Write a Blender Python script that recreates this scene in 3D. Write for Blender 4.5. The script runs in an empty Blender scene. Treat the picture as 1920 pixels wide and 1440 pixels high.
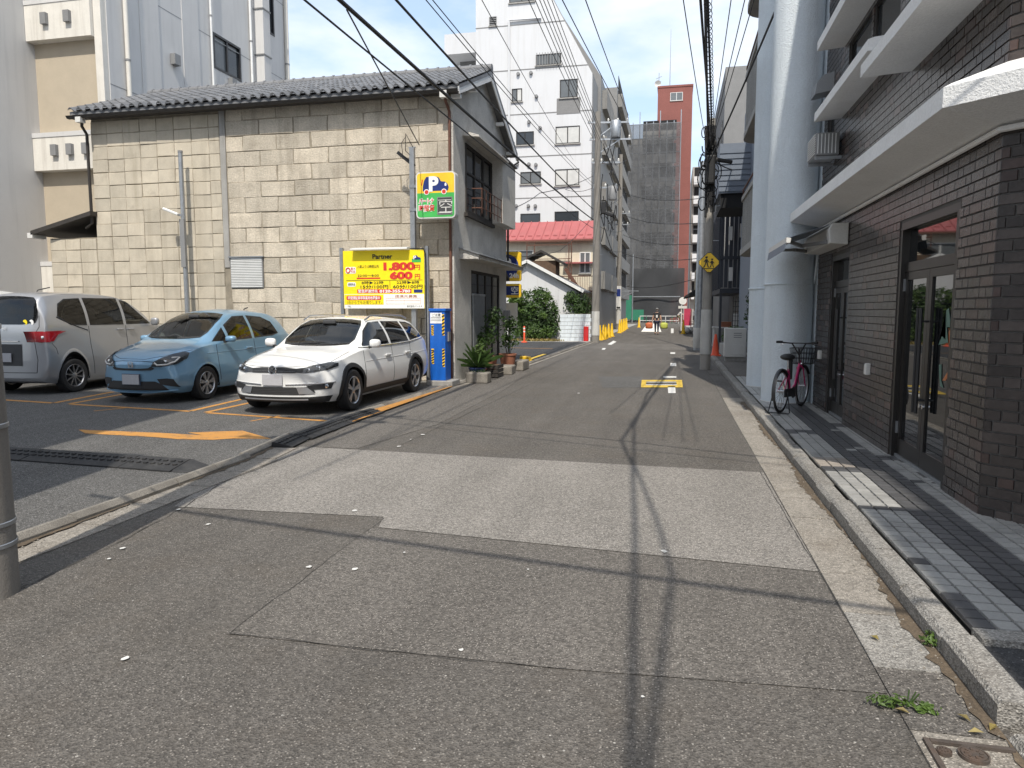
import bpy, bmesh, math, random
from mathutils import Vector, Matrix, Euler
from mathutils.bvhtree import BVHTree
import mathutils.geometry as mgeo
random.seed(7)
SC = bpy.context.scene
COL = SC.collection
R = math.radians

# ------------------------------------------------------------------ camera
CAM_H, FPX = 1.6, 1340.0
PITCH, YAW = R(5.88), R(12.64)
cd = bpy.data.cameras.new('camera'); cam = bpy.data.objects.new('camera', cd); COL.objects.link(cam)
cd.sensor_width = 36.0; cd.lens = FPX/1920*36.0; cd.clip_start = 0.05; cd.clip_end = 2000
cam.location = (0, 0, CAM_H); cam.rotation_euler = (math.pi/2-PITCH, 0, YAW)
SC.camera = cam

# ------------------------------------------------------------------ sky, sun, exposure
SUN_EL, SUN_AZ = R(54), R(9)          # light travels along +Y, 9 degrees towards -X
wd = bpy.data.worlds.new('World'); SC.world = wd; wd.use_nodes = True
nt = wd.node_tree; nt.nodes.clear()
out = nt.nodes.new('ShaderNodeOutputWorld'); bg = nt.nodes.new('ShaderNodeBackground')
sky = nt.nodes.new('ShaderNodeTexSky'); sky.sky_type = 'NISHITA'; sky.sun_disc = False
sky.sun_elevation = SUN_EL; sky.sun_rotation = math.pi-SUN_AZ
sky.air_density = 1.0; sky.dust_density = 2.0; sky.ozone_density = 1.0; sky.altitude = 20
tc = nt.nodes.new('ShaderNodeTexCoord'); mp = nt.nodes.new('ShaderNodeMapping')
mp.inputs['Scale'].default_value = (1.0, 1.0, 2.6); mp.inputs['Location'].default_value = (0.35, 0.1, 0.2)
nz = nt.nodes.new('ShaderNodeTexNoise'); nz.inputs['Scale'].default_value = 2.4
nz.inputs['Detail'].default_value = 7; nz.inputs['Roughness'].default_value = 0.55
cr = nt.nodes.new('ShaderNodeValToRGB'); cr.color_ramp.elements[0].position = 0.42; cr.color_ramp.elements[1].position = 0.64
cr.color_ramp.elements[0].color = (0.0, 0.0, 0.0, 1); cr.color_ramp.elements[1].color = (0.92, 0.92, 0.92, 1)
veil = nt.nodes.new('ShaderNodeMix'); veil.data_type = 'RGBA'; veil.inputs[0].default_value = 0.5
veil.inputs[7].default_value = (2.9, 3.6, 4.4, 1)          # thin even summer haze over the whole dome
mx = nt.nodes.new('ShaderNodeMix'); mx.data_type = 'RGBA'
mx.inputs[7].default_value = (4.5, 4.6, 4.75, 1)            # thin cloud
nt.links.new(tc.outputs['Generated'], mp.inputs['Vector']); nt.links.new(mp.outputs[0], nz.inputs['Vector'])
nt.links.new(nz.outputs['Fac'], cr.inputs['Fac']); nt.links.new(cr.outputs['Color'], mx.inputs[0])
nt.links.new(sky.outputs['Color'], veil.inputs[6]); nt.links.new(veil.outputs[2], mx.inputs[6]); nt.links.new(mx.outputs[2], bg.inputs['Color'])
bg.inputs['Strength'].default_value = 0.14
nt.links.new(bg.outputs[0], out.inputs[0])
sd = bpy.data.lights.new('sun', 'SUN'); sd.energy = 2.4; sd.angle = R(0.55); sd.color = (1.0, 0.94, 0.84)
sun = bpy.data.objects.new('sun', sd); COL.objects.link(sun); sun.location = (3, -20, 30)
SDIR = Vector((-math.sin(SUN_AZ)*math.cos(SUN_EL), math.cos(SUN_AZ)*math.cos(SUN_EL), -math.sin(SUN_EL)))
sun.rotation_euler = SDIR.to_track_quat('-Z', 'Y').to_euler()
SC.view_settings.view_transform = 'Standard'; SC.view_settings.look = 'None'
SC.view_settings.exposure = 0.93; SC.view_settings.gamma = 1.0
SC.cycles.max_bounces = 6; SC.cycles.transparent_max_bounces = 24
SC.cycles.use_denoising = True

# ------------------------------------------------------------------ a ruler: where a sight line meets a real plane
_fw = Vector((-math.sin(YAW)*math.cos(PITCH), math.cos(YAW)*math.cos(PITCH), -math.sin(PITCH)))
_rt = Vector((math.cos(YAW), math.sin(YAW), 0)); _up = _rt.cross(_fw)
_C = Vector((0, 0, CAM_H))
def _ray(x, y): return _fw+_rt*((x-960)/FPX)-_up*((y-720)/FPX)
def atz(x, y, z=0.0): d = _ray(x, y); return _C+d*((z-CAM_H)/d.z)
def aty(x, y, Y): d = _ray(x, y); return _C+d*(Y/d.y)
def atx(x, y, X): d = _ray(x, y); return _C+d*(X/d.x)

# ------------------------------------------------------------------ materials
def S(r, g, b):
    f = lambda c: ((c/255+0.055)/1.055)**2.4 if c > 10 else c/255/12.92
    return (f(r), f(g), f(b))
MATS = {}
def nodes(name):
    m = bpy.data.materials.new(name); m.use_nodes = True
    t = m.node_tree; b = t.nodes['Principled BSDF']; MATS[name] = m
    g = t.nodes.new('ShaderNodeNewGeometry')
    return m, t, b, g.outputs['Position']
def L(t, a, b): t.links.new(a, b)
def noise(t, pos, scale, detail=3, rough=0.6, stretch=None):
    v = pos
    if stretch:
        mpn = t.nodes.new('ShaderNodeMapping'); mpn.inputs['Scale'].default_value = stretch; L(t, pos, mpn.inputs['Vector']); v = mpn.outputs[0]
    n = t.nodes.new('ShaderNodeTexNoise'); n.inputs['Scale'].default_value = scale
    n.inputs['Detail'].default_value = detail; n.inputs['Roughness'].default_value = rough
    L(t, v, n.inputs['Vector']); return n.outputs['Fac']
def ramp(t, fac, a, b, ca=(0, 0, 0), cb=(1, 1, 1)):
    r = t.nodes.new('ShaderNodeValToRGB'); e = r.color_ramp.elements
    e[0].position = a; e[1].position = b; e[0].color = (*ca, 1); e[1].color = (*cb, 1); L(t, fac, r.inputs['Fac']); return r.outputs['Color']
def mixc(t, fac, a, b, mode='MIX'):
    m = t.nodes.new('ShaderNodeMix'); m.data_type = 'RGBA'; m.blend_type = mode
    for s, v in ((0, fac), (6, a), (7, b)):
        if isinstance(v, (int, float)): m.inputs[s].default_value = v
        elif isinstance(v, tuple): m.inputs[s].default_value = (*v[:3], 1)
        else: L(t, v, m.inputs[s])
    return m.outputs[2]
def mathn(t, op, a, b=None):
    m = t.nodes.new('ShaderNodeMath'); m.operation = op
    for s, v in ((0, a), (1, b)):
        if v is None: continue
        if isinstance(v, (int, float)): m.inputs[s].default_value = v
        else: L(t, v, m.inputs[s])
    return m.outputs[0]
def bumpn(t, h, strength, dist=0.01):
    b = t.nodes.new('ShaderNodeBump'); b.inputs['Strength'].default_value = strength; b.inputs['Distance'].default_value = dist
    L(t, h, b.inputs['Height']); return b.outputs[0]
def mat(name, col, rough=0.6, metal=0.0, var=0.12, vscale=3.0, fine=0.06, fscale=60.0, bump=0.0, bscale=80.0, bdist=0.01,
        rnd=0.0, stain=None, spec=0.5, coat=0.0, streak=None, alpha=None):
    """col: real surface colour; var/fine: broad and fine mottling; rnd: piece-to-piece variation; stain: (colour, scale, lo, hi, amount)"""
    m, t, b, pos = nodes(name)
    c = None
    n1 = noise(t, pos, vscale, 4)
    f1 = ramp(t, n1, 0.25, 0.75, (1-var,)*3, (1+var,)*3)
    c = mixc(t, 1.0, col, f1, 'MULTIPLY')
    if fine:
        n2 = noise(t, pos, fscale, 2)
        c = mixc(t, 1.0, c, ramp(t, n2, 0.3, 0.7, (1-fine,)*3, (1+fine,)*3), 'MULTIPLY')
    if rnd:
        oi = t.nodes.new('ShaderNodeObjectInfo')
        c = mixc(t, 1.0, c, ramp(t, oi.outputs['Random'], 0, 1, (1-rnd,)*3, (1+rnd, 1+rnd*0.93, 1+rnd*0.85)), 'MULTIPLY')
    if stain:
        sc, ss, lo, hi, am = stain
        n3 = noise(t, pos, ss, 6, 0.65)
        c = mixc(t, mathn(t, 'MULTIPLY', ramp(t, n3, lo, hi), am), c, sc)
    if streak:
        sc, am = streak
        n4 = noise(t, pos, 1.0, 5, 0.6, (5.0, 5.0, 0.35))
        c = mixc(t, mathn(t, 'MULTIPLY', ramp(t, n4, 0.5, 0.75), am), c, sc)
    L(t, c, b.inputs['Base Color'])
    b.inputs['Roughness'].default_value = rough; b.inputs['Metallic'].default_value = metal
    b.inputs['Specular IOR Level'].default_value = spec; b.inputs['Coat Weight'].default_value = coat
    b.inputs['Coat Roughness'].default_value = 0.06
    if alpha is not None: b.inputs['Alpha'].default_value = alpha
    if bump: L(t, bumpn(t, noise(t, pos, bscale, 3), bump, bdist), b.inputs['Normal'])
    return m

def asphalt(name, lo, hi, speck, specn=0.62, warm=(1.0, 0.915, 0.82), patch=0.10, brown=0.0):
    m, t, b, pos = nodes(name)
    v = t.nodes.new('ShaderNodeTexVoronoi'); v.inputs['Scale'].default_value = 115; L(t, pos, v.inputs['Vector'])
    sep = t.nodes.new('ShaderNodeSeparateColor'); L(t, v.outputs['Color'], sep.inputs[0])
    c = mixc(t, sep.outputs[0], tuple(lo*w for w in warm), tuple(hi*w for w in warm))
    n0 = noise(t, pos, 26, 3, 0.7)
    c = mixc(t, 1.0, c, ramp(t, n0, 0.3, 0.72, (0.78,)*3, (1.22,)*3), 'MULTIPLY')
    n = noise(t, pos, 0.55, 5, 0.62)
    c = mixc(t, 1.0, c, ramp(t, n, 0.3, 0.7, (1-patch,)*3, (1+patch,)*3), 'MULTIPLY')
    n5 = noise(t, pos, 1.0, 4, 0.6, (2.2, 0.22, 1))
    c = mixc(t, 1.0, c, ramp(t, n5, 0.3, 0.7, (0.87,)*3, (1.13,)*3), 'MULTIPLY')
    n6 = noise(t, pos, 0.9, 6, 0.7, (1.0, 0.6, 1)); c = mixc(t, mathn(t, 'MULTIPLY', ramp(t, n6, 0.60, 0.74), 0.30), c, (0.04, 0.038, 0.036))
    if brown:
        nb = noise(t, pos, 1.7, 5, 0.65); c = mixc(t, mathn(t, 'MULTIPLY', ramp(t, nb, 0.48, 0.75), brown), c, (0.11, 0.085, 0.06))
    v2 = t.nodes.new('ShaderNodeTexVoronoi'); v2.inputs['Scale'].default_value = 85; L(t, pos, v2.inputs['Vector'])
    s2 = t.nodes.new('ShaderNodeSeparateColor'); L(t, v2.outputs['Color'], s2.inputs[0])
    near = mathn(t, 'LESS_THAN', v2.outputs['Distance'], 0.33)
    sel = mathn(t, 'GREATER_THAN', s2.outputs[0], specn)
    c = mixc(t, mathn(t, 'MULTIPLY', near, sel), c, tuple(speck*w for w in warm))
    v3 = t.nodes.new('ShaderNodeTexVoronoi'); v3.inputs['Scale'].default_value = 17; L(t, pos, v3.inputs['Vector'])
    s3 = t.nodes.new('ShaderNodeSeparateColor'); L(t, v3.outputs['Color'], s3.inputs[0])
    near3 = mathn(t, 'LESS_THAN', v3.outputs['Distance'], 0.085); sel3 = mathn(t, 'GREATER_THAN', s3.outputs[0], 0.80)
    c = mixc(t, mathn(t, 'MULTIPLY', near3, sel3), c, (0.38, 0.36, 0.33))
    L(t, c, b.inputs['Base Color']); b.inputs['Roughness'].default_value = 0.85; b.inputs['Specular IOR Level'].default_value = 0.3
    L(t, bumpn(t, mathn(t, 'ADD', v.outputs['Distance'], n0), 0.55, 0.012), b.inputs['Normal'])
    return m

asphalt('asphalt', 0.069, 0.148, 0.26, 0.78, brown=0.25)
asphalt('asphalt_pale', 0.125, 0.30, 0.45, 0.64, warm=(1.0, 0.93, 0.845), patch=0.12)
asphalt('asphalt_mid', 0.072, 0.175, 0.30, 0.70)
asphalt('asphalt_lot', 0.05, 0.15, 0.30, 0.70, warm=(1, 0.97, 0.93))
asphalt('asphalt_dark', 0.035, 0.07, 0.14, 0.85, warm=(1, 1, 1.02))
asphalt('gutter_concrete', 0.19, 0.34, 0.45, 0.6, warm=(1.0, 0.91, 0.79), patch=0.22, brown=0.6)
asphalt('granite', 0.16, 0.36, 0.42, 0.6, warm=(1.0, 0.95, 0.87), patch=0.2, brown=0.4)
mat('kerb_stone', (0.24, 0.22, 0.19), 0.85, var=0.25, vscale=4, fine=0.35, fscale=140, bump=0.5, bscale=120, rnd=0.16, stain=((0.07, 0.06, 0.05), 2.5, 0.45, 0.7, 0.6))
mat('soil', (0.10, 0.075, 0.05), 0.95, var=0.3, vscale=6, fine=0.3, fscale=80, bump=0.8, bscale=50)
mat('crack', (0.045, 0.042, 0.038), 0.95)
mat('rubber', (0.022, 0.022, 0.023), 0.75, var=0.25, vscale=8, stain=((0.09, 0.085, 0.08), 5, 0.5, 0.8, 0.6), bump=0.3, bscale=90)
def worn_paint(name, col, under, lo=0.5, hi=0.66):
    m, t, b, pos = nodes(name)
    n = noise(t, pos, 9, 8, 0.75); n2 = noise(t, pos, 90, 3, 0.7)
    w = ramp(t, mathn(t, 'ADD', mathn(t, 'MULTIPLY', n, 0.65), mathn(t, 'MULTIPLY', n2, 0.35)), lo, hi)
    L(t, mixc(t, w, col, under), b.inputs['Base Color']); b.inputs['Roughness'].default_value = 0.75
    L(t, bumpn(t, n2, 0.4, 0.006), b.inputs['Normal']); return m
worn_paint('orange_paint', (0.50, 0.235, 0.05), (0.13, 0.10, 0.075))
worn_paint('white_paint', (0.62, 0.61, 0.58), (0.12, 0.115, 0.11), 0.54, 0.70)
worn_paint('yellow_paint', (0.62, 0.42, 0.05), (0.13, 0.11, 0.08), 0.56, 0.70)
mat('tile_light', (0.33, 0.325, 0.31), 0.45, var=0.12, vscale=5, fine=0.08, rnd=0.10, stain=((0.10, 0.095, 0.09), 3, 0.5, 0.75, 0.5))
mat('tile_dark', (0.085, 0.085, 0.088), 0.45, var=0.15, vscale=5, fine=0.08, rnd=0.16, stain=((0.10, 0.095, 0.09), 3, 0.5, 0.75, 0.4))
mat('tile_sunlit', (0.30, 0.265, 0.23), 0.5, var=0.12, vscale=5, rnd=0.1)  # light tile warmed in colour to paint in a patch of sun
mat('grout', (0.035, 0.033, 0.03), 0.95)
mat('brick_dark', (0.062, 0.052, 0.048), 0.27, var=0.25, vscale=7, fine=0.12, fscale=40, rnd=0.38, bump=0.25, bscale=30, spec=0.55)
mat('brick_red', (0.075, 0.052, 0.046), 0.28, var=0.25, vscale=7, fine=0.12, fscale=40, rnd=0.3, bump=0.25, bscale=30, spec=0.55)
mat('mortar_dark', (0.10, 0.095, 0.09), 0.9, var=0.2)
mat('stucco_white', (0.78, 0.78, 0.77), 0.85, var=0.05, vscale=1.5, fine=0.06, fscale=45, bump=0.55, bscale=60, bdist=0.015, stain=((0.42, 0.41, 0.39), 0.9, 0.52, 0.8, 0.3))
mat('column_paint', (0.66, 0.715, 0.75), 0.8, var=0.05, vscale=1.2, fine=0.05, fscale=50, bump=0.9, bscale=48, bdist=0.02, streak=((0.42, 0.44, 0.45), 0.25))
mat('soffit', (0.72, 0.71, 0.69), 0.85, var=0.06, fine=0.04)
mat('black_metal', (0.018, 0.018, 0.02), 0.38, var=0.1, spec=0.5)
mat('bronze_frame', (0.03, 0.027, 0.025), 0.35, metal=0.3, var=0.1)
mat('grey_metal', (0.30, 0.31, 0.32), 0.45, metal=0.5, var=0.15, stain=((0.16, 0.12, 0.09), 6, 0.55, 0.8, 0.5))
mat('galvanised', (0.36, 0.375, 0.39), 0.42, metal=0.7, var=0.18, vscale=8, stain=((0.18, 0.13, 0.1), 5, 0.6, 0.85, 0.4))
mat('white_metal', (0.72, 0.72, 0.70), 0.45, var=0.06, stain=((0.4, 0.36, 0.3), 4, 0.55, 0.85, 0.4))
mat('chrome', (0.75, 0.75, 0.76), 0.15, metal=1.0, var=0.03, fine=0)
mat('plastic_white', (0.62, 0.61, 0.58), 0.5, var=0.05)
mat('plastic_grey', (0.22, 0.22, 0.22), 0.5, var=0.1)
mat('pole_concrete', (0.21, 0.195, 0.175), 0.9, var=0.15, vscale=2, fine=0.1, fscale=90, bump=0.3, streak=((0.13, 0.11, 0.09), 0.6))
mat('pole_pale', (0.33, 0.31, 0.28), 0.9, var=0.15, vscale=2, fine=0.1, fscale=90, streak=((0.17, 0.15, 0.13), 0.6))
mat('balcony_grey', (0.22, 0.215, 0.205), 0.9, var=0.15, streak=((0.12, 0.11, 0.1), 0.6))
mat('pole_wrap', (0.52, 0.51, 0.48), 0.7, var=0.1, vscale=3, streak=((0.28, 0.25, 0.21), 0.6))
mat('cable', (0.012, 0.012, 0.013), 0.6, fine=0)
mat('block_stone', (0.51, 0.455, 0.37), 0.95, var=0.16, vscale=2.5, fine=0.16, fscale=30, bump=0.75, bscale=32, bdist=0.02, rnd=0.15, stain=((0.19, 0.16, 0.12), 1.6, 0.53, 0.74, 0.45), streak=((0.2, 0.165, 0.12), 0.45))
mat('slab_stone', (0.48, 0.43, 0.345), 0.95, var=0.12, vscale=3, fine=0.08, fscale=60, bump=0.3, bscale=50, rnd=0.10, stain=((0.2, 0.165, 0.12), 2.6, 0.56, 0.76, 0.35), streak=((0.23, 0.19, 0.13), 0.4))
mat('block_mortar', (0.27, 0.235, 0.18), 0.95, var=0.25, vscale=6, bump=0.5)
mat('stucco_grey', (0.58, 0.555, 0.51), 0.95, var=0.10, vscale=2, fine=0.12, fscale=40, bump=1.0, bscale=34, bdist=0.025, stain=((0.17, 0.155, 0.135), 1.1, 0.5, 0.75, 0.5))
mat('roof_tile', (0.135, 0.138, 0.145), 0.55, var=0.2, vscale=5, rnd=0.28, fine=0.1, stain=((0.24, 0.22, 0.19), 4, 0.55, 0.8, 0.4))
mat('wood_dark', (0.035, 0.03, 0.026), 0.7, var=0.25, vscale=6)
mat('wood_brown', (0.10, 0.06, 0.035), 0.75, var=0.25, vscale=6)
mat('rust', (0.13, 0.06, 0.04), 0.85, var=0.3, vscale=8)
mat('wall_grey', (0.57, 0.56, 0.545), 0.9, var=0.05, vscale=0.7, fine=0.04, bump=0.25, streak=((0.36, 0.355, 0.35), 0.28))
mat('wall_beige', (0.44, 0.375, 0.285), 0.9, var=0.06, vscale=2, fine=0.06, fscale=90, bump=0.35)
mat('wall_white', (0.60, 0.605, 0.615), 0.85, var=0.03, vscale=0.6, streak=((0.46, 0.45, 0.43), 0.4))
mat('ledge_cream', (0.66, 0.63, 0.57), 0.85, var=0.06, streak=((0.35, 0.31, 0.26), 0.5))
mat('tile_grey_side', (0.20, 0.198, 0.195), 0.7, var=0.08, fine=0.1, fscale=30)
mat('wall_cream', (0.66, 0.60, 0.47), 0.85, var=0.05, streak=((0.40, 0.34, 0.26), 0.5))
mat('roof_red', (0.36, 0.10, 0.10), 0.6, var=0.12, vscale=1.2, stain=((0.30, 0.12, 0.11), 2, 0.5, 0.8, 0.5))
mat('brick_tower', (0.21, 0.075, 0.062), 0.85, var=0.10, vscale=0.6, fine=0.15, fscale=9)
mat('concrete', (0.33, 0.32, 0.30), 0.9, var=0.12, vscale=2, fine=0.1, fscale=60, bump=0.3, streak=((0.18, 0.165, 0.15), 0.5))
mat('pebble', (0.25, 0.245, 0.23), 0.95, var=0.1, vscale=2, fine=0.35, fscale=70, bump=1.0, bscale=70, bdist=0.02, streak=((0.13, 0.12, 0.11), 0.5))
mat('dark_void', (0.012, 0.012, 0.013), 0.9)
mat('siding_blue', (0.15, 0.175, 0.215), 0.6, var=0.08)
mat('navy_slat', (0.03, 0.034, 0.045), 0.5, var=0.1)
mat('net', (0.082, 0.083, 0.086), 0.9, var=0.35, vscale=0.8, fine=0.3, fscale=6, alpha=0.72)
mat('net_dense', (0.035, 0.036, 0.038), 0.85, var=0.15, vscale=0.5, alpha=0.95)
mat('tarp_green', (0.02, 0.16, 0.09), 0.6)
mat('cone_yellow', (0.75, 0.46, 0.015), 0.5, var=0.08)
mat('cone_orange', (0.75, 0.10, 0.04), 0.5, var=0.1)
mat('red_plastic', (0.55, 0.03, 0.035), 0.45, var=0.06)
mat('pink_cloth', (0.45, 0.04, 0.09), 0.8)
mat('terracotta', (0.30, 0.12, 0.07), 0.85, var=0.2, vscale=9)
mat('pot_blue', (0.02, 0.035, 0.11), 0.25, var=0.1)
mat('blue_box', (0.008, 0.115, 0.50), 0.42, var=0.08, vscale=4)
def glassy(name, col, rough=0.04, spec=0.6):
    m, t, b, pos = nodes(name)
    n = noise(t, pos, 1.6, 2); L(t, mixc(t, n, tuple(c*0.7 for c in col), tuple(c*1.3 for c in col)), b.inputs['Base Color'])
    b.inputs['Roughness'].default_value = rough; b.inputs['Specular IOR Level'].default_value = spec
    L(t, bumpn(t, noise(t, pos, 1.1, 1), 0.05, 0.02), b.inputs['Normal']); return m
glassy('window_glass', (0.03, 0.035, 0.04)); glassy('window_frost', (0.12, 0.13, 0.135), 0.25)
glassy('door_glass', (0.008, 0.009, 0.010), 0.02, 1.0)
mat('curtain', (0.55, 0.55, 0.53), 0.9, var=0.1)
def clearglass(name, tint, gl=0.08):
    m = bpy.data.materials.new(name); m.use_nodes = True; t = m.node_tree; t.nodes.clear(); MATS[name] = m
    o = t.nodes.new('ShaderNodeOutputMaterial'); tr = t.nodes.new('ShaderNodeBsdfTransparent'); g = t.nodes.new('ShaderNodeBsdfGlossy')
    lw = t.nodes.new('ShaderNodeFresnel'); lw.inputs['IOR'].default_value = 1.5; mxn = t.nodes.new('ShaderNodeMixShader')
    tr.inputs['Color'].default_value = (*tint, 1); g.inputs['Roughness'].default_value = 0.015; g.inputs['Color'].default_value = (1, 1, 1, 1)
    t.links.new(lw.outputs[0], mxn.inputs[0]); t.links.new(tr.outputs[0], mxn.inputs[1]); t.links.new(g.outputs[0], mxn.inputs[2]); t.links.new(mxn.outputs[0], o.inputs[0])
clearglass('car_glass', (0.66, 0.72, 0.70)); clearglass('car_glass_dark', (0.14, 0.15, 0.15)); clearglass('lamp_glass', (0.85, 0.87, 0.88))
def carpaint(name, col, metal=0.0, rough=0.35):
    m, t, b, pos = nodes(name)
    n = noise(t, pos, 900, 1)
    L(t, mixc(t, 1.0, col, ramp(t, n, 0.3, 0.7, (0.88,)*3, (1.12,)*3), 'MULTIPLY'), b.inputs['Base Color'])
    b.inputs['Roughness'].default_value = rough; b.inputs['Metallic'].default_value = metal
    b.inputs['Coat Weight'].default_value = 1.0; b.inputs['Coat Roughness'].default_value = 0.03
    return m
carpaint('paint_white', (0.78, 0.78, 0.765), 0.0, 0.4); carpaint('paint_blue', (0.18, 0.33, 0.47), 0.35, 0.38)
carpaint('paint_silver', (0.38, 0.385, 0.40), 0.5, 0.36)
mat('tyre', (0.016, 0.016, 0.017), 0.8, var=0.2, vscale=12, stain=((0.05, 0.047, 0.043), 6, 0.5, 0.8, 0.5))
mat('cladding', (0.022, 0.022, 0.023), 0.6, var=0.1)
mat('alloy', (0.50, 0.50, 0.51), 0.3, metal=0.85, var=0.05)
mat('alloy_dark', (0.30, 0.30, 0.31), 0.35, metal=0.8, var=0.05)
mat('seat_cloth', (0.16, 0.16, 0.16), 0.9); mat('dash', (0.05, 0.05, 0.052), 0.7)
mat('tail_red', (0.30, 0.008, 0.014), 0.1, var=0.15, vscale=20, coat=1.0)
mat('plate_grey', (0.42, 0.42, 0.44), 0.5, var=0.08)
mat('plate_dark', (0.05, 0.07, 0.11), 0.4)
mat('print_yellow', (0.92, 0.72, 0.01), 0.45, var=0.03); mat('print_red', (0.62, 0.04, 0.025), 0.5); mat('print_black', (0.02, 0.02, 0.02), 0.5)
mat('print_white', (0.82, 0.82, 0.80), 0.5, var=0.02); mat('print_green', (0.06, 0.42, 0.09), 0.45); mat('print_navy', (0.012, 0.03, 0.17), 0.45)
mat('print_amber', (0.86, 0.55, 0.03), 0.45); mat('print_pink', (0.85, 0.55, 0.40), 0.5); mat('print_olive', (0.35, 0.29, 0.01), 0.5); mat('print_teal', (0.09, 0.17, 0.14), 0.5); mat('print_orange', (0.42, 0.14, 0.05), 0.5); mat('iron', (0.075, 0.06, 0.05), 0.75, var=0.3, vscale=12, stain=((0.14, 0.08, 0.05), 14, 0.5, 0.75, 0.6), bump=0.3)
mat('bike_pink', (0.42, 0.012, 0.11), 0.3, coat=0.6)
mat('skin', (0.50, 0.30, 0.21), 0.55); mat('cloth_black', (0.02, 0.02, 0.022), 0.9); mat('cloth_navy', (0.018, 0.024, 0.05), 0.9); mat('cloth_white', (0.66, 0.64, 0.60), 0.9); mat('cloth_grey', (0.2, 0.2, 0.2), 0.9); mat('cloth_olive', (0.09, 0.09, 0.05), 0.9)
mat('bag_orange', (0.5, 0.13, 0.05), 0.6); mat('bag_lime', (0.42, 0.45, 0.08), 0.6)
mat('fire_red', (0.55, 0.02, 0.02), 0.4)
def leafmat(name, col, rnd=0.35):
    m, t, b, pos = nodes(name)
    n = noise(t, pos, 9, 3); n2 = noise(t, pos, 1.6, 3)
    c = mixc(t, 1.0, col, ramp(t, n, 0.28, 0.72, (1-rnd,)*3, (1+rnd, 1+rnd, 1-rnd*0.2)), 'MULTIPLY')
    c = mixc(t, 1.0, c, ramp(t, n2, 0.3, 0.7, (0.75,)*3, (1.25,)*3), 'MULTIPLY')
    L(t, c, b.inputs['Base Color']); b.inputs['Roughness'].default_value = 0.5
    tl = t.nodes.new('ShaderNodeBsdfTranslucent'); L(t, c, tl.inputs['Color'])
    ms = t.nodes.new('ShaderNodeMixShader'); ms.inputs[0].default_value = 0.3
    L(t, b.outputs[0], ms.inputs[1]); L(t, tl.outputs[0], ms.inputs[2]); L(t, ms.outputs[0], t.nodes['Material Output'].inputs[0])
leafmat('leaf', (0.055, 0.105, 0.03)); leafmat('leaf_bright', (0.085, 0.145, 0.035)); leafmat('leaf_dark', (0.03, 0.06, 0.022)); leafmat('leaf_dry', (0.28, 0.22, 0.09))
mat('bark', (0.09, 0.07, 0.05), 0.95, var=0.3, vscale=10)

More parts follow.
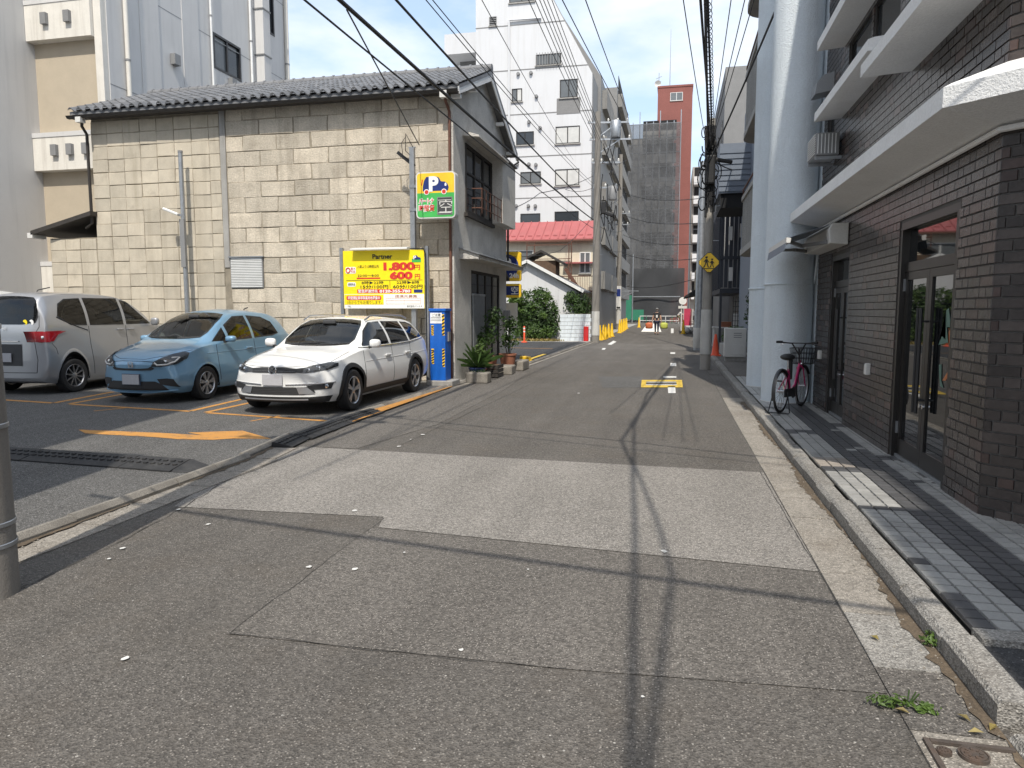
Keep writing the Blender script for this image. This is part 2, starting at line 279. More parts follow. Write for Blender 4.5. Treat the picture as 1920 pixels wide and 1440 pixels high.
# ------------------------------------------------------------------ mesh helpers
class MB:
    def __init__(s): s.v = []; s.f = []
    def add(s, vs, fs):
        o = len(s.v); s.v += [tuple(q) for q in vs]; s.f += [tuple(i+o for i in q) for q in fs]; return s
    def face(s, *pts): return s.add(pts, [tuple(range(len(pts)))])
    def box(s, x0, x1, y0, y1, z0, z1):
        return s.add([(x0, y0, z0), (x1, y0, z0), (x1, y1, z0), (x0, y1, z0), (x0, y0, z1), (x1, y0, z1), (x1, y1, z1), (x0, y1, z1)],
                     [(0, 3, 2, 1), (4, 5, 6, 7), (0, 1, 5, 4), (1, 2, 6, 5), (2, 3, 7, 6), (3, 0, 4, 7)])
    def obox(s, c, size, rot=(0, 0, 0)):
        M = Matrix.Translation(Vector(c)) @ Euler(rot).to_matrix().to_4x4()
        a, b, d = (q/2 for q in size); t = MB().box(-a, a, -b, b, -d, d)
        return s.add([M @ Vector(q) for q in t.v], t.f)
    def beam(s, p, q, w, h=None, up=(0, 0, 1)):
        p, q = Vector(p), Vector(q); d = (q-p).normalized(); h = h or w
        u = Vector(up)
        if abs(d.dot(u)) > 0.95: u = Vector((0, 1, 0))
        sx = d.cross(u).normalized(); sz = sx.cross(d).normalized()
        c = [(-1, -1), (1, -1), (1, 1), (-1, 1)]
        vs = [p+sx*(a*w/2)+sz*(b*h/2) for a, b in c]+[q+sx*(a*w/2)+sz*(b*h/2) for a, b in c]
        return s.add(vs, [(0, 1, 2, 3), (7, 6, 5, 4), (0, 4, 5, 1), (1, 5, 6, 2), (2, 6, 7, 3), (3, 7, 4, 0)])
    def tube(s, path, r, n=8, closed=False):
        P = [Vector(q) for q in path]; N = len(P); rr = r if isinstance(r, (list, tuple)) else [r]*N
        ref = None; rings = []
        for i in range(N):
            d = (P[(i+1) % N]-P[i-1]) if closed else (P[min(i+1, N-1)]-P[max(i-1, 0)])
            d = d.normalized() if d.length > 1e-9 else Vector((0, 0, 1))
            if ref is None:
                a = Vector((0, 0, 1)) if abs(d.z) < 0.9 else Vector((1, 0, 0)); ref = (a-d*a.dot(d)).normalized()
            else:
                ref = ref-d*ref.dot(d)
                ref = ref.normalized() if ref.length > 1e-6 else d.orthogonal().normalized()
            b = d.cross(ref)
            rings.append([P[i]+(ref*math.cos(k*2*math.pi/n)+b*math.sin(k*2*math.pi/n))*rr[i] for k in range(n)])
        vs = [q for rg in rings for q in rg]; fs = []
        for i in range(N if closed else N-1):
            j = (i+1) % N
            for k in range(n):
                k2 = (k+1) % n; fs.append((i*n+k, i*n+k2, j*n+k2, j*n+k))
        if not closed: fs += [tuple(range(n-1, -1, -1)), tuple((N-1)*n+k for k in range(n))]
        return s.add(vs, fs)
    def lathe(s, prof, n=24, c=(0, 0, 0), axis='z', close=True):
        c = Vector(c); vs = []; fs = []
        for (r, h) in prof:
            for k in range(n):
                a = k*2*math.pi/n; x, y = r*math.cos(a), r*math.sin(a)
                vs.append(c+(Vector((x, y, h)) if axis == 'z' else Vector((h, x, y)) if axis == 'x' else Vector((y, h, x))))
        for i in range(len(prof)-1):
            for k in range(n): fs.append((i*n+k, i*n+(k+1) % n, (i+1)*n+(k+1) % n, (i+1)*n+k))
        if close:
            fs += [tuple(range(n-1, -1, -1)), tuple((len(prof)-1)*n+k for k in range(n))]
        return s.add(vs, fs)
    def prism(s, poly, d0, d1, axis='y'):
        """poly: 2D outline extruded along axis from d0 to d1; axis y: (x,z); axis x: (y,z); axis z: (x,y)"""
        mk = {'y': lambda a, b, d: (a, d, b), 'x': lambda a, b, d: (d, a, b), 'z': lambda a, b, d: (a, b, d)}[axis]
        n = len(poly); vs = [mk(a, b, d0) for a, b in poly]+[mk(a, b, d1) for a, b in poly]
        return s.add(vs, [tuple(range(n-1, -1, -1)), tuple(range(n, 2*n))]+[(i, (i+1) % n, n+(i+1) % n, n+i) for i in range(n)])
    def mesh(s, name, m, smooth=False, fix=True):
        me = bpy.data.meshes.new(name); me.from_pydata(s.v, [], s.f)
        me.materials.append(MATS[m] if isinstance(m, str) else m)
        if fix:
            bm = bmesh.new(); bm.from_mesh(me); bmesh.ops.recalc_face_normals(bm, faces=bm.faces); bm.to_mesh(me); bm.free()
        if smooth:
            me.polygons.foreach_set('use_smooth', [True]*len(me.polygons))
            if smooth != 'all': me.set_sharp_from_angle(angle=R(40 if smooth is True else smooth))
        me.update(); return me
    def build(s, name, m, parent=None, smooth=False, bevel=0.0, local=False, fix=True):
        o = bpy.data.objects.new(name, s.mesh(name, m, smooth, fix)); COL.objects.link(o)
        if bevel:
            b = o.modifiers.new('bevel', 'BEVEL'); b.width = bevel; b.segments = 2; b.limit_method = 'ANGLE'; b.angle_limit = R(40)
        if parent: par(o, parent, local)
        return o
def par(o, p, local=False):
    o.parent = p
    if not local and p.type == 'EMPTY':
        o.matrix_parent_inverse = Matrix.LocRotScale(p.location, p.rotation_euler, p.scale).inverted()
def tag(o, label=None, cat=None, group=None, kind=None):
    for k, v in (('label', label), ('category', cat), ('group', group), ('kind', kind)):
        if v: o[k] = v
    return o
def thing(name, label, cat, loc=(0, 0, 0), rz=0.0, group=None):
    o = bpy.data.objects.new(name, None); COL.objects.link(o); o.empty_display_size = 0.2
    o.location = loc; o.rotation_euler = (0, 0, rz); return tag(o, label, cat, group)
def struct(name, mb, m, smooth=False): return tag(mb.build(name, m, None, smooth), kind='structure')
def piece(name, me, parent, loc=(0, 0, 0), rot=(0, 0, 0), scale=(1, 1, 1), local=False):
    o = bpy.data.objects.new(name, me); COL.objects.link(o); o.location = loc; o.rotation_euler = rot; o.scale = scale
    if parent: par(o, parent, local)
    return o
def copy_tree(o, parent=None):
    c = o.copy(); COL.objects.link(c)
    if parent: c.parent = parent
    for ch in list(o.children): copy_tree(ch, c)
    return c
def text_obj(name, txt, size, m, parent, loc, rot=(math.pi/2, 0, 0), width=None, bold=0.0, align='LEFT', extrude=0.0008, local=True, shear=0.0):
    """lettering as thin mesh standing proud of its board"""
    cu = bpy.data.curves.new(name, 'FONT'); cu.body = txt; cu.size = size; cu.align_x = align; cu.offset = bold; cu.extrude = extrude; cu.resolution_u = 3; cu.shear = shear
    t = bpy.data.objects.new(name, cu); COL.objects.link(t)
    dg = bpy.context.evaluated_depsgraph_get(); dg.update()
    me = bpy.data.meshes.new_from_object(t.evaluated_get(dg)); bpy.data.objects.remove(t); bpy.data.curves.remove(cu)
    me.materials.clear(); me.materials.append(MATS[m])
    o = bpy.data.objects.new(name, me); COL.objects.link(o); o.location = loc; o.rotation_euler = rot
    if width and len(me.vertices):
        xs = [v.co.x for v in me.vertices]; w = max(xs)-min(xs)
        o.scale = (width/w, 1, 1) if w > 0 else (1, 1, 1)
        if align == 'LEFT': o.location = Vector(loc)
    if parent: par(o, parent, local)
    return o
def leaves(mb, c, rad, n, size, up=0.3, shell=0.5, flat=0.0):
    c = Vector(c)
    for _ in range(n):
        d = Vector((random.gauss(0, 1), random.gauss(0, 1), random.gauss(0, 1))).normalized()
        rr = shell+(1-shell)*random.random()
        p = c+Vector((d.x*rad[0], d.y*rad[1], d.z*rad[2]))*rr
        nrm = (d+Vector((random.uniform(-.8, .8), random.uniform(-.8, .8), random.uniform(-.5, .8)+up))).normalized()
        t = nrm.orthogonal().normalized(); t = Matrix.Rotation(random.uniform(0, 6.28), 3, nrm) @ t; b = nrm.cross(t)
        s = size*random.uniform(0.6, 1.3)
        mb.add([p-t*s*.5, p+b*s*.26+nrm*s*.06, p+t*s*.55-nrm*s*.1, p-b*s*.26+nrm*s*.06], [(0, 1, 2, 3)])
    return mb
# ================================================================== GROUND
def sheet(name, pts, z, m, kind='structure', parent=None):
    n = len(pts); o = MB().add([(p[0], p[1], z) for p in pts], [tuple(range(n))]).build(name, m, parent)
    if kind: o['kind'] = kind
    return o
def strip(p, q, w, z):
    p = Vector((p[0], p[1], 0)); q = Vector((q[0], q[1], 0)); d = (q-p).normalized(); n = Vector((-d.y, d.x, 0))*w/2
    return [(v.x, v.y, z) for v in (p-n, q-n, q+n, p+n)]
def proj(P):
    d = Vector(P)-_C; w = d.dot(_fw); return (960+FPX*d.dot(_rt)/w, 720-FPX*d.dot(_up)/w, w)
sheet('ground', [(-400, -300), (400, -300), (400, 900), (-400, 900)], -0.05, 'concrete')
road = sheet('road', [(-4.95, -20), (1.3, -20), (1.3, 84), (60, 84), (60, 97), (-60, 97), (-60, 84), (-4.95, 84)], 0.0, 'asphalt')
KL = [(-4.36, 0.8), (-4.39, 3.92), (-4.45, 6.25), (-4.64, 7.73), (-4.70, 9.7), (-4.52, 14.35), (-4.2, 19.5), (-4.08, 31.6), (-4.0, 36.0), (-4.0, 60)]
def along(path, step):
    pts = []; rest = 0.0
    for a, b in zip(path, path[1:]):
        a, b = Vector(a), Vector(b); ln = (b-a).length; t = rest
        while t < ln: pts.append((a+(b-a)*(t/ln), (b-a).normalized())); t += step
        rest = t-ln
    return pts
def klx(y):
    for a, b in zip(KL, KL[1:]):
        if a[1] <= y <= b[1]: return a[0]+(b[0]-a[0])*(y-a[1])/(b[1]-a[1])
    return KL[0][0] if y < KL[0][1] else KL[-1][0]
LOT = 0.03
ys = [-20, 0.8, 2.5, 3.92, 5, 6.25, 7, 7.73, 8.7, 9.7, 12, 14.35, 15.0]
sheet('parking_lot', [(klx(y)-0.05, y) for y in ys]+[(-26, 15.0), (-26, -20)], LOT, 'asphalt_lot')
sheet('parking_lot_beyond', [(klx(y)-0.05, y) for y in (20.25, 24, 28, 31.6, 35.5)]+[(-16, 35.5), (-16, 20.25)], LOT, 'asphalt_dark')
sheet('verge', [(-4.05, 35.5), (-4.0, 84), (-16, 84), (-16, 35.5)], LOT-0.01, 'concrete')
sheet('house_apron', [(klx(y)-0.05, y) for y in (15.0, 17, 20.25)]+[(-16, 20.25), (-16, 15.0)], LOT, 'concrete')
# patches of newer and older asphalt in the road
sheet('road_patch', [(-4.25, 7.56), (0.91, 7.33), (0.915, 4.56), (-2.09, 4.81), (-2.16, 5.07), (-3.95, 4.97), (-4.05, 5.3)], 0.004, 'asphalt_pale')
sheet('road_patch', [(-2.13, 4.79), (0.915, 4.545), (0.915, 3.12), (-0.44, 3.03), (-2.13, 3.01)], 0.004, 'asphalt_mid')
sheet('road_patch', [(-4.05, 7.58), (-3.55, 7.58), (-3.2, 9.5), (-3.3, 14), (-3.6, 18), (-4.2, 18), (-4.45, 13), (-4.55, 9.5)], 0.004, 'asphalt_mid')
a = [atz(*q) for q in ((1122, 706), (1206, 706), (1206, 727), (1130, 727))]
sheet('road_patch', [(p.x, p.y) for p in a], 0.004, 'asphalt_lot')
a = [atz(*q) for q in ((1062, 642), (1240, 645), (1240, 655), (1062, 652))]
sheet('road_patch', [(-3.6, 30.2), (0.9, 29.4), (0.9, 34.8), (-3.4, 35.4)], 0.004, 'asphalt_mid')
# seams
def seam(px, w=0.006, z=0.007, m='crack', jitter=0.012):
    P = [atz(*q) for q in px]; mb = MB()
    pts = []
    for a, b in zip(P, P[1:]):
        n = max(2, int((b-a).length/0.12))
        for i in range(n): pts.append(a+(b-a)*(i/n)+Vector((random.uniform(-1, 1)*jitter, random.uniform(-1, 1)*jitter, 0)))
    pts.append(P[-1])
    for i in range(len(pts)-1):
        d = (pts[i+1]-pts[i]).normalized(); nn = Vector((-d.y, d.x, 0))
        ww = w*random.uniform(0.4, 1.1)/2; pts[i].z = pts[i+1].z = z
        mb.face(pts[i]-nn*ww, pts[i+1]-nn*ww, pts[i+1]+nn*ww, pts[i]+nn*ww)
    return mb.build('seam', m, road)
seam([(722, 972), (640, 1033), (540, 1107), (430, 1190)]); seam([(430, 1190), (640, 1212), (850, 1238), (1062, 1256)], 0.005)

seam([(745, 838), (890, 770), (1060, 690), (1110, 668)], 0.009)
seam([(1425, 886), (1565, 1124), (1660, 1280), (1720, 1370)], 0.008, jitter=.004)
seam([(30, 1108), (220, 1020), (345, 952), (420, 905), (560, 850), (660, 800)], 0.010)
# painted marks
def paint(name, pts, m, z=0.009): return MB().add([(p.x, p.y, z) for p in pts], [tuple(range(len(pts)))]).build(name, m, road)
for q in (((1252, 725), (1266, 725), (1267, 738), (1253, 738)), ((1257, 681), (1268, 681), (1268, 687), (1257, 687)), ((1257, 661), (1266, 661), (1266, 664), (1257, 664)),
          ((1150, 639), (1156, 641), (1146, 647), (1139, 646)), ((1130, 653), (1136, 653), (1134, 656), (1128, 656)), ((1258, 616), (1263, 616), (1263, 625), (1258, 625)),
          ((1244, 706), (1268, 706), (1268, 709), (1244, 709))):
    paint('white_dash', [atz(*p) for p in q], 'white_paint')
for q in (((1203, 713), (1279, 713), (1279, 716), (1203, 716)), ((1202, 723), (1280, 723), (1280, 727), (1202, 727)), ((1203, 716.2), (1212, 716.2), (1211, 722.8), (1202, 722.8)), ((1268, 716.2), (1279, 716.2), (1280, 722.8), (1269, 722.8))):
    paint('yellow_mark', [atz(*p) for p in q], 'yellow_paint')
for q in (((1212, 716.6), (1268, 716.6), (1268, 717.8), (1212, 717.8)), ((1211, 721.6), (1269, 721.6), (1269, 722.8), (1211, 722.8))):
    paint('white_line', [atz(*p) for p in q], 'white_paint', 0.010)
random.seed(3)
for (x, y, r) in ((580, 1065, .03), (666, 1069, .03), (665, 959, .035), (748, 838, .04), (793, 816, .05), (770, 825, .02), (335, 957, .03), (390, 985, .03), (230, 1030, .03), (865, 1222, .02), (235, 1238, .025), (205, 1050, .02), (1085, 738, .05), (1245, 1036, .04), (758, 1038, .015), (990, 1070, .012), (1205, 1310, .012)):
    p = atz(x, y); mb = MB(); k = 9; r *= .62
    mb.add([(p.x+r*random.uniform(.6, 1.2)*math.cos(6.283*i/k), p.y+r*1.3*random.uniform(.6, 1.2)*math.sin(6.283*i/k), 0.010) for i in range(k)], [tuple(range(k))])
    mb.build('paint_spot', 'white_paint', road)
# orange bay lines on the lot
lot = bpy.data.objects['parking_lot']
def oline(a, b, w=0.1, name='bay_line', m='orange_paint', z=LOT+0.004):
    pa, pb = atz(*a, LOT), atz(*b, LOT); return MB().add(strip(pa, pb, w, z), [(0, 1, 2, 3)]).build(name, m, lot)
oline((-40, 747), (100, 756)); oline((100, 756), (212, 735)); oline((130, 757.5), (232, 739)); oline((133, 758.2), (357, 771.5)); oline((357, 771), (470, 745))
oline((386, 773.5), (475, 754)); oline((389, 774.2), (648, 792)); oline((647, 790), (838, 724), 0.26); oline((470, 790), (525, 780), .05); oline((176, 771), (238, 765), .05)
ar = [atz(x, y, LOT) for x, y in ((147, 806), (300, 812), (380, 816.5), (352, 811.5), (455, 808), (508, 823), (440, 822.5), (400, 825), (335, 824), (290, 820), (160, 813))]
bm = bmesh.new(); f = bm.faces.new([bm.verts.new((p.x, p.y, LOT+0.004)) for p in ar]); bmesh.ops.triangulate(bm, faces=[f])
me = bpy.data.meshes.new('direction_arrow'); bm.to_mesh(me); bm.free(); me.materials.append(MATS['orange_paint']); piece('direction_arrow', me, lot)
lot2 = bpy.data.objects['parking_lot_beyond']
MB().add(strip(atz(952, 652, LOT), atz(1036, 654, LOT), .12, LOT+0.004), [(0, 1, 2, 3)]).build('bay_line', 'orange_paint', lot2)
MB().add(strip(atz(985, 676, LOT), atz(1022, 664, LOT), .16, LOT+0.004), [(0, 1, 2, 3)]).build('bay_line', 'yellow_paint', lot2)

# left kerb: small rounded stones, concrete gutter slabs, rubber ramps
kb = tag(MB().add([(klx(y)+dx, y, -0.02) for y in range(1, 60) for dx in (-.07, .07)], [(2*i, 2*i+1, 2*i+3, 2*i+2) for i in range(58)]).build('kerb_bed', 'kerb_stone'), kind='structure')
def stone_mesh(l, w, h, name='kerb_stone', m='kerb_stone', ch=0.025):
    return MB().add([(x, y, z) for x in (0, l) for (y, z) in ((-w/2, -.06), (w/2, -.06), (w/2, h-ch), (w/2-ch, h), (-w/2+ch, h), (-w/2, h-ch))],
                    [(5, 4, 3, 2, 1, 0), (6, 7, 8, 9, 10, 11)]+[(i, (i+1) % 6, 6+(i+1) % 6, 6+i) for i in range(6)]).mesh(name, m)
sm = stone_mesh(0.592, 0.11, 0.07, ch=0.038)
for p, d in along(KL, 0.6):
    if p.y > 38: break
    piece('kerb_stone', sm, kb, (p.x, p.y, random.uniform(-.006, .006)), (0, random.uniform(-.008, .008), math.atan2(d.y, d.x)+random.uniform(-.01, .01)))
gm = MB().box(0, 0.592, -0.3, 0, -0.06, 0.010).mesh('gutter_slab', 'gutter_concrete')
for p, d in along(KL, 0.6):
    if p.y > 7.3: break
    n = Vector((d.y, -d.x)); piece('gutter_slab', gm, kb, (p.x+n.x*.07, p.y+n.y*.07, random.uniform(-.004, .004)), (0, 0, math.atan2(d.y, d.x)))
gm2 = MB().box(0, 0.592, -0.12, 0, -0.06, 0.012).mesh('gutter_slab', 'kerb_stone')
for p, d in along(KL, 0.6):
    if 7.9 < p.y < 36: n = Vector((d.y, -d.x)); piece('gutter_slab', gm2, kb, (p.x+n.x*.07, p.y+n.y*.07, random.uniform(-.004, .004)), (0, 0, math.atan2(d.y, d.x)))
def ramp_mesh(l, w, h):
    mb = MB().prism([(0, 0), (-w, 0), (-w, .012), (-.03, h), (0, h)], 0, l, 'x')
    for i in range(7):
        mb.box(l*(i+.25)/7, l*(i+.7)/7, -w*.62, -w*.52, h*.42, h*.42+.022); mb.box(l*(i+.25)/7, l*(i+.7)/7, -w*.36, -w*.26, h*.66, h*.66+.022)
    return mb.mesh('rubber_ramp', 'rubber')
rm = ramp_mesh(0.59, 0.25, 0.06)
k = 0
for p, d in along(KL, 0.6):
    if 7.2 < p.y < 10.2:
        n = Vector((d.y, -d.x)); o = piece('rubber_ramp', rm, None, (p.x+n.x*.068, p.y+n.y*.068, 0.012), (0, 0, math.atan2(d.y, d.x)+.02)); k += 1
        tag(o, 'black rubber kerb ramp, %s along the gutter beside the white wagon' % ['nearest', 'second nearest', 'third nearest', 'fourth nearest', 'farthest', 'last', 'seventh'][k-1], 'kerb ramp', 'rubber ramps along the kerb')
rm2 = ramp_mesh(0.62, 0.3, 0.07)
for i in range(5):
    x = -7.88+i*0.632; ordn = ['leftmost', 'second from left', 'middle', 'fourth from left', 'rightmost'][i]
    o = piece('rubber_ramp', rm2, None, (x, 6.42-0.035*i, LOT+.003), (0, 0, -0.055+random.uniform(-.012, .012)))
    tag(o, 'black rubber ramp lying across the car park entrance, %s of its row' % ordn, 'kerb ramp', 'rubber ramps across the entrance')
em = MB().add([(0, 0, 0), (0, -.3, 0), (0, -.27, .02), (0, -.04, .07), (0, 0, .07), (.28, -.26, .0), (.3, -.02, 0)], [(0, 4, 3, 2, 1), (1, 2, 5), (2, 3, 6, 5), (3, 4, 6), (4, 0, 6), (0, 1, 5, 6)]).mesh('ramp_end', 'rubber')
o = piece('rubber_ramp', em, None, (-7.88+5*.632, 6.42-.175, LOT+.003), (0, 0, -.055)); tag(o, 'tapered black rubber end piece closing the ramp row by the kerb', 'kerb ramp')

# right gutter, kerb, tiled pavement
rg = tag(MB().add(strip((1.085, 1.5), (1.085, 60), .33, -0.03), [(0, 1, 2, 3)]).build('gutter_bed', 'kerb_stone'), kind='structure')
y = 1.5
segs = [(1.5, 2.84, 'gutter_concrete'), (2.85, 3.34, 'asphalt_mid'), (3.345, 3.94, 'granite')]
yy = 3.95
while yy < 50: segs.append((yy, yy+.592, 'gutter_concrete' if yy < 13.5 else 'asphalt_mid')); yy += 0.6
for a, b, m in segs:
    MB().box(0.918, 1.246, a, b, -.06, 0.008+random.uniform(-.003, .004)).build('gutter_slab', m, rg)
lid = thing('drain_cover', 'rusty steel framed drain cover set in the gutter at the bottom right', 'drain cover', (1.1, 2.5, 0.01))
MB().box(0.94, 0.96, 1.7, 2.78, 0.0, 0.024).box(0.962, 1.24, 2.76, 2.78, 0.0, 0.024).build('frame', 'iron', lid)
def disc(c, r, z, n=28, rings=3):
    mb = MB().lathe([(0.001, z), (r*.80, z), (r*.82, z-.004), (r*.88, z-.004), (r*.9, z), (r, z), (r, z-.02)], n, (c[0], c[1], 0), close=False)
    for i in range(8):
        a = i*math.pi/4; mb.obox((c[0]+math.cos(a)*r*.5, c[1]+math.sin(a)*r*.5, z+.002), (r*.25, r*.12, .004), (0, 0, a))
    return mb
disc((1.085, 2.709), 0.05, 0.024).build('lid', 'iron', lid); disc((0.989, 2.710), 0.026, 0.024).build('lid', 'iron', lid)
rk = tag(MB().add(strip((1.325, 1.5), (1.325, 60), .14, -0.03), [(0, 1, 2, 3)]).build('kerb_bed', 'kerb_stone'), kind='structure')
sm2 = [stone_mesh(0.592, 0.15, 0.115, 'kerb_stone', 'granite', ch=c) for c in (.018, .028)]
yy = 2.95; i = 0
while yy < 46:
    if yy < 26 or yy > 33:
        piece('kerb_stone', sm2[i % 2], rk, (1.325+random.uniform(-.004, .004), yy, random.uniform(-.006, .004)-(.08 if yy > 33 else 0)), (0, random.uniform(-.006, .006), math.pi/2))
    yy += 0.6; i += 1
piece('kerb_stone', stone_mesh(0.9, .15, .04, m='granite'), rk, (1.325, 1.95, 0), (0, 0, math.pi/2))
pav = tag(MB().add([(1.4, 3.62, .105), (4.5, 3.62, .105), (4.5, 5.0, .105), (2.6, 5.75, .105), (2.6, 17, .105), (1.4, 17, .105)], [tuple(range(6))]).build('pavement', 'grout'), kind='structure')
sheet('driveway', [(1.4, -4), (9, -4), (9, 3.5), (1.4, 3.5)], 0.085, 'asphalt_dark')
MB().box(1.402, 4.5, 3.5, 3.617, 0.02, 0.118).build('border_strip', 'granite', pav)
PT = 0.109
tiles = []
for r in range(int((16.9-3.62)/PT)):
    for c in range(30):
        x = 1.408+c*PT; y = 3.624+r*PT
        if y > 5.75 and x > 2.2: continue
        if y <= 5.75 and (x+y) > 7.9: continue
        k = c % 9
        t = 'L' if k < 3 else 'D' if k < 6 else 'L'
        yc = y
        if k < 3 and (6.95 < yc < 7.2 or 9.1 < yc < 9.35 or 11.3 < yc < 11.55): t = 'D'
        if k < 3 and 7.2 < yc < 7.6: t = 'P'  # rows where the sun patch is painted into the tile colour
        if k >= 6 and (7.6 < yc < 7.85 or 9.7 < yc < 9.95): t = 'D'
        if c == 0 and r < 4: t = 'D'
        if c in (0, 1, 2) and r == 19: t = 'D'
        if random.random() < .02: t = 'D' if t == 'L' else 'L'
        px = proj((x+PT/2, y+PT/2, .12))
        if px[0] > 1960 or px[1] > 1500: continue
        tiles.append((px[2], x, y, t))
tiles.sort()
TM = {k: MB().add([(.002, .002, 0), (PT-.010, .002, 0), (PT-.010, PT-.010, 0), (.002, PT-.010, 0), (.004, .004, .014), (PT-.012, .004, .014), (PT-.012, PT-.012, .014), (.004, PT-.012, .014)],
                  [(4, 5, 6, 7), (0, 1, 5, 4), (1, 2, 6, 5), (2, 3, 7, 6), (3, 0, 4, 7)]).mesh('tile', m) for k, m in (('L', 'tile_light'), ('D', 'tile_dark'), ('P', 'tile_sunlit'))}
for _, x, y, t in tiles[:300]: piece('tile', TM[t], pav, (x, y, .106+random.uniform(-.0015, .0015)), (random.uniform(-.008, .008), random.uniform(-.008, .008), 0))
for k, m in (('L', 'tile_light'), ('D', 'tile_dark'), ('P', 'tile_sunlit')):
    mb = MB()
    for _, x, y, t in tiles[300:]:
        if t == k: mb.box(x+.002, x+PT-.010, y+.002, y+PT-.010, .1, .119)
    if mb.v: mb.build('far_tiles', m, pav)['kind'] = 'stuff'
o = disc((2.06, 3.82), .10, .127).build('manhole_cover', 'iron'); tag(o, 'small round iron cover in the tiled pavement at the right edge', 'manhole cover')
# grit and dirt washed against the kerbs
random.seed(17)
def dirt(name, x0, sgn, ya, yb, wmax, z, m='soil', parent=None):
    mb = MB(); y = ya; prev = None
    while y < yb:
        w = wmax*max(.08, .5+.5*math.sin(y*2.1)+random.uniform(-.35, .35)); cur = ((x0(y), y, z), (x0(y)+sgn*w, y+random.uniform(-.02, .02), z))
        if prev: mb.face(prev[0], prev[1], cur[1], cur[0])
        prev = cur; y += .07
    o = mb.build(name, m, parent); return o
dirt('dirt_strip', lambda y: 1.248, -1, 2.2, 13, .075, .0155, 'soil', rg)
dirt('dirt_strip', lambda y: klx(y)+.072, 1, 2.0, 14, .06, .0185, 'soil', kb)
gritm = MB()
for k in range(700):
    sd2 = random.random() < .6; y = random.uniform(2.2, 12); x = (1.245-abs(random.gauss(0, .07))) if sd2 else klx(y)+.08+abs(random.gauss(0, .10)); r = random.uniform(.003, .009); z = .013
    gritm.add([(x-r, y, z), (x, y-r, z), (x+r, y, z), (x, y+r*.7, z), (x, y, z+r)], [(0, 1, 4), (1, 2, 4), (2, 3, 4), (3, 0, 4)])
tag(gritm.build('grit', 'kerb_stone'), 'loose grit lying along both gutters', 'grit', kind='stuff')
# ground beyond the columns on the right: planter strip, dark forecourt
sheet('forecourt', [(1.4, 17), (12, 17), (12, 60), (1.4, 60)], 0.10, 'asphalt_mid')

# ================================================================== BUILDINGS BEHIND THE CAMERA (they shade the lot and the pavement)
struct('neighbour_building_left', MB().box(-11, -4.75, -7, 1.35, 0, 7.4).box(-16, -6.1, -5, 1.0, 7.4, 15.0).box(-16, -11.01, -7, 1.3, 0, 7.4), 'wall_white')
struct('neighbour_building_right', MB().box(2.42, 3.09, -5, -0.6, 0, 9.0).box(3.1, 7, -5, -0.5, 0, 10.6), 'wall_white')
# ================================================================== DARK BRICK BUILDING ON THE RIGHT
WX, WY = 2.2, 5.72
bb = thing('brick_building', 'dark brown brick building with white canopy and glass doors on the right', 'building', (3.2, 9, 0))
D1, D2 = (6.42, 7.96, 0.12, 2.46), (10.02, 11.12, 0.12, 2.36)
ch = Vector((1, -1, 0)).normalized()
# core wall with openings (mortar), built from boxes around the doors
def wall_x(mb, X0, X1, ya, yb, za, zb, holes):
    ycuts = sorted({ya, yb, *[q for h in holes for q in h[:2]]}); zc = sorted({za, zb, *[q for h in holes for q in h[2:4]]})
    for y0, y1 in zip(ycuts, ycuts[1:]):
        for z0, z1 in zip(zc, zc[1:]):
            ym, zm = (y0+y1)/2, (z0+z1)/2
            if any(h[0] < ym < h[1] and h[2] < zm < h[3] for h in holes): continue
            mb.box(X0, X1, y0, y1, z0, z1)
    return mb
UW = [(5.95, 6.75, 4.03, 5.3), (6.95, 7.75, 4.03, 5.3), (8.35, 9.4, 4.34, 5.12), (9.5, 10.6, 4.34, 5.12), (11.35, 11.75, 3.95, 4.45)]
mb = wall_x(MB(), WX+.012, WX+.25, WY+.005, 12.1, 0.05, 10.3, [D1, D2]+UW)
c0 = Vector((WX+.012, WY, 0)); c1 = c0+ch*4.0
mb.prism([(c0.x+.004, c0.y), (c1.x, c1.y), (c1.x+.2, c1.y+.2), (c0.x+.24, c0.y+.1)], .05, 10.3, 'z')
mb.build('wall_core', 'mortar_dark', bb)
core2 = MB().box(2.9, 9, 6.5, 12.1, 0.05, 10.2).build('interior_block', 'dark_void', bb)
HB = 0.0795; ST, HD, JT = 0.212, 0.102, 0.0095
bricks = []
def course_intervals(a, b, off):
    y = a; k = off; o = []
    while y < b-0.02:
        l = ST if (k % 3) != 2 else HD
        if k == off and off: l = l*0.5
        e = min(y+l, b); 
        if e-y > .03: o.append((y, e))
        y = e+JT; k += 1
    return o
random.seed(11)
for zi in range(int(7.2/HB)):
    z = 0.1+zi*HB
    if 2.84 < z < 3.28: continue
    for hs in [[h for h in [D1, D2]+UW if h[2]-.04 < z+HB/2 < h[3]+.01]]:
        edges = [WY+.0] + sorted(q for h in hs for q in h[:2]) + [12.08]
        for a, b in zip(edges[::2], edges[1::2]):
            for (s, e) in course_intervals(a+.002, b-.002, (zi*2) % 3): bricks.append(('w', s, e, z))
    if z < 5.0:
        for (s, e) in course_intervals(0.004, 2.4, (zi*2+1) % 3): bricks.append(('c', s, e, z))
def brick_pos(b):
    if b[0] == 'w': return Vector((WX, (b[1]+b[2])/2, b[3]+HB/2))
    p = Vector((WX, WY, 0))+ch*((b[1]+b[2])/2); return Vector((p.x, p.y, b[3]+HB/2))
vis = []; rest = []
for b in bricks:
    P = brick_pos(b); q = proj(P)
    if q[0] < 1935 and -10 < q[1] < 1440: vis.append((q[2], b, P))
    else: rest.append((b, P))
vis.sort(key=lambda q: q[0])
BMS = {}
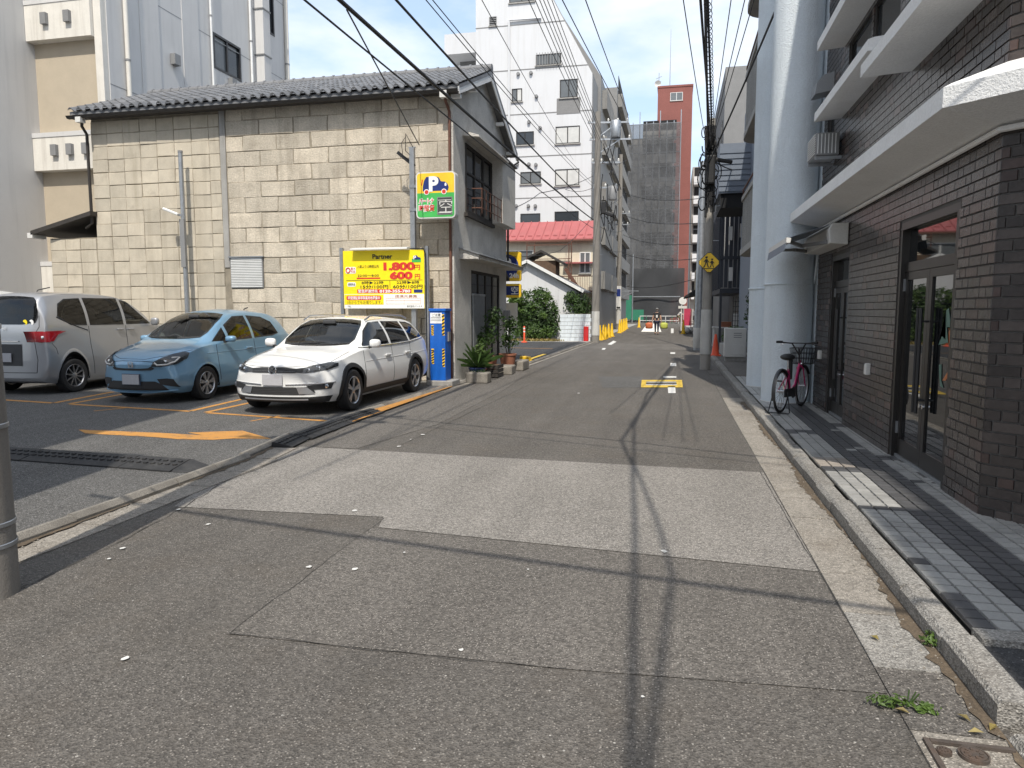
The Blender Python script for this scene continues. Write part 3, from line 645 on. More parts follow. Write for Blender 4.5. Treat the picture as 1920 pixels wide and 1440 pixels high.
def bmesh_for(l, m):
    k = (round(l, 3), m)
    if k not in BMS:
        w, h, d = l/2, (HB-JT)/2, .012; BMS[k] = MB().add([(-w, 0, -h), (w, 0, -h), (w, 0, h), (-w, 0, h), (-w+.003, -d, -h+.003), (w-.003, -d, -h+.003), (w-.003, -d, h-.003), (-w+.003, -d, h-.003)],
            [(4, 5, 6, 7), (0, 1, 5, 4), (1, 2, 6, 5), (2, 3, 7, 6), (3, 0, 4, 7)]).mesh('brick', m)
    return BMS[k]
def brick_mat(): return 'brick_red' if random.random() < .12 else 'brick_dark'
for _, b, P in vis[:300]:
    rz = -math.pi/2 if b[0] == 'w' else -math.pi/4
    off = Vector((.012, 0, 0)) if b[0] == 'w' else Vector((.0085, .0085, 0))
    piece('brick', bmesh_for(b[2]-b[1], brick_mat()), bb, P+off+Vector((0, 0, 0)), (0, 0, rz))
far = {'brick_dark': MB(), 'brick_red': MB()}
for b, P in [(v[1], v[2]) for v in vis[300:]]+rest:
    l = (b[2]-b[1])/2; h = (HB-JT)/2; m = far[brick_mat()]
    if b[0] == 'w': m.add([(WX, P.y-l, P.z-h), (WX, P.y+l, P.z-h), (WX, P.y+l, P.z+h), (WX, P.y-l, P.z+h), (WX+.012, P.y-l, P.z-h), (WX+.012, P.y+l, P.z-h), (WX+.012, P.y+l, P.z+h), (WX+.012, P.y-l, P.z+h)],
                          [(0, 3, 2, 1), (0, 1, 5, 4), (1, 2, 6, 5), (2, 3, 7, 6), (3, 0, 4, 7)])
    else:
        e = ch*l; n = Vector((.0085, .0085, 0)); q = []
        for o in (Vector((0, 0, 0)), n):
            q += [P-e+o-Vector((0, 0, h)), P+e+o-Vector((0, 0, h)), P+e+o+Vector((0, 0, h)), P-e+o+Vector((0, 0, h))]
        m.add(q, [(0, 3, 2, 1), (0, 1, 5, 4), (1, 2, 6, 5), (2, 3, 7, 6), (3, 0, 4, 7)])
for m in far: far[m].build('far_bricks', m, bb)['kind'] = 'stuff'
# canopy wrapping the corner
OX = 1.75; oc = Vector((OX, WY-.19, 0)); oe = oc+ch*3.2; ic = Vector((WX+.01, WY, 0)); ie = ic+ch*3.2
def sweep(rows):
    mb = MB(); n = len(rows[0])
    for a, b in zip(rows, rows[1:]):
        for i in range(n):
            j = (i+1) % n; mb.face(a[i], b[i], b[j], a[j])
    mb.face(*rows[0]); mb.face(*rows[-1]); return mb
def sec(o, i, zs): return [Vector((p.x, p.y, z)) for p, z in ((o, zs[0]), (o, zs[1]), (o+(i-o)*.12, zs[2]), (i, zs[3]), (i, zs[4]))]
zs = (2.965, 3.10, 3.13, 3.30, 2.87)
sweep([sec(Vector((OX, 12.02, 0)), Vector((WX+.01, 12.02, 0)), zs), sec(oc, ic, zs), sec(oe, ie, zs)]).build('canopy', 'stucco_white', bb)
MB().tube([(WX-.03, 12.0, 2.84), (WX-.03, WY-.03, 2.84), tuple(ic+ch*2.5+Vector((-.03, -.03, 2.84)))], .022, 8).build('conduit', 'soffit', bb, True)
# upper ledges and window hood
def ledge(y0, y1, z0, z1, X): 
    mb = MB().prism([(X, z0), (X, z1), (X+.06, z1+.02), (WX+.01, z1+.05), (WX+.01, z0+.03), (X+.05, z0)], y0, y1, 'y'); return mb.build('ledge', 'stucco_white', bb)
ledge(5.4, 7.85, 3.87, 3.985, 1.74); ledge(8.1, 10.9, 4.2, 4.31, 1.85); ledge(8.3, 10.9, 5.14, 5.26, 1.85)
for (a, b, z0, z1) in UW:
    w = thing('x', '', ''); bpy.data.objects.remove(w)
    fr = MB().box(WX+.03, WX+.07, a, a+.04, z0, z1).box(WX+.03, WX+.07, b-.04, b, z0, z1).box(WX+.03, WX+.07, a+.04, b-.04, z1-.04, z1).box(WX+.03, WX+.07, a+.04, b-.04, z0, z0+.04).build('window', 'bronze_frame', bb)
    MB().box(WX+.045, WX+.055, a+.04, b-.04, z0+.04, z1-.04).build('pane', 'window_glass', fr)
# glass double doors
def door_set(D, trans):
    y0, y1, z0, z1 = D; X = WX+.10
    fr = MB().box(X-.09, X+.02, y0, y0+.07, z0, z1).box(X-.09, X+.02, y1-.07, y1, z0, z1).box(X-.09, X+.02, y0+.07, y1-.07, z1-.07, z1).box(X-.05, X+.02, y0+.07, y1-.07, trans, trans+.09)
    fr = fr.build('door_frame', 'bronze_frame', bb)
    MB().box(X-.02, X-.01, y0+.07, y1-.07, trans+.09, z1-.07).build('transom_pane', 'door_glass', fr)
    MB().box(X-.06, X+.02, y0+.07, y1-.07, z0-.01, z0+.03).build('threshold', 'grey_metal', fr)
    ym = (y0+y1)/2
    for a, b, s in ((y0+.075, ym-.003, 1), (ym+.003, y1-.075, -1)):
        d = MB().box(X-.045, X-.005, a, a+.075, z0+.035, trans-.005).box(X-.045, X-.005, b-.075, b, z0+.035, trans-.005).box(X-.045, X-.005, a+.075, b-.075, trans-.08, trans-.005).box(X-.045, X-.005, a+.075, b-.075, z0+.035, z0+.19).build('door_leaf', 'bronze_frame', bb)
        MB().box(X-.03, X-.02, a+.075, b-.075, z0+.19, trans-.08).build('pane', 'door_glass', d)
        hy = b-.037 if s > 0 else a+.037
        mbh = MB().tube([(X-.11, hy, .66), (X-.11, hy, 1.62)], .016, 10)
        for hz in (.78, 1.5): mbh.tube([(X-.11, hy, hz), (X-.045, hy, hz)], .009, 8)
        mbh.build('handle', 'black_metal', d, True)
        MB().lathe([(.022, 0), (.022, .02)], 12, (X-.06, hy, .72), 'x').build('lock', 'chrome', d, True)
        he = a+.01 if s > 0 else b-.01
        for hz in (.42, 1.85): MB().box(X-.062, X-.046, he-.014, he+.014, hz-.06, hz+.06).build('hinge', 'grey_metal', d)
    return fr
f1 = door_set(D1, 1.98); f2 = door_set(D2, 1.92)
# printed climbing figures on the near door (simple two-tone cut-outs)
DX = WX+.065
def decal(name, m, pts, parent):
    bm = bmesh.new(); f = bm.faces.new([bm.verts.new((DX, y, z)) for y, z in pts]); bmesh.ops.triangulate(bm, faces=[f]); me = bpy.data.meshes.new(name); bm.to_mesh(me); bm.free(); me.materials.append(MATS[m]); return piece(name, me, parent)
decal('sticker', 'print_teal', [(6.74, 1.35), (6.80, 1.52), (6.77, 1.60), (6.71, 1.62), (6.66, 1.52), (6.66, 1.46), (6.73, 1.46), (6.68, 1.33), (6.90, 1.30), (6.83, 1.38)], f1)
decal('sticker', 'print_orange', [(6.58, 1.34), (6.66, 1.32), (6.68, 1.42), (6.64, 1.45), (6.60, 1.40)], f1)
decal('sticker', 'print_teal', [(6.86, 1.13), (6.80, 1.14), (6.78, 1.00), (6.72, .94), (6.80, .95), (6.84, 1.04)], f1)
decal('sticker', 'print_orange', [(6.58, 1.14), (6.63, 1.10), (6.76, 1.00), (6.68, 1.01), (6.60, 1.07)], f1)
# small wall fittings
for y, z, nm in ((8.82, .93, 'near'), (11.55, .93, 'far')):
    mbx = MB().prism([(y-.05, z-.06), (y+.05, z-.06), (y+.05, z+.04), (y+.02, z+.07), (y-.05, z+.07)], WX-.05, WX, 'x').build('wall_outlet', 'plastic_white', bb, bevel=.008)
# awning over the second door
aw = thing('awning', 'grey folding arm awning in a white cassette over the far glass door', 'awning', (1.9, 11, 2.5))
MB().prism([(1.97, 2.47), (2.195, 2.45), (2.195, 2.73), (2.0, 2.73), (1.955, 2.66)], 10.12, 11.95, 'y').build('cassette', 'plastic_white', aw, bevel=.012)
MB().prism([(1.44, 2.49), (1.49, 2.49), (1.50, 2.55), (1.44, 2.56)], 10.15, 11.93, 'y').build('front_bar', 'plastic_white', aw)
MB().add([(1.49, 10.2, 2.565), (1.49, 11.9, 2.565), (1.97, 11.9, 2.72), (1.97, 10.2, 2.72), (1.49, 10.2, 2.56), (1.49, 11.9, 2.56), (1.97, 11.9, 2.712), (1.97, 10.2, 2.712)], [(0, 1, 2, 3), (4, 7, 6, 5), (0, 4, 5, 1), (3, 2, 6, 7), (0, 3, 7, 4), (1, 5, 6, 2)]).build('canvas', 'siding_blue', aw)
MB().add([(1.438, 10.15, 2.49), (1.438, 11.93, 2.49), (1.42, 11.93, 2.37), (1.42, 10.15, 2.39)], [(0, 1, 2, 3)]).build('valance', 'siding_blue', aw)
for a, b in ((10.25, 10.7), (11.8, 11.35)):
    MB().beam((1.97, a, 2.5), (1.72, b, 2.49), .045).beam((1.72, b, 2.49), (1.49, a+.05, 2.52), .04).build('arm', 'plastic_grey', aw)
# air conditioner cage, vent hood, lamp on the upper wall
ac = thing('air_conditioner', 'grey outdoor air conditioner mounted on the brick wall above the canopy', 'air conditioner', (2.0, 11.0, 3.9))
MB().box(1.86, 2.16, 10.75, 11.35, 3.72, 4.02).build('casing', 'plastic_grey', ac, bevel=.01)
mbg = MB()
for i in range(9): mbg.box(1.845, 1.857, 10.77, 11.33, 3.745+i*.031, 3.755+i*.031)
for i in range(6): mbg.box(1.88+i*.045, 1.89+i*.045, 10.736, 10.748, 3.74, 4.0)
mbg.build('grille', 'white_metal', ac)
MB().beam((2.2, 10.8, 3.69), (1.86, 10.8, 3.69), .04).beam((2.2, 11.3, 3.69), (1.86, 11.3, 3.69), .04).build('bracket', 'grey_metal', ac)
vh = thing('vent_hood', 'grey metal vent hood on the brick wall beside the pale column', 'vent hood', (2.1, 11.6, 4.9))
MB().prism([(2.2, 4.78), (1.95, 4.74), (1.97, 4.9), (2.05, 5.0), (2.2, 5.04)], 11.5, 11.85, 'y').build('hood', 'grey_metal', vh)
MB().tube([(2.17, 11.6, 4.75), (2.16, 11.58, 4.4), (2.18, 11.6, 4.1)], .012, 6).build('pipe', 'cable', vh)

# ================================================================== PALE COLUMN BUILDING
cb = thing('column_building', 'pale rough-cast building with two tall round columns beside the bicycle', 'building', (2.6, 13.8, 0))
MB().box(2.2, 9, 12.105, 15.6, 0.05, 10.6).build('wall', 'column_paint', cb)
def column(cx, cy, r): 
    mb = MB(); n = 40
    prof = [(r, .10), (r, 10.7)]
    for (rr, h) in prof:
        for k in range(n): mb.v.append((cx+rr*math.cos(6.2832*k/n), cy+rr*math.sin(6.2832*k/n), h))
    for k in range(n): mb.f.append((k, (k+1) % n, n+(k+1) % n, n+k))
    o = mb.build('column', 'column_paint', cb, 'all'); 
    MB().lathe([(r+.005, .10), (r+.005, .13)], n, (cx, cy, 0), close=False).build('base_ring', 'white_metal', o, True)
    return o
colA = column(1.83, 12.42, .375); colB = column(1.83, 14.85, .375)
pth = lambda cx, cy, r, z, a0, a1: [(cx+r*math.cos(R(a0+(a1-a0)*i/14)), cy+r*math.sin(R(a0+(a1-a0)*i/14)), z+(.0)) for i in range(15)]
MB().tube([(2.19, 12.05, 2.6), (2.16, 12.06, 2.15)]+pth(1.83, 12.42, .385, 2.02, -25, -190), .016, 6).build('conduit', 'column_paint', cb, True)
MB().tube(pth(1.83, 14.85, .385, 2.02, -40, -190), .016, 6).build('conduit', 'column_paint', cb, True)
MB().tube([(1.52, 12.80, 2.05), (1.52, 12.82, 10.6)], .03, 8).build('downpipe', 'column_paint', cb, True)
# ================================================================== STONE BLOCK HOUSE
HX, HY = -4.7, 15.07
hs = thing('block_house', 'old two-storey house with beige stone block wall and grey tiled roof', 'house', (-9, 17.5, 0))
EZ = 6.22                     # top of the block wall
RY, RZ = 17.55, 7.42          # ridge
BACK = 20.05
HL = -13.78
MB().box(HL+.02, HX-.03, HY+.06, BACK, 0, 6.1).prism([(HY+.06, 6.1), (BACK, 6.1), (RY, RZ-.15)], HL+.02, HX-.03, 'x').build('core', 'block_mortar', hs)
MB().box(-10.29, HX-.035, HY+.016, HY+.059, 0.02, EZ-.05).build('mortar', 'block_mortar', hs); MB().box(HL+.01, -10.3, HY+.034, HY+.059, 0.02, EZ-.05).build('mortar', 'block_mortar', hs); MB().box(-15.16, HL+.0, HY+.034, HY+.059, 0.02, 3.33).build('mortar', 'block_mortar', hs)
sidew = MB()
SW = [(15.95, 18.35, 3.83, 5.36), (16.4, 19.25, .35, 2.55)]
wall_x(sidew, HX-.03, HX+.035, HY-.01, BACK, 0, 6.1, SW)
sidew.prism([(HY-.01, 6.1), (BACK, 6.1), (RY, RZ-.13)], HX-.03, HX+.035, 'x').build('side_wall', 'stucco_grey', hs)
random.seed(5)
def block(name, x0, x1, z0, z1, m, parent, y=HY+.06, d=0.06, rough=.012):
    """one roughly squared stone with worn arrises"""
    w, h = (x1-x0)/2, (z1-z0)/2; j = lambda s=rough: random.uniform(-s, s)
    c = []
    for sx, sz in ((-1, -1), (1, -1), (1, 1), (-1, 1)): c.append((sx*w+j(), sz*h+j()))
    tx, tz = random.uniform(-.006, .006), random.uniform(-.006, .006); e = .010
    mid = [((c[i][0]+c[(i+1) % 4][0])/2+j(), (c[i][1]+c[(i+1) % 4][1])/2+j()) for i in range(4)]
    ring = [q for i in range(4) for q in (c[i], mid[i])]
    back = [(a, 0, b) for a, b in ring]; front = [(a*(1-e/w), -d+tx*a/w+tz*b/h+random.uniform(-.0015,.0015), b*(1-e/h)) for i, (a, b) in enumerate(ring)]
    edge = [(a, -d+.012, b) for a, b in ring]
    cen = [(0, -d, 0)]
    fs = []
    for i in range(8):
        k = (i+1) % 8; fs += [(i, k, 8+k, 8+i), (8+i, 8+k, 16+k, 16+i), (16+i, 16+k, 24)]
    me = MB().add(back+edge+front+cen, fs).mesh(name, m, 20)
    return piece(name, me, parent, ((x0+x1)/2, y, (z0+z1)/2))
# right: big blocks in running bond
SHUT = (-10.12, -9.28, 2.12, 2.82)
z = 0.05; row = 0; BH = 0.345
while z < EZ-.1:
    z1 = min(z+BH-.012, EZ)
    x = -10.12 - (0.42 if row % 2 else 0); 
    while x < HX-.05:
        x0, x1 = max(x, -10.12), min(x+.84, HX+.0)
        x += .85
        if x1-x0 < .08: continue
        if x0 < SHUT[1]-.02 and z < SHUT[3]-.02 and z1 > SHUT[2]+.02:
            if x1 < SHUT[1]+.05: continue
            x0 = SHUT[1]+.01
        block('stone_block', x0+.006, x1-.006, z, z1, 'block_stone', hs)
    z += BH; row += 1
# left: squarish thin slabs in a grid
def slab_grid(xa, xb, za, zb, w, h):
    x = xa; cols = []
    while x < xb-.1:
        ww = w*random.uniform(.97, 1.03)
        if random.random() < .14: ww *= .68
        e = min(x+ww, xb); 
        if xb-e < .12: e = xb
        cols.append((x, e)); x = e
    z = za
    while z < zb-.05:
        z1 = min(z+h, zb); 
        for a, b in cols:
            dz = random.uniform(-.008, .008)
            block('stone_slab', a+.004, b-.004, z+.004+dz, z1-.004+dz, 'slab_stone', hs, d=.046+random.uniform(-.006, .006), rough=.004)
        z = z1
slab_grid(HL, -10.30, .05, EZ-.12, .455, .303)
slab_grid(-15.15, HL-.02, .05, 3.35, .44, .303)
MB().box(-15.18, HL, HY+.06, 18.2, 0, 3.38).build('lean_to', 'block_mortar', hs)
MB().box(-10.28, -10.14, HY-.005, HY+.06, 2.6, EZ).build('joint_strip', 'concrete', hs)
# shuttered opening in the stone wall
sh = MB().box(SHUT[0], SHUT[1], HY-.02, HY+.05, SHUT[2], SHUT[3])
sh = sh.build('shutter', 'plastic_grey', hs)
for i in range(18):
    zz = SHUT[2]+.02+i*.038; MB().box(SHUT[0]+.02, SHUT[1]-.02, HY-.034, HY-.021, zz, zz+.023).build('slat', 'white_metal', sh)
MB().box(SHUT[0]-.03, SHUT[1]+.03, HY-.06, HY+.04, SHUT[3]+.002, SHUT[3]+.03).build('shutter_hood', 'grey_metal', sh)
# pan tile roof
def pantile():
    mb = MB(); n = 9; w = .245
    for j, (yy, dz) in enumerate(((0, .0), (.30, .0))):
        for i in range(n):
            u = i/(n-1); zz = .038*math.sin(u*math.pi*1.0)**2*1.6 if u < .55 else .038*1.6*math.sin(u*math.pi)**2*(1.0)-.014*(u-.55)
            zz = .045*math.cos((u-.28)*2*math.pi*.95)
            mb.v.append((u*w, yy, zz+dz))
    for i in range(n): mb.v.append((i/(n-1)*w, 0, mb.v[i][2]-.03))
    for i in range(n-1): mb.f += [(i, i+1, n+i+1, n+i), (2*n+i, 2*n+i+1, i+1, i)]
    return mb.mesh('roof_tile', 'roof_tile', 60)
TMR = pantile()
ROOFX0, ROOFX1 = -14.05, HX+.27
sl = math.atan2(RZ-6.28, RY-14.78)
roof = MB()
ey, ez = 14.78, 6.30
rv = Vector((0, math.cos(sl), math.sin(sl))); ln = (Vector((0, RY, RZ))-Vector((0, ey, ez))).length
nb = Vector((0, -math.sin(sl), math.cos(sl)))
P0 = Vector((0, ey, ez)); P1 = P0+rv*ln
roof.prism([(P0.y, P0.z-.03), (P1.y, P1.z-.03), (P1.y, P1.z-.12), (P0.y, P0.z-.10)], ROOFX0, ROOFX1, 'x')
bk = (BACK+.45, 6.05)
roof.prism([(RY, RZ-.03), (bk[0], bk[1]), (bk[0], bk[1]-.1), (RY, RZ-.13)], ROOFX0, ROOFX1, 'x')
roof = roof.build('roof', 'roof_tile', hs)
ncol = int((ROOFX1-ROOFX0)/.235)
nrow = int(ln/.26)+1
cells = [(r, c) for r in range(nrow) for c in range(ncol)]
cells.sort(key=lambda q: (q[0], q[1]))
farM = MB()
for i, (r, c) in enumerate(cells):
    p = P0+rv*(r*.26-.05)+nb*(.035+.004*random.random()); x = ROOFX0+c*(ROOFX1-ROOFX0)/ncol
    if i < 300: piece('roof_tile', TMR, roof, (x, p.y, p.z), (sl-.06+random.uniform(-.02, .02), random.uniform(-.02, .02), random.uniform(-.02, .02)))
    else:
        Mx = Matrix.Translation((x, p.y, p.z)) @ Euler((sl-.06, 0, 0)).to_matrix().to_4x4()
        farM.add([Mx @ v.co for v in TMR.vertices], [tuple(q.vertices) for q in TMR.polygons])
farM.build('far_tiles', 'roof_tile', roof, 60)['kind'] = 'stuff'
rm_ = MB().tube([(ROOFX0, RY, RZ+.04), (ROOFX1, RY, RZ+.04)], .11, 10)
for i in range(34): rm_.lathe([(.125, 0), (.125, .05)], 10, (ROOFX0+.1+i*.28, RY, RZ+.04), 'x')
rm_.build('ridge_cap', 'roof_tile', roof, True)
# barge boards and gable verge
vb = MB()
for a, b in (((P0.y, P0.z-.09), (RY, RZ-.12)), ((RY, RZ-.12), (bk[0], bk[1]-.09))):
    vb.beam((ROOFX1-.02, a[0], a[1]-.05), (ROOFX1-.02, b[0], b[1]-.05), .03, .15)
vb.build('barge_board', 'stucco_white', hs)
for yv, zv in ((15.0, 6.12), (16.3, 6.62), (18.9, 6.5), (20.1, 6.0)):
    MB().box(HX+.03, ROOFX1-.04, yv-.05, yv+.05, zv-.06, zv+.02).build('purlin_end', 'stucco_white', hs)
MB().prism([(HY-.27, 6.1), (HY+.04, 6.16), (HY+.04, 6.27), (HY-.27, 6.24)], ROOFX0+.05, ROOFX1-.05, 'x').build('eave_board', 'wood_dark', hs)
# gutters and downpipes
MB().prism([(14.66, 6.16), (14.70, 6.10), (14.78, 6.10), (14.82, 6.16), (14.80, 6.16), (14.77, 6.115), (14.71, 6.115), (14.68, 6.16)], ROOFX0-.02, ROOFX1-.02, 'x').build('gutter', 'wood_dark', hs)
MB().tube([(HX-.05, 14.74, 6.08), (HX-.04, 14.80, 5.95), (HX-.03, HY-.06, 5.80), (HX-.03, HY-.06, .1)], .032, 8).build('downpipe', 'rust', hs, True)
MB().box(HX-.13, HX+.02, 14.66, 14.82, 6.0, 6.14).build('rain_head', 'plastic_white', hs)
MB().tube([(HL+.1, 14.74, 6.08), (HL-.02, 14.85, 5.95), (HL-.05, HY-.05, 5.8), (HL-.05, HY-.05, 3.7), (HL-.25, HY-.02, 3.6)], .035, 8).build('downpipe', 'wood_dark', hs, True)
MB().box(HL-.02, HL+.12, 14.66, 14.82, 6.0, 6.12).build('rain_head', 'plastic_white', hs)
# lean-to roof on the left
MB().prism([(-15.5, 3.55), (HL+.05, 3.98), (HL+.05, 3.88), (-15.5, 3.45)], HY-.2, 18.3, 'y').build('lean_to_roof', 'wood_dark', hs)
MB().box(-15.6, -15.45, HY-.2, HY+.2, 3.38, 3.5).build('rain_head', 'plastic_white', hs)
# street side: first floor window with hood, rail and shutter box
w = SW[0]
fr = MB().box(HX-.02, HX+.06, w[0], w[0]+.06, w[2], w[3]).box(HX-.02, HX+.06, w[1]-.06, w[1], w[2], w[3]).box(HX-.02, HX+.06, w[0]+.06, w[1]-.06, w[3]-.06, w[3]).box(HX-.02, HX+.06, w[0]+.06, w[1]-.06, w[2], w[2]+.06)
for t in (.33, .66): fr.box(HX-.01, HX+.05, w[0]+(w[1]-w[0])*t-.025, w[0]+(w[1]-w[0])*t+.025, w[2]+.06, w[3]-.06)
fr.box(HX-.008, HX+.048, w[0]+.06, w[1]-.06, 4.72, 4.76)
fr = fr.build('window', 'wood_dark', hs)
for i in range(3): MB().box(HX+.01, HX+.02, w[0]+.06+(w[1]-w[0])*i*.33, w[0]+(w[1]-w[0])*(i+1)*.33-.03, w[2]+.06, w[3]-.06).build('pane', 'window_glass', fr)
MB().prism([(HX, 5.60), (HX+.42, 5.47), (HX+.42, 5.43), (HX, 5.48)], 15.75, 18.7, 'y').build('window_hood', 'stucco_grey', hs)
MB().box(HX+.02, HX+.32, 18.42, 19.95, 3.86, 5.52).build('shutter_box', 'stucco_grey', hs)
MB().box(HX+.02, HX+.36, 18.38, 19.99, 5.52, 5.57).build('shutter_box_cap', 'wood_dark', hs)
rl = MB()
for zz in (3.98, 4.2, 4.42): rl.tube([(HX+.06, 16.4, zz), (HX+.3, 16.42, zz), (HX+.3, 18.38, zz)], .012, 6)
for i in range(6): rl.tube([(HX+.3, 16.42+i*.39, 3.85), (HX+.3, 16.42+i*.39, 4.44)], .010, 6)
rl.build('window_rail', 'rust', hs)
MB().box(HX+.036, HX+.12, w[0]-.1, w[1]+.05, w[2]-.1, w[2]-.02).build('sill', 'wood_dark', hs)
# ground floor: long eave, glazed doors behind a lattice
MB().prism([(HX, 2.98), (HX+.48, 2.82), (HX+.48, 2.74), (HX, 2.74)], 15.45, 20.3, 'y').build('lower_eave', 'stucco_grey', hs)
MB().prism([(HX, 3.0), (HX+.52, 2.835), (HX+.52, 2.82), (HX, 2.985)], 15.4, 20.35, 'y').build('lower_eave_cover', 'grey_metal', hs)
w = SW[1]
fr = MB().box(HX-.02, HX+.02, w[0], w[0]+.07, w[2], w[3]).box(HX-.02, HX+.02, w[1]-.07, w[1], w[2], w[3]).box(HX-.02, HX+.02, w[0]+.07, w[1]-.07, w[3]-.07, w[3])
for t in (.25, .5, .75): fr.box(HX-.02, HX+.015, w[0]+(w[1]-w[0])*t-.03, w[0]+(w[1]-w[0])*t+.03, w[2], w[3]-.07)
fr = fr.build('sliding_door', 'wood_dark', hs)
for i in range(4): MB().box(HX-.012, HX-.004, w[0]+.07+(w[1]-w[0])*i*.25, w[0]+(w[1]-w[0])*(i+1)*.25-.04, w[2]+.05, w[3]-.07).build('pane', 'window_glass', fr)
for i in range(11): MB().box(HX+.05, HX+.075, 16.45+i*.1, 16.49+i*.1, .5, 1.95).build('lattice_bar', 'galvanised', hs)
MB().box(HX+.04, HX+.08, 16.42, 17.55, 1.95, 2.0).box(HX+.04, HX+.08, 16.42, 17.55, .46, .5).build('lattice_rail', 'galvanised', hs)
MB().prism([(BACK-.1, 0), (BACK+1.0, 0), (BACK+1.0, 2.55), (BACK-.1, 3.0)], HX-1.6, HX-.22, 'x').build('side_annex', 'stucco_grey', hs)
MB().prism([(BACK-.2, 3.12), (BACK+1.2, 2.55), (BACK+1.2, 2.48), (BACK-.2, 3.03)], HX-1.7, HX-.14, 'x').build('annex_roof', 'wood_dark', hs)
MB().tube([(HX+.24, BACK+.42, 6.0), (HX+.30, BACK+.40, 5.8), (HX+.08, BACK+.05, 5.55), (HX+.08, BACK+.02, 3.0)], .03, 8).build('downpipe', 'cable', hs, True)
MB().box(HX+.06, HX+.2, 19.6, 19.85, 1.2, 1.6).build('meter_box', 'plastic_grey', hs)

# ================================================================== LARGE GREY BUILDING, FAR LEFT
gb = thing('grey_apartment_building', 'large grey apartment block with beige recesses behind the stone house', 'building', (-22, 24, 0))
GX = -17.0; GY = 19.5; GX2 = aty(80, 300, 19.5).x
GW = [(24.75, 26.5, 10.65, 11.95), (28.05, 29.1, 13.3, 15.2)]
mb = wall_x(MB(), GX-.3, GX, GY, 30.2, 0, 22, GW)
mb.box(-40, GX-.3, GY+.05, 30.2, 0, 22); mb.box(-40, GX2, 8, GY+.05, 0, 22)
mb.build('wall', 'wall_grey', gb)
for yy in (20.9, 23.0, 27.4): MB().box(GX+.001, GX+.022, yy, yy+.9, 0, 21.9).build('pilaster', 'wall_grey', gb)
MB().box(GX2, GX-.28, GY-.03, GY+.049, 0, 21.9).build('recess_panel', 'wall_beige', gb)
MB().box(GX-.28, GX-.02, GY-.22, GY-.001, 0, 21.9).build('corner_fin', 'ledge_cream', gb)
for z0, z1 in ((9.85, 10.9), (5.95, 6.95), (13.8, 14.8), (2.0, 3.0)):
    lo = MB().box(GX2+.01, GX-.29, GY-.34, GY-.031, z0, z1).build('spandrel', 'ledge_cream', gb)
    MB().box(GX2+.01, GX-.29, GY-.36, GY-.031, z1+.002, z1+.14).build('spandrel_cap', 'wall_grey', gb)
    for t in ((.33, .68) if z0 > 7 else (.36, .6, .84)):
        x = GX2+t*(GX-.29-GX2); MB().prism([(x-.1, z0+.42), (x+.1, z0+.42), (x+.1, z0+.75), (x-.1, z0+.75)], GY-.46, GY-.341, 'y').build('vent', 'plastic_grey', lo)
for (a, b, z0, z1) in GW:
    f = MB().box(GX-.1, GX+.02, a, a+.08, z0, z1).box(GX-.1, GX+.02, b-.08, b, z0, z1).box(GX-.1, GX+.02, a+.08, b-.08, z1-.08, z1).box(GX-.1, GX+.02, a+.08, b-.08, z0, z0+.08).box(GX-.09, GX+.01, (a+b)/2-.04, (a+b)/2+.04, z0+.08, z1-.08).build('window', 'black_metal', gb)
    MB().box(GX-.07, GX-.06, a+.08, (a+b)/2-.04, z0+.08, z1-.08).build('pane', 'window_frost', f); MB().box(GX-.07, GX-.06, (a+b)/2+.04, b-.08, z0+.08, z1-.08).build('pane', 'window_glass', f)
for yy, m, r in ((20.2, 'ledge_cream', .07), (24.55, 'white_metal', .04), (29.95, 'ledge_cream', .09), (27.15, 'white_metal', .05)):
    p = MB().tube([(GX+.09, yy, 0), (GX+.09, yy, 21.9)], r, 10).build('downpipe', m, gb, True)
    for zz in range(3, 22, 3): MB().lathe([(r+.012, 0), (r+.012, .06)], 10, (GX+.09, yy, zz+.4)).build('clip', 'plastic_grey', p)
MB().box(GX+.023, GX+.45, 27.5, 28.0, 10.2, 21).build('duct', 'wall_grey', gb)
for zz in (12.0, 13.8, 15.6): MB().box(GX+.023, GX+.48, 27.46, 28.04, zz, zz+.05).build('duct_joint', 'plastic_grey', gb)
for yy, zz in ((22.3, 10.0), (25.6, 10.2), (22.5, 14.6)): MB().box(GX+.02, GX+.2, yy, yy+.3, zz, zz+.35).build('vent', 'plastic_grey', gb)
for zz in (8.5, 11.7, 14.9): MB().box(GX-.001, GX+.003, GY, 30.2, zz, zz+.03).build('joint', 'plastic_grey', gb)
# ================================================================== BACKGROUND LEFT
def rect(mb, px, Y, d0, d1):
    a = aty(px[0], px[1], Y); b = aty(px[2], px[3], Y)
    return mb.box(min(a.x, b.x), max(a.x, b.x), Y+d0, Y+d1, min(a.z, b.z), max(a.z, b.z)), min(a.x, b.x), max(a.x, b.x), min(a.z, b.z), max(a.z, b.z)
WY2 = 45.0
wb = thing('white_apartment_tower', 'tall white apartment building with slanted roof edge and small windows', 'building', (-9, 56, 0))
sil = [(-12.42, 0), (-5.08, 0), (-5.10, 15.9), (-7.55, 20.4), (-10.2, 25.3), (-12.4, 25.3)]
MB().prism(sil, WY2, WY2+20, 'y').build('wall', 'wall_white', wb)
MB().prism([(-5.075, 0), (-5.04, 0), (-5.06, 15.93), (-7.52, 20.45), (-10.18, 25.35), (-10.21, 25.30), (-7.56, 20.4), (-5.09, 15.9)], WY2+.12, WY2+20, 'y').build('tiled_side', 'tile_grey_side', wb)
ga = [aty(x_, y_, WY2+3) for x_, y_ in ((1126, 400), (1127, 143), (1036, 0), (1010, -40))]
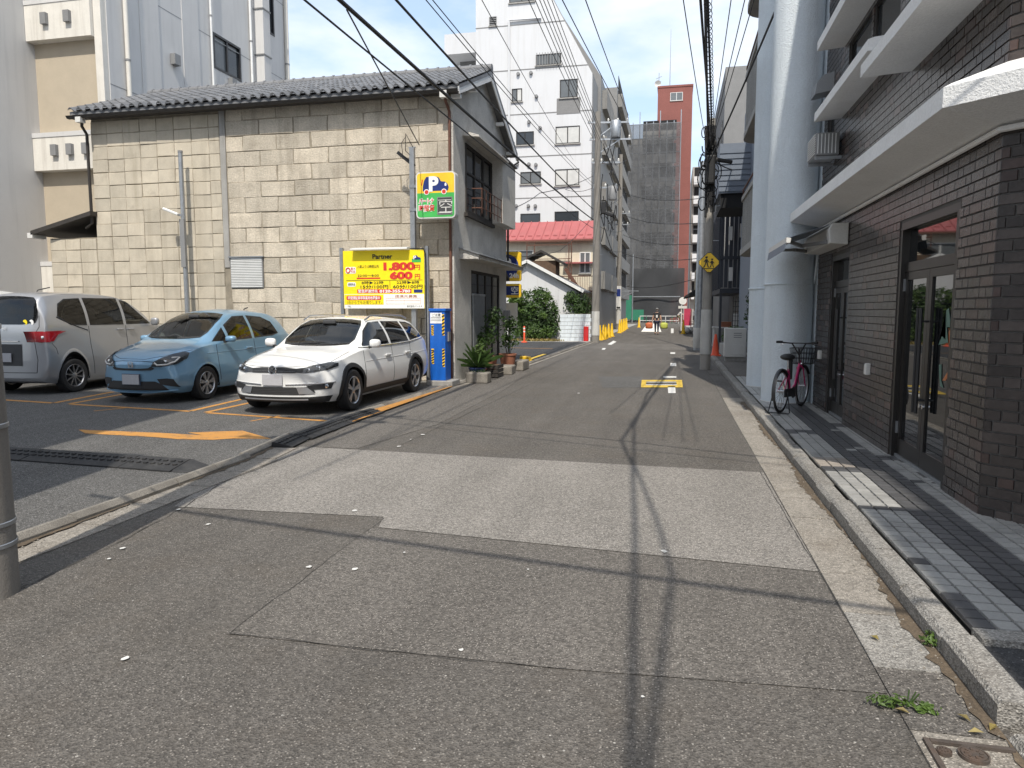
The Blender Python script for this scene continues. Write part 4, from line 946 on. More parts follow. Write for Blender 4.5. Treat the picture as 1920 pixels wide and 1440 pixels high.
MB().prism([(-9, 0), (ga[0].x, 0), (ga[1].x, ga[1].z), (ga[2].x, ga[2].z), (ga[3].x, ga[3].z), (-9, ga[3].z)], WY2+3, WY2+17, 'y').build('rear_block', 'tile_grey_side', wb)
def win(px, Y, parent, glass, frame='bronze_frame', mull=True, curtain=False):
    mb, x0, x1, z0, z1 = rect(MB(), px, Y, 0, .1); t = .05
    f = MB().box(x0, x0+t, Y-.04, Y+.02, z0, z1).box(x1-t, x1, Y-.04, Y+.02, z0, z1).box(x0+t, x1-t, Y-.04, Y+.02, z1-t, z1).box(x0+t, x1-t, Y-.04, Y+.02, z0, z0+t)
    if mull: f.box((x0+x1)/2-.03, (x0+x1)/2+.03, Y-.035, Y+.015, z0+t, z1-t)
    f = f.build('window', frame, parent)
    if mull:
        MB().box(x0+t, (x0+x1)/2-.03, Y-.012, Y-.004, z0+t, z1-t).build('pane', glass, f); MB().box((x0+x1)/2+.03, x1-t, Y-.02, Y-.012, z0+t, z1-t).build('pane', 'curtain' if curtain else glass, f)
    else: MB().box(x0+t, x1-t, Y-.012, Y-.004, z0+t, z1-t).build('pane', glass, f)
    MB().box(x0-.06, x1+.06, Y-.09, Y-.001, z0-.07, z0-.002).build('sill', 'concrete', f)
    return f
for px, gl, ml, cu in (((960, 167, 979, 190), 'window_frost', True, True), ((1050, 150, 1083, 182), 'window_frost', True, False), ((968, 248, 1001, 271), 'window_glass', True, False),
                   ((1042, 238, 1087, 268), 'curtain', True, True), ((976, 323, 1014, 344), 'window_frost', True, False), ((1041, 318, 1086, 347), 'curtain', True, False), ((976, 401, 1013, 418), 'window_glass', False, False),
                   ((1040, 397, 1085, 418), 'window_glass', False, False), ((1005, 103, 1052, 120), 'window_frost', True, False), ((918, 32, 931, 48), 'window_glass', False, False), ((955, -30, 1002, 2), 'window_frost', True, False)):
    f = win(px, WY2, wb, gl, mull=ml, curtain=cu)
    if px[0] in (1005, 918):
        _, x0, x1, z0, z1 = rect(MB(), px, WY2, 0, .1); bars = MB(); n = 9 if px[0] == 1005 else 5
        for i in range(n):
            if px[0] == 1005: bars.box(x0+(x1-x0)*(i+.4)/n, x0+(x1-x0)*(i+.6)/n, WY2-.2, WY2-.17, z0-.05, z1+.05)
            else: bars.box(x0, x1, WY2-.1, WY2-.05, z0+(z1-z0)*(i+.3)/n, z0+(z1-z0)*(i+.7)/n)
        bars.build('grille', 'plastic_grey', f)
_m, x0, x1, z0, z1 = rect(MB(), (1044, 185, 1088, 212), WY2, -.02, -.001); _m.build('grey_panel', 'tile_grey_side', wb)
a = aty(955, 40, WY2); b = aty(1015, 35, WY2)
MB().tube([(b.x, WY2-.1, b.z), (a.x, WY2-.1, a.z), (a.x, WY2-.1, 0.2)], .07, 8).build('downpipe', 'wall_white', wb, True)
for yv in (45, 130, 214, 294, 372):
    z = aty(1000, yv, WY2).z; xr = -5.09 if z < 15.9 else -5.1-(z-15.9)*.545
    MB().box(-12.42, xr, WY2-.012, WY2-.001, z, z+.06).build('joint', 'tile_grey_side', wb)
for (x, y) in ((972, 139), (996, 137), (1006, 181), (992, 229), (1013, 240), (962, 268), (970, 308), (992, 308), (1005, 309), (968, 386), (991, 386), (1004, 386)):
    p = aty(x, y, WY2); MB().lathe([(.09, -.16), (.11, -.1), (.11, 0)], 10, (p.x, WY2-.002, p.z), 'y').build('vent_cap', 'plastic_grey', wb, True)
a = aty(833, 65, WY2+1); b = aty(893, 98, WY2+1); c = aty(893, 132, WY2+1)
MB().box(a.x, b.x-.01, WY2+1, WY2+4, b.z, a.z).build('wing_parapet', 'wall_white', wb)
MB().box(a.x+.6, b.x-.01, WY2+2.5, WY2+6, 0, b.z).build('wing_wall', 'tile_grey_side', wb)
MB().box(a.x, b.x-.01, WY2+1, WY2+6, c.z-2.2, c.z-.9).build('wing_balcony', 'wall_white', wb)
# balconies along the street side
for i in range(5):
    z = 3.2+i*2.95
    for k, (y0, y1) in enumerate(((49, 54.5), (55.2, 60.5))):
        bl = MB().box(-5.03, -4.55, y0, y1, z-.15, z).box(-4.65, -4.55, y0, y1, z, z+1.05).box(-5.03, -4.65, y0, y0+.12, z, z+1.05).box(-5.03, -4.65, y1-.12, y1, z, z+1.05).build('balcony', 'balcony_grey', wb)
        MB().box(-5.035, -5.0, y0+.3, y1-.3, z+.02, z+2.1).build('balcony_recess_shade', 'dark_void', bl)  # near-black sheet: deep shade of the balcony recess put into its colour
# --- further low grey block along the street
fb = thing('grey_balcony_block', 'grey balconied block on the left just before the netted scaffold', 'building', (-9, 73, 0))
MB().box(-14, -5.2, 65.2, 82, 0, 21).build('wall', 'tile_grey_side', fb)
for i in range(7):
    z = 2.9+i*2.8; MB().box(-5.2, -4.8, 66, 81, z-.15, z+.95).build('balcony', 'balcony_grey', fb)
    MB().box(-5.2, -5.17, 66.3, 80.7, z+.96, z+2.6).build('balcony_opening', 'dark_void', fb)

# --- cream building with a red roof
rb = thing('red_roof_building', 'cream building with red metal roof and rusty outside stair', 'building', (-7.5, 42.5, 0))
a = aty(930, 448, 41.6); b = aty(1112, 448, 41.6); rt_ = aty(1000, 415, 43.6)
MB().box(-10.5, -4.62, 42.0, 44.9, 0, 5.75).build('wall', 'wall_cream', rb)
roof2 = MB().prism([(41.6, 5.72), (43.8, 6.98), (43.8, 6.9), (41.6, 5.64)], -10.7, -4.45, 'x').build('roof', 'roof_red', rb)
for i in range(13):
    x = -10.6+i*.5; MB().beam((x, 41.6, 5.745), (x, 43.8, 7.005), .04, .05).build('seam', 'roof_red', roof2)
    if i % 1 == 0: MB().box(x+.15, x+.4, 41.95, 42.0, 5.93, 5.99).build('snow_guard', 'roof_red', roof2)
MB().box(-10.7, -4.45, 41.55, 41.62, 5.58, 5.66).build('gutter', 'rust', rb)
win((1087, 473, 1107, 512), 42.0, rb, 'window_frost', 'white_metal', True)
win((945, 470, 1000, 500), 42.0, rb, 'window_frost', 'white_metal', True)
MB().box(-6.3, -4.6, 41.55, 41.99, 4.3, 4.38).build('canopy', 'roof_red', rb)
st = thing('fire_escape', 'rusty steel outside stair and landing frame on the cream building', 'stair', (-6.6, 41, 0))
fx0, fx1 = aty(988, 460, 41.2).x, aty(1070, 460, 41.2).x
for x in (fx0, fx0+.45, fx1-.1, fx1+.05): MB().tube([(x, 41.2, 3.0), (x, 41.2, 5.6)], .03, 6).build('post', 'rust', st)
MB().beam((fx0, 41.2, 5.35), (fx1, 41.2, 5.35), .05).beam((fx0, 41.2, 5.55), (fx1, 41.2, 5.55), .05).beam((fx0, 41.2, 4.55), (fx1, 41.2, 4.55), .04).beam((fx0, 41.2, 3.55), (fx1+1.6, 41.2, 3.55), .05).build('rail', 'rust', st)
for i in range(16): MB().tube([(fx1+.1+i*.1, 41.2, 2.75), (fx1+.1+i*.1, 41.2, 3.55)], .012, 5).build('baluster', 'rust', st)
MB().box(fx0, fx1+1.6, 41.1, 41.95, 2.66, 2.74).build('landing', 'rust', st)
MB().beam((fx1-.3, 41.2, 4.0), (fx1+1.3, 41.2, 1.6), .06, .2).build('stringer', 'rust', st)

# --- small white gabled house
ws = thing('white_gable_house', 'small white house with a low grey gable roof and dark cupola', 'house', (-7, 39, 0))
G0 = [aty(x, y, 38.0) for x, y in ((930, 522), (990, 489), (1092, 546))]
MB().prism([(G0[0].x-.5, 0), (G0[2].x-.2, 0), (G0[2].x-.2, G0[2].z-.08), (G0[1].x, G0[1].z-.1), (G0[0].x-.5, G0[0].z-.25)], 38.0, 41.0, 'y').build('wall', 'wall_white', ws)
def slope(a, b, t=.1, over=.25):
    return MB().add([(a[0], 37.75, a[1]), (b[0], 37.75, b[1]), (b[0], 41.1, b[1]), (a[0], 41.1, a[1]), (a[0], 37.75, a[1]+t), (b[0], 37.75, b[1]+t), (b[0], 41.1, b[1]+t), (a[0], 41.1, a[1]+t)], [(0, 3, 2, 1), (4, 5, 6, 7), (0, 1, 5, 4), (1, 2, 6, 5), (2, 3, 7, 6), (3, 0, 4, 7)])
slope((G0[1].x, G0[1].z-.06), (G0[2].x+.1, G0[2].z-.06)).build('roof', 'roof_tile', ws); slope((G0[0].x-.8, G0[0].z-.35), (G0[1].x-.02, G0[1].z-.05)).build('roof', 'roof_tile', ws)
MB().beam((G0[1].x, 37.7, G0[1].z-.02), (G0[2].x+.1, 37.7, G0[2].z-.02), .04, .16).beam((G0[0].x-.8, 37.7, G0[0].z-.3), (G0[1].x, 37.7, G0[1].z-.02), .04, .16).build('barge_board', 'white_metal', ws)
cu = [aty(x, y, 39) for x, y in ((998, 500), (1044, 505), (1018, 470), (992, 482), (1058, 492))]
cp = MB().box(cu[0].x, cu[1].x, 38.6, 40, cu[1].z-.4, cu[0].z+.3).build('cupola', 'wood_brown', ws)
MB().prism([(cu[3].x, cu[3].z-.02), (cu[2].x, cu[2].z), (cu[4].x, cu[4].z-.02), (cu[4].x, cu[4].z-.14), (cu[2].x, cu[2].z-.13), (cu[3].x, cu[3].z-.14)], 38.4, 40.2, 'y').build('cupola_roof', 'wood_dark', cp)

# --- painted block garden wall
gw = thing('block_wall', 'pale blue-white painted block garden wall beside the utility pole', 'wall', (-4.9, 37, 0))
MB().box(-5.72, -4.06, 37.03, 37.2, 0, 1.42).build('core', 'block_mortar', gw)
bmk = MB().box(0, .39, -.04, 0, 0, .185).mesh('block', 'column_paint')
for r in range(7):
    for c in range(5):
        x = -5.74+c*.4-(.2 if r % 2 else 0)
        if x < -5.8: x = -5.74
        if x+.39 < -3.95: piece('block', bmk, gw, (x, 37.03+random.uniform(-.004, .004), .02+r*.2))
for r in range(7):
    for c in range(5): piece('block', bmk, gw, (-4.06, 37.05+c*.4, .02+r*.2), (0, 0, math.pi/2))
MB().box(-4.1, -4.06, 37.0, 39.2, 0, 1.42).build('return_core', 'block_mortar', gw)
ex = thing('fire_extinguisher_box', 'red fire extinguisher box standing by the block wall', 'box', (-4.35, 36.8, 0))
MB().box(-4.47, -4.22, 36.72, 36.92, .02, .78).build('case', 'fire_red', ex, bevel=.02); MB().box(-4.44, -4.25, 36.712, 36.722, .3, .6).build('door', 'red_plastic', ex)

# ================================================================== STREET END: scaffold, tower, flats
sb = thing('scaffolded_building', 'apartment block wrapped in dark scaffold netting at the street end', 'building', (-3.5, 101, 0))
SY = 98.0
xl = aty(1158, 500, SY).x; xr = aty(1273, 400, SY).x; zt = aty(1230, 232, SY).z
MB().box(xl-3, xr-1.0, SY+1.6, SY+14, 0, zt-1.5).build('wall', 'concrete', sb)
for i in range(8):
    z = 3+i*3.0
    for (u0, u1) in ((.38, .64), (.66, .93)):
        MB().box(xl+(xr-xl)*u0, xl+(xr-xl)*u1, SY+.9, SY+1.59, z, z+1.15).build('balcony', 'concrete', sb)
        MB().box(xl+(xr-xl)*u0, xl+(xr-xl)*u1, SY+1.57, SY+1.59, z+1.2, z+2.6).build('balcony_opening', 'dark_void', sb)
sca = thing('scaffold', 'steel tube scaffold with dark mesh netting across the end building', 'scaffold', (-3.5, SY, 0))
nx = 9; nz = 13
def wob(i, j): return .10*math.sin(i*1.7+j*.9)+.06*math.sin(j*2.3-i)
net = MB(); NXR, NZR = 36, 52
for j in range(NZR+1):
    for i in range(NXR+1): net.v.append((xl+(xr-xl)*i/NXR, SY-.15+.05*math.sin(i*.8+j*.33)+.04*math.sin(j*.7-i*.5), 3.2+(zt-3.2)*j/NZR))
for j in range(NZR):
    for i in range(NXR): net.f.append((j*(NXR+1)+i, j*(NXR+1)+i+1, (j+1)*(NXR+1)+i+1, (j+1)*(NXR+1)+i))
net.build('net', 'net', sca, 'all')
low = MB(); LN = 40
for j in range(13):
    for i in range(LN+1):
        u = i/LN; low.v.append((xl+2.1+(xr+.9-xl-2.1)*u, SY-.4+.07*math.sin(u*7+j*.5)+.035*math.sin(u*15-j*.9)+.10*abs(math.sin(u*4.5-j*.35)), .9+j*.52-.5*math.sin(u*math.pi)*(1-j/12)))
for j in range(12):
    for i in range(LN): low.f.append((j*(LN+1)+i, j*(LN+1)+i+1, (j+1)*(LN+1)+i+1, (j+1)*(LN+1)+i))
low.build('ground_net', 'net_dense', sca, 'all')
for i in range(nx+1):
    x = xl+(xr-xl)*i/nx; MB().tube([(x, SY, 0), (x, SY, zt+(1.6 if i % 3 == 0 else .3))], .055, 6).build('standard', 'galvanised', sca)
for j in range(nz+1):
    z = 2+(zt-2)*j/nz; MB().tube([(xl, SY-.02, z), (xr, SY-.02, z)], .05, 6).build('ledger', 'galvanised', sca)
MB().tube([(xl+2.2, SY-.7, 3.4), (xr+.4, SY-.7, 3.4)], .07, 6).build('gate_bar', 'galvanised', sca)
MB().tube([(xl+2.1, SY-.7, 0), (xl+2.1, SY-.7, 9)], .08, 6).build('gate_post', 'galvanised', sca)
MB().box(xl+.7, xl+2.0, SY-.9, SY-.84, .4, 3.6).build('green_sheet', 'tarp_green', sca)
MB().box(xl+2.15, xl+3.6, SY-.75, SY-.69, .3, 1.7).build('green_sheet', 'tarp_green', sca)
lb = MB().box(xl-2.8, xl, SY+.5, SY+8, 0, zt-4).build('side_block', 'tile_grey_side', sb)
tw = thing('red_brick_tower', 'tall red brick stair tower with small window rising behind the netting', 'tower', (0, 106, 0))
TY = 104.0
tx0, tx1 = aty(1233, 200, TY).x, aty(1303, 200, TY).x; tz = aty(1260, 160, TY).z
MB().box(tx0, tx1-.35, TY, TY+6, 0, tz-.25).build('shaft', 'brick_tower', tw)
MB().box(tx0-.08, tx1-.27, TY-.08, TY+6.1, tz-.25, tz).build('parapet', 'brick_tower', tw)
win((1257, 174, 1280, 188), TY-.01, tw, 'window_frost', 'white_metal', True)
an = thing('roof_antenna', 'thin mast antenna standing on the red brick tower', 'antenna', (aty(1256, 157, TY).x, TY+2, tz))
p = aty(1256, 157, TY+2); q = aty(1257, 55, TY+2)
MB().tube([(p.x, TY+2, tz), (p.x, TY+2, q.z)], [.06, .02], 6).build('mast', 'grey_metal', an)
MB().tube([(p.x-1.5, TY+2, tz), (p.x-1.5, TY+2, tz+2.4)], .04, 6).tube([(p.x-1.9, TY+2, tz+1.6), (p.x-1.1, TY+2, tz+1.9)], .03, 5).tube([(p.x-1.8, TY+2, tz+1.1), (p.x-1.2, TY+2, tz+1.2)], .03, 5).build('aerial', 'grey_metal', an)
MB().lathe([(.02, .25), (.3, .12), (.45, -.12)], 14, (p.x-1.6, TY+.3, tz+.4), 'y', close=False).build('dish', 'plastic_white', an, True)
ra = thing('white_balcony_flats', 'flats with white balconies behind the red brick tower', 'building', (6, 112, 0))
rx0 = aty(1294, 500, 108).x
MB().box(rx0, rx0+14, 108, 122, 0, 22).build('wall', 'concrete', ra)
for i in range(7):
    z = 3.2+i*2.7; MB().box(rx0+.2, rx0+9, 107, 107.99, z, z+1.1).build('balcony', 'wall_white', ra); MB().box(rx0+.3, rx0+9, 107.96, 107.99, z+1.15, z+2.5).build('balcony_opening', 'dark_void', ra)
# plain far blocks closing the cross street
for (x0, x1, y0, y1, z, m, lab) in ((-60, -11.5, 99, 112, 16, 'wall_grey', 'grey block far left along the cross street'), (20.5, 60, 99, 112, 15, 'wall_cream', 'cream block far right along the cross street')):
    b_ = thing('far_block', lab, 'building', ((x0+x1)/2, y0, 0)); MB().box(x0, x1, y0, y1, 0, z).build('wall', m, b_)
    for f in range(4):
        for k in range(8): MB().box(x0+3+k*4.5, x0+5+k*4.5, y0-.05, y0-.001, 3+f*3, 4.6+f*3).build('window', 'window_glass', b_)

# ================================================================== RIGHT SIDE BEYOND THE COLUMNS
pb = thing('pebble_balcony_building', 'pebble-dash apartment building with rounded balconies behind the columns', 'building', (3, 18, 0))
MB().box(2.25, 9, 15.61, 20.6, .1, 11).build('wall', 'pebble', pb)
def balc(z0, z1, y0=15.7, y1=19.3, X=1.62):
    pts = [(2.25, y0), (X, y0)]+[(X+.5-.5*math.cos(R(a)), y1-.5+.5*math.sin(R(a))) for a in range(0, 91, 15)]+[(2.25, y1)]
    o = MB().prism(pts, z0, z1, 'z').build('balcony', 'pebble', pb, 40)
    ins = [(2.25, y0), (X-.035, y0)]+[(X+.5-.535*math.cos(R(a)), y1-.5+.535*math.sin(R(a))) for a in range(0, 91, 15)]+[(2.25, y1+.035)]
    MB().prism(ins, z0-.002, z0+.14, 'z').build('balcony_edge', 'concrete', o, 40); MB().prism(ins, z1-.08, z1+.02, 'z').build('coping', 'concrete', o, 40)
    rr = MB().tube([(p[0]+.03, p[1], z1+.18) for p in ins[1:-1]], .02, 6)
    for p in ins[1:-1:2]: rr.tube([(p[0]+.03, p[1], z1), (p[0]+.03, p[1], z1+.18)], .012, 5)
    rr.build('balcony_rail', 'rust', o)
balc(2.95, 4.35); balc(5.75, 7.25); balc(8.75, 10.2)
win_ = MB().box(2.2, 2.249, 16.2, 18.6, 4.6, 5.5).build('window', 'window_glass', pb); MB().box(2.2, 2.249, 16.2, 18.6, 7.5, 8.5).build('window', 'window_glass', pb)
MB().box(2.14, 2.2, 17.36, 17.44, 4.6, 5.5).build('mullion', 'white_metal', win_)
bl2 = thing('blue_siding_house', 'blue-grey siding house with an overhanging bay on the right', 'house', (3.4, 23.5, 0))
MB().box(2.3, 9, 20.65, 27, .1, 8.4).build('wall', 'siding_blue', bl2)
by = MB().box(1.35, 2.3, 24.4, 27.0, 5.35, 6.9).build('bay', 'siding_blue', bl2)
for i in range(8): MB().box(1.34, 2.3, 24.37, 24.395, 5.4+i*.17, 5.53+i*.17).build('siding_board', 'siding_blue', by)
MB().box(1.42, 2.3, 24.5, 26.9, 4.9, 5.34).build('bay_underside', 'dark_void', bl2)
MB().box(2.26, 2.299, 21.2, 22.4, 2.2, 3.6).build('window', 'wood_brown', bl2)
MB().box(2.27, 2.299, 22.8, 23.6, 3.8, 5.0).build('window', 'window_glass', bl2)
nv = thing('slatted_dark_house', 'dark navy house screened by tall vertical slats', 'house', (3.5, 31, 0))
MB().box(2.6, 9, 27.1, 36, .1, 6.2).build('wall', 'navy_slat', nv)
slm = MB().box(-.06, .06, -.05, .05, 0, 3.3).mesh('slat', 'navy_slat')
for i in range(9): piece('slat', slm, nv, (1.75+i*.16, 28.3, 2.45+random.uniform(-.02, .02)))
for i in range(16): piece('slat', slm, nv, (1.68, 28.4+i*.4, 2.45+random.uniform(-.02, .02)))
MB().box(1.66, 3.2, 28.2, 28.26, 3.5, 3.62).box(1.66, 3.2, 28.2, 28.26, 5.2, 5.32).build('slat_rail', 'navy_slat', nv)
MB().box(1.7, 2.6, 28.3, 34.8, 2.25, 2.42).build('canopy', 'navy_slat', nv)
for i, (x, z) in enumerate(((2.35, 4.3), (2.4, 3.6), (1.95, 4.2), (2.0, 2.7))): MB().box(x, x+.14, 28.12, 28.16, z, z+.5).build('hanging_tag', 'plastic_white', nv)
MB().box(1.72, 1.8, 28.4, 28.5, .1, 2.25).build('post', 'navy_slat', nv); MB().box(1.72, 1.8, 34.6, 34.7, .1, 2.25).build('post', 'navy_slat', nv)
gr_ = thing('grey_slab_building', 'plain grey building above the blue siding house', 'building', (6, 41, 0))
MB().box(2.2, 12, 37, 46, .1, 13.2).build('wall', 'tile_grey_side', gr_)
MB().box(2.19, 2.2, 38, 39.2, 9, 11).build('window', 'window_glass', gr_)
wh_ = thing('white_wall_shop', 'dark awning shop front on the right before the red tower', 'shop', (4, 56, 0))
MB().box(1.9, 12, 47, 70, .1, 5.2).build('wall', 'wall_cream', wh_)
MB().prism([(1.9, 3.3), (.75, 2.55), (.75, 2.45), (1.9, 2.7)], 48, 56, 'y').build('awning', 'cloth_black', wh_)
for i in range(4): MB().box(1.86, 1.899, 48.5+i*2, 50+i*2, .3, 2.3).build('shop_window', 'dark_void', wh_)
# ================================================================== CARS
def pchip(xs, ys):
    n = len(xs); h = [xs[i+1]-xs[i] for i in range(n-1)]; d = [(ys[i+1]-ys[i])/h[i] for i in range(n-1)]
    m = [d[0]]+[0 if d[i-1]*d[i] <= 0 else 2*d[i-1]*d[i]/(d[i-1]+d[i]) for i in range(1, n-1)]+[d[-1]]
    def f(x):
        if x <= xs[0]: return ys[0]
        if x >= xs[-1]: return ys[-1]
        i = 0
        while x > xs[i+1]: i += 1
        t = (x-xs[i])/h[i]; t2, t3 = t*t, t*t*t
        return (2*t3-3*t2+1)*ys[i]+(t3-2*t2+t)*h[i]*m[i]+(-2*t3+3*t2)*ys[i+1]+(t3-t2)*h[i]*m[i+1]
    return f
def inside(p, poly):
    c = False; x, y = p; j = len(poly)-1
    for i in range(len(poly)):
        xi, yi = poly[i]; xj, yj = poly[j]
        if (yi > y) != (yj > y) and x < (xj-xi)*(y-yi)/(yj-yi)+xi: c = not c
        j = i
    return c
def nearest_on(p, poly):
    best = None; P = Vector(p)
    for i in range(len(poly)):
        a, b = Vector(poly[i]), Vector(poly[(i+1) % len(poly)]); ab = b-a; t = max(0, min(1, (P-a).dot(ab)/max(ab.length_squared, 1e-12)))
        q = a+ab*t; d = (q-P).length
        if best is None or d < best[0]: best = (d, q)
    return best[1]
def smooth_poly(poly, it=2):
    for _ in range(it):
        o = []
        for i in range(len(poly)):
            a, b = poly[i], poly[(i+1) % len(poly)]
            o += [(a[0]*.8+b[0]*.2, a[1]*.8+b[1]*.2), (a[0]*.2+b[0]*.8, a[1]*.2+b[1]*.8)]
        poly = o
    return poly
VIEWS = {'F': (lambda u, v: Vector((u, -3, v)), Vector((0, 1, 0)), lambda c: (c.x, c.z)), 'B': (lambda u, v: Vector((u, 9, v)), Vector((0, -1, 0)), lambda c: (c.x, c.z)),
         'R': (lambda u, v: Vector((3, u, v)), Vector((-1, 0, 0)), lambda c: (c.y, c.z)), 'L': (lambda u, v: Vector((-3, u, v)), Vector((1, 0, 0)), lambda c: (c.y, c.z)), 'T': (lambda u, v: Vector((u, v, 4)), Vector((0, 0, -1)), lambda c: (c.x, c.y))}
ZMAP = [None]
def ZZ(z):
    M = ZMAP[0]
    if not M: return z
    if z <= M[0][0]: return z
    for a, b in zip(M, M[1:]):
        if z <= b[0]: return a[1]+(b[1]-a[1])*(z-a[0])/(b[0]-a[0])
    return z+M[-1][1]-M[-1][0]
class Shell:
    """smooth car shell lofted from cross sections; front at y=0, rear at y=L"""
    def __init__(s, K, L_, fc=.26, rc=.14, NS=150):
        for q in ('zt', 'zr', 'zsh', 'zm'): K[q] = [ZZ(z) for z in K[q]]
        ys = K['y']; f = {k: pchip(ys, K[k]) for k in K if k != 'y'}
        s.L = L_
        st = sorted(set([0, .01, .025, .045, .07, .1, L_-.1, L_-.07, L_-.045, L_-.025, L_-.01, L_]+[L_*i/NS for i in range(NS+1)]))
        cnt = (4, 3, 6, 8, 14, 6, 6); rows = []; hrows = []
        for y in st:
            g = {k: f[k](y) for k in f}
            P = [(0, g['zb']), (g['wm']-.10, g['zb']), (g['wm']-.025, g['zb']+.10), (g['wm'], g['zm']), (g['wsh'], g['zsh']), (g['wr'], g['zr']), (g['wr']*.55, g['zt']-(g['zt']-g['zr'])*.28), (0, g['zt'])]
            row = []
            for i in range(7):
                p0, p1, p2, p3 = P[max(i-1, 0)], P[i], P[i+1], P[min(i+2, 7)]
                for k in range(cnt[i]):
                    t = k/cnt[i]
                    lin = (p1[0]+(p2[0]-p1[0])*t, p1[1]+(p2[1]-p1[1])*t)
                    if i in (0, 1): q = lin
                    elif i == 4: q = (lin[0]+.03*math.sin(math.pi*t)*min(1, (p2[1]-p1[1])/.35), lin[1])
                    else:
                        if i == 3: p3 = (p2[0]-(p2[0]-p1[0])*.2, p2[1]+.1)
                        if i == 5: p0 = (p1[0]+.02, p1[1]-.10*min(1, max(.15, (p1[1]-g['zsh'])/.35)))
                        if i == 6: p3 = (-p1[0], p1[1])
                        if i == 2: p0 = P[1]
                        c = lambda a, b, c_, d: .5*((2*b)+(-a+c_)*t+(2*a-5*b+4*c_-d)*t*t+(-a+3*b-3*c_+d)*t**3)
                        q = (c(p0[0], p1[0], p2[0], p3[0]), c(p0[1], p1[1], p2[1], p3[1]))
                        q = (q[0]*.75+lin[0]*.25, q[1]*.75+lin[1]*.25)
                    row.append(q)
            row.append(P[7]); hrows.append(list(row))
            def bend(x, y):
                a = max(0, 1-y/1.0); b = max(0, 1-(L_-y)/.8)
                u = (abs(x)/.9)**2.3
                return y+fc*u*a*a-rc*u*b*b
            full = [(-x, z) for x, z in row[1:-1]][::-1]
            ring = [(x, z) for x, z in row]+full
            rows.append([(x, bend(x, y), z) for x, z in ring])
        n = len(rows[0]); s.v = [p for r in rows for p in r]; s.f = []
        for i in range(len(rows)-1):
            for k in range(n): s.f.append((i*n+k, i*n+(k+1) % n, (i+1)*n+(k+1) % n, (i+1)*n+k))
        for ri, y in ((0, st[0]), (len(rows)-1, st[-1])):
            half = hrows[ri]; M = 24; base = len(s.v)
            for (x, z) in half:
                for j in range(M+1): xx = x*(2*j/M-1); s.v.append((xx, bend(xx, y), z))
            for k in range(len(half)-1):
                for j in range(M):
                    q = (base+k*(M+1)+j, base+k*(M+1)+j+1, base+(k+1)*(M+1)+j+1, base+(k+1)*(M+1)+j); s.f.append(q if ri == 0 else q[::-1])
        s.bvh = BVHTree.FromPolygons([Vector(p) for p in s.v], s.f)
        s.cuts = []
    def hit(s, view, u, v, raw=False):
        if view != 'T' and not raw: v = ZZ(v)
        o, d, _ = VIEWS[view]; h = s.bvh.ray_cast(o(u, v), d)
        if h[0] is None:
            h = s.bvh.find_nearest(o(u, v)+d*2.2)
        return h[0], (h[1] if h[1].dot(d) < 0 else -h[1])
    def body(s, name, m, parent):
        bm = bmesh.new(); vs = [bm.verts.new(p) for p in s.v]
        for f in s.f:
            try: bm.faces.new([vs[i] for i in f])
            except ValueError: pass
        bmesh.ops.remove_doubles(bm, verts=bm.verts, dist=.0005)
        bmesh.ops.recalc_face_normals(bm, faces=bm.faces)
        for view, poly, depth in s.cuts:
            if view != 'T': poly = [(a_, ZZ(b_)) for a_, b_ in poly]
            _, d, uv = VIEWS[view]; us = [p[0] for p in poly]; vv = [p[1] for p in poly]; bx = (min(us), max(us), min(vv), max(vv))
            ins = {}
            for v in bm.verts:
                a, b = uv(v.co)
                if bx[0] <= a <= bx[1] and bx[2] <= b <= bx[3] and depth(v.co) and inside((a, b), poly): ins[v] = (a, b)
            kill = [f for f in bm.faces if all(v in ins for v in f.verts) and f.normal.dot(d) < .2]
            bmesh.ops.delete(bm, geom=kill, context='FACES')
            for v, p in ins.items():
                if not v.is_valid: continue
                if not v.link_faces: bm.verts.remove(v); continue
                q = nearest_on(p, poly)
                h, _n = s.hit(view, q.x, q.y, True)
                if (h-v.co).length < .12: v.co = h
        me = bpy.data.meshes.new(name); bm.to_mesh(me); bm.free(); me.materials.append(MATS[m])
        me.polygons.foreach_set('use_smooth', [True]*len(me.polygons)); me.set_sharp_from_angle(angle=R(38))
        o = bpy.data.objects.new(name, me); COL.objects.link(o); par(o, parent, True); return o
    def patch(s, name, view, poly, m, parent, eps=.005, grid=None, smooth=True, solid=0.0):
        if view in 'FB': eps = eps+.003
        if grid is None: grid = .02 if view in 'FB' else .04
        bm = bmesh.new(); vs = [bm.verts.new((p[0], p[1], 0)) for p in poly]; bm.faces.new(vs)
        us = [p[0] for p in poly]; vv = [p[1] for p in poly]
        for ax, lo, hi in ((0, min(us), max(us)), (1, min(vv), max(vv))):
            n = int((hi-lo)/grid)
            for i in range(1, n+1):
                q = lo+(hi-lo)*i/(n+1); co = (q, 0, 0) if ax == 0 else (0, q, 0); no = (1, 0, 0) if ax == 0 else (0, 1, 0)
                bmesh.ops.bisect_plane(bm, geom=bm.verts[:]+bm.edges[:]+bm.faces[:], plane_co=co, plane_no=no)
        for v in bm.verts:
            h, n = s.hit(view, v.co.x, v.co.y); v.co = h+n*eps
        bmesh.ops.recalc_face_normals(bm, faces=bm.faces)
        d = VIEWS[view][1]
        if sum((f.normal.dot(d) for f in bm.faces)) > 0: bmesh.ops.reverse_faces(bm, faces=bm.faces)
        me = bpy.data.meshes.new(name); bm.to_mesh(me); bm.free(); me.materials.append(MATS[m])
        if smooth: me.polygons.foreach_set('use_smooth', [True]*len(me.polygons))
        o = bpy.data.objects.new(name, me); COL.objects.link(o); par(o, parent, True)
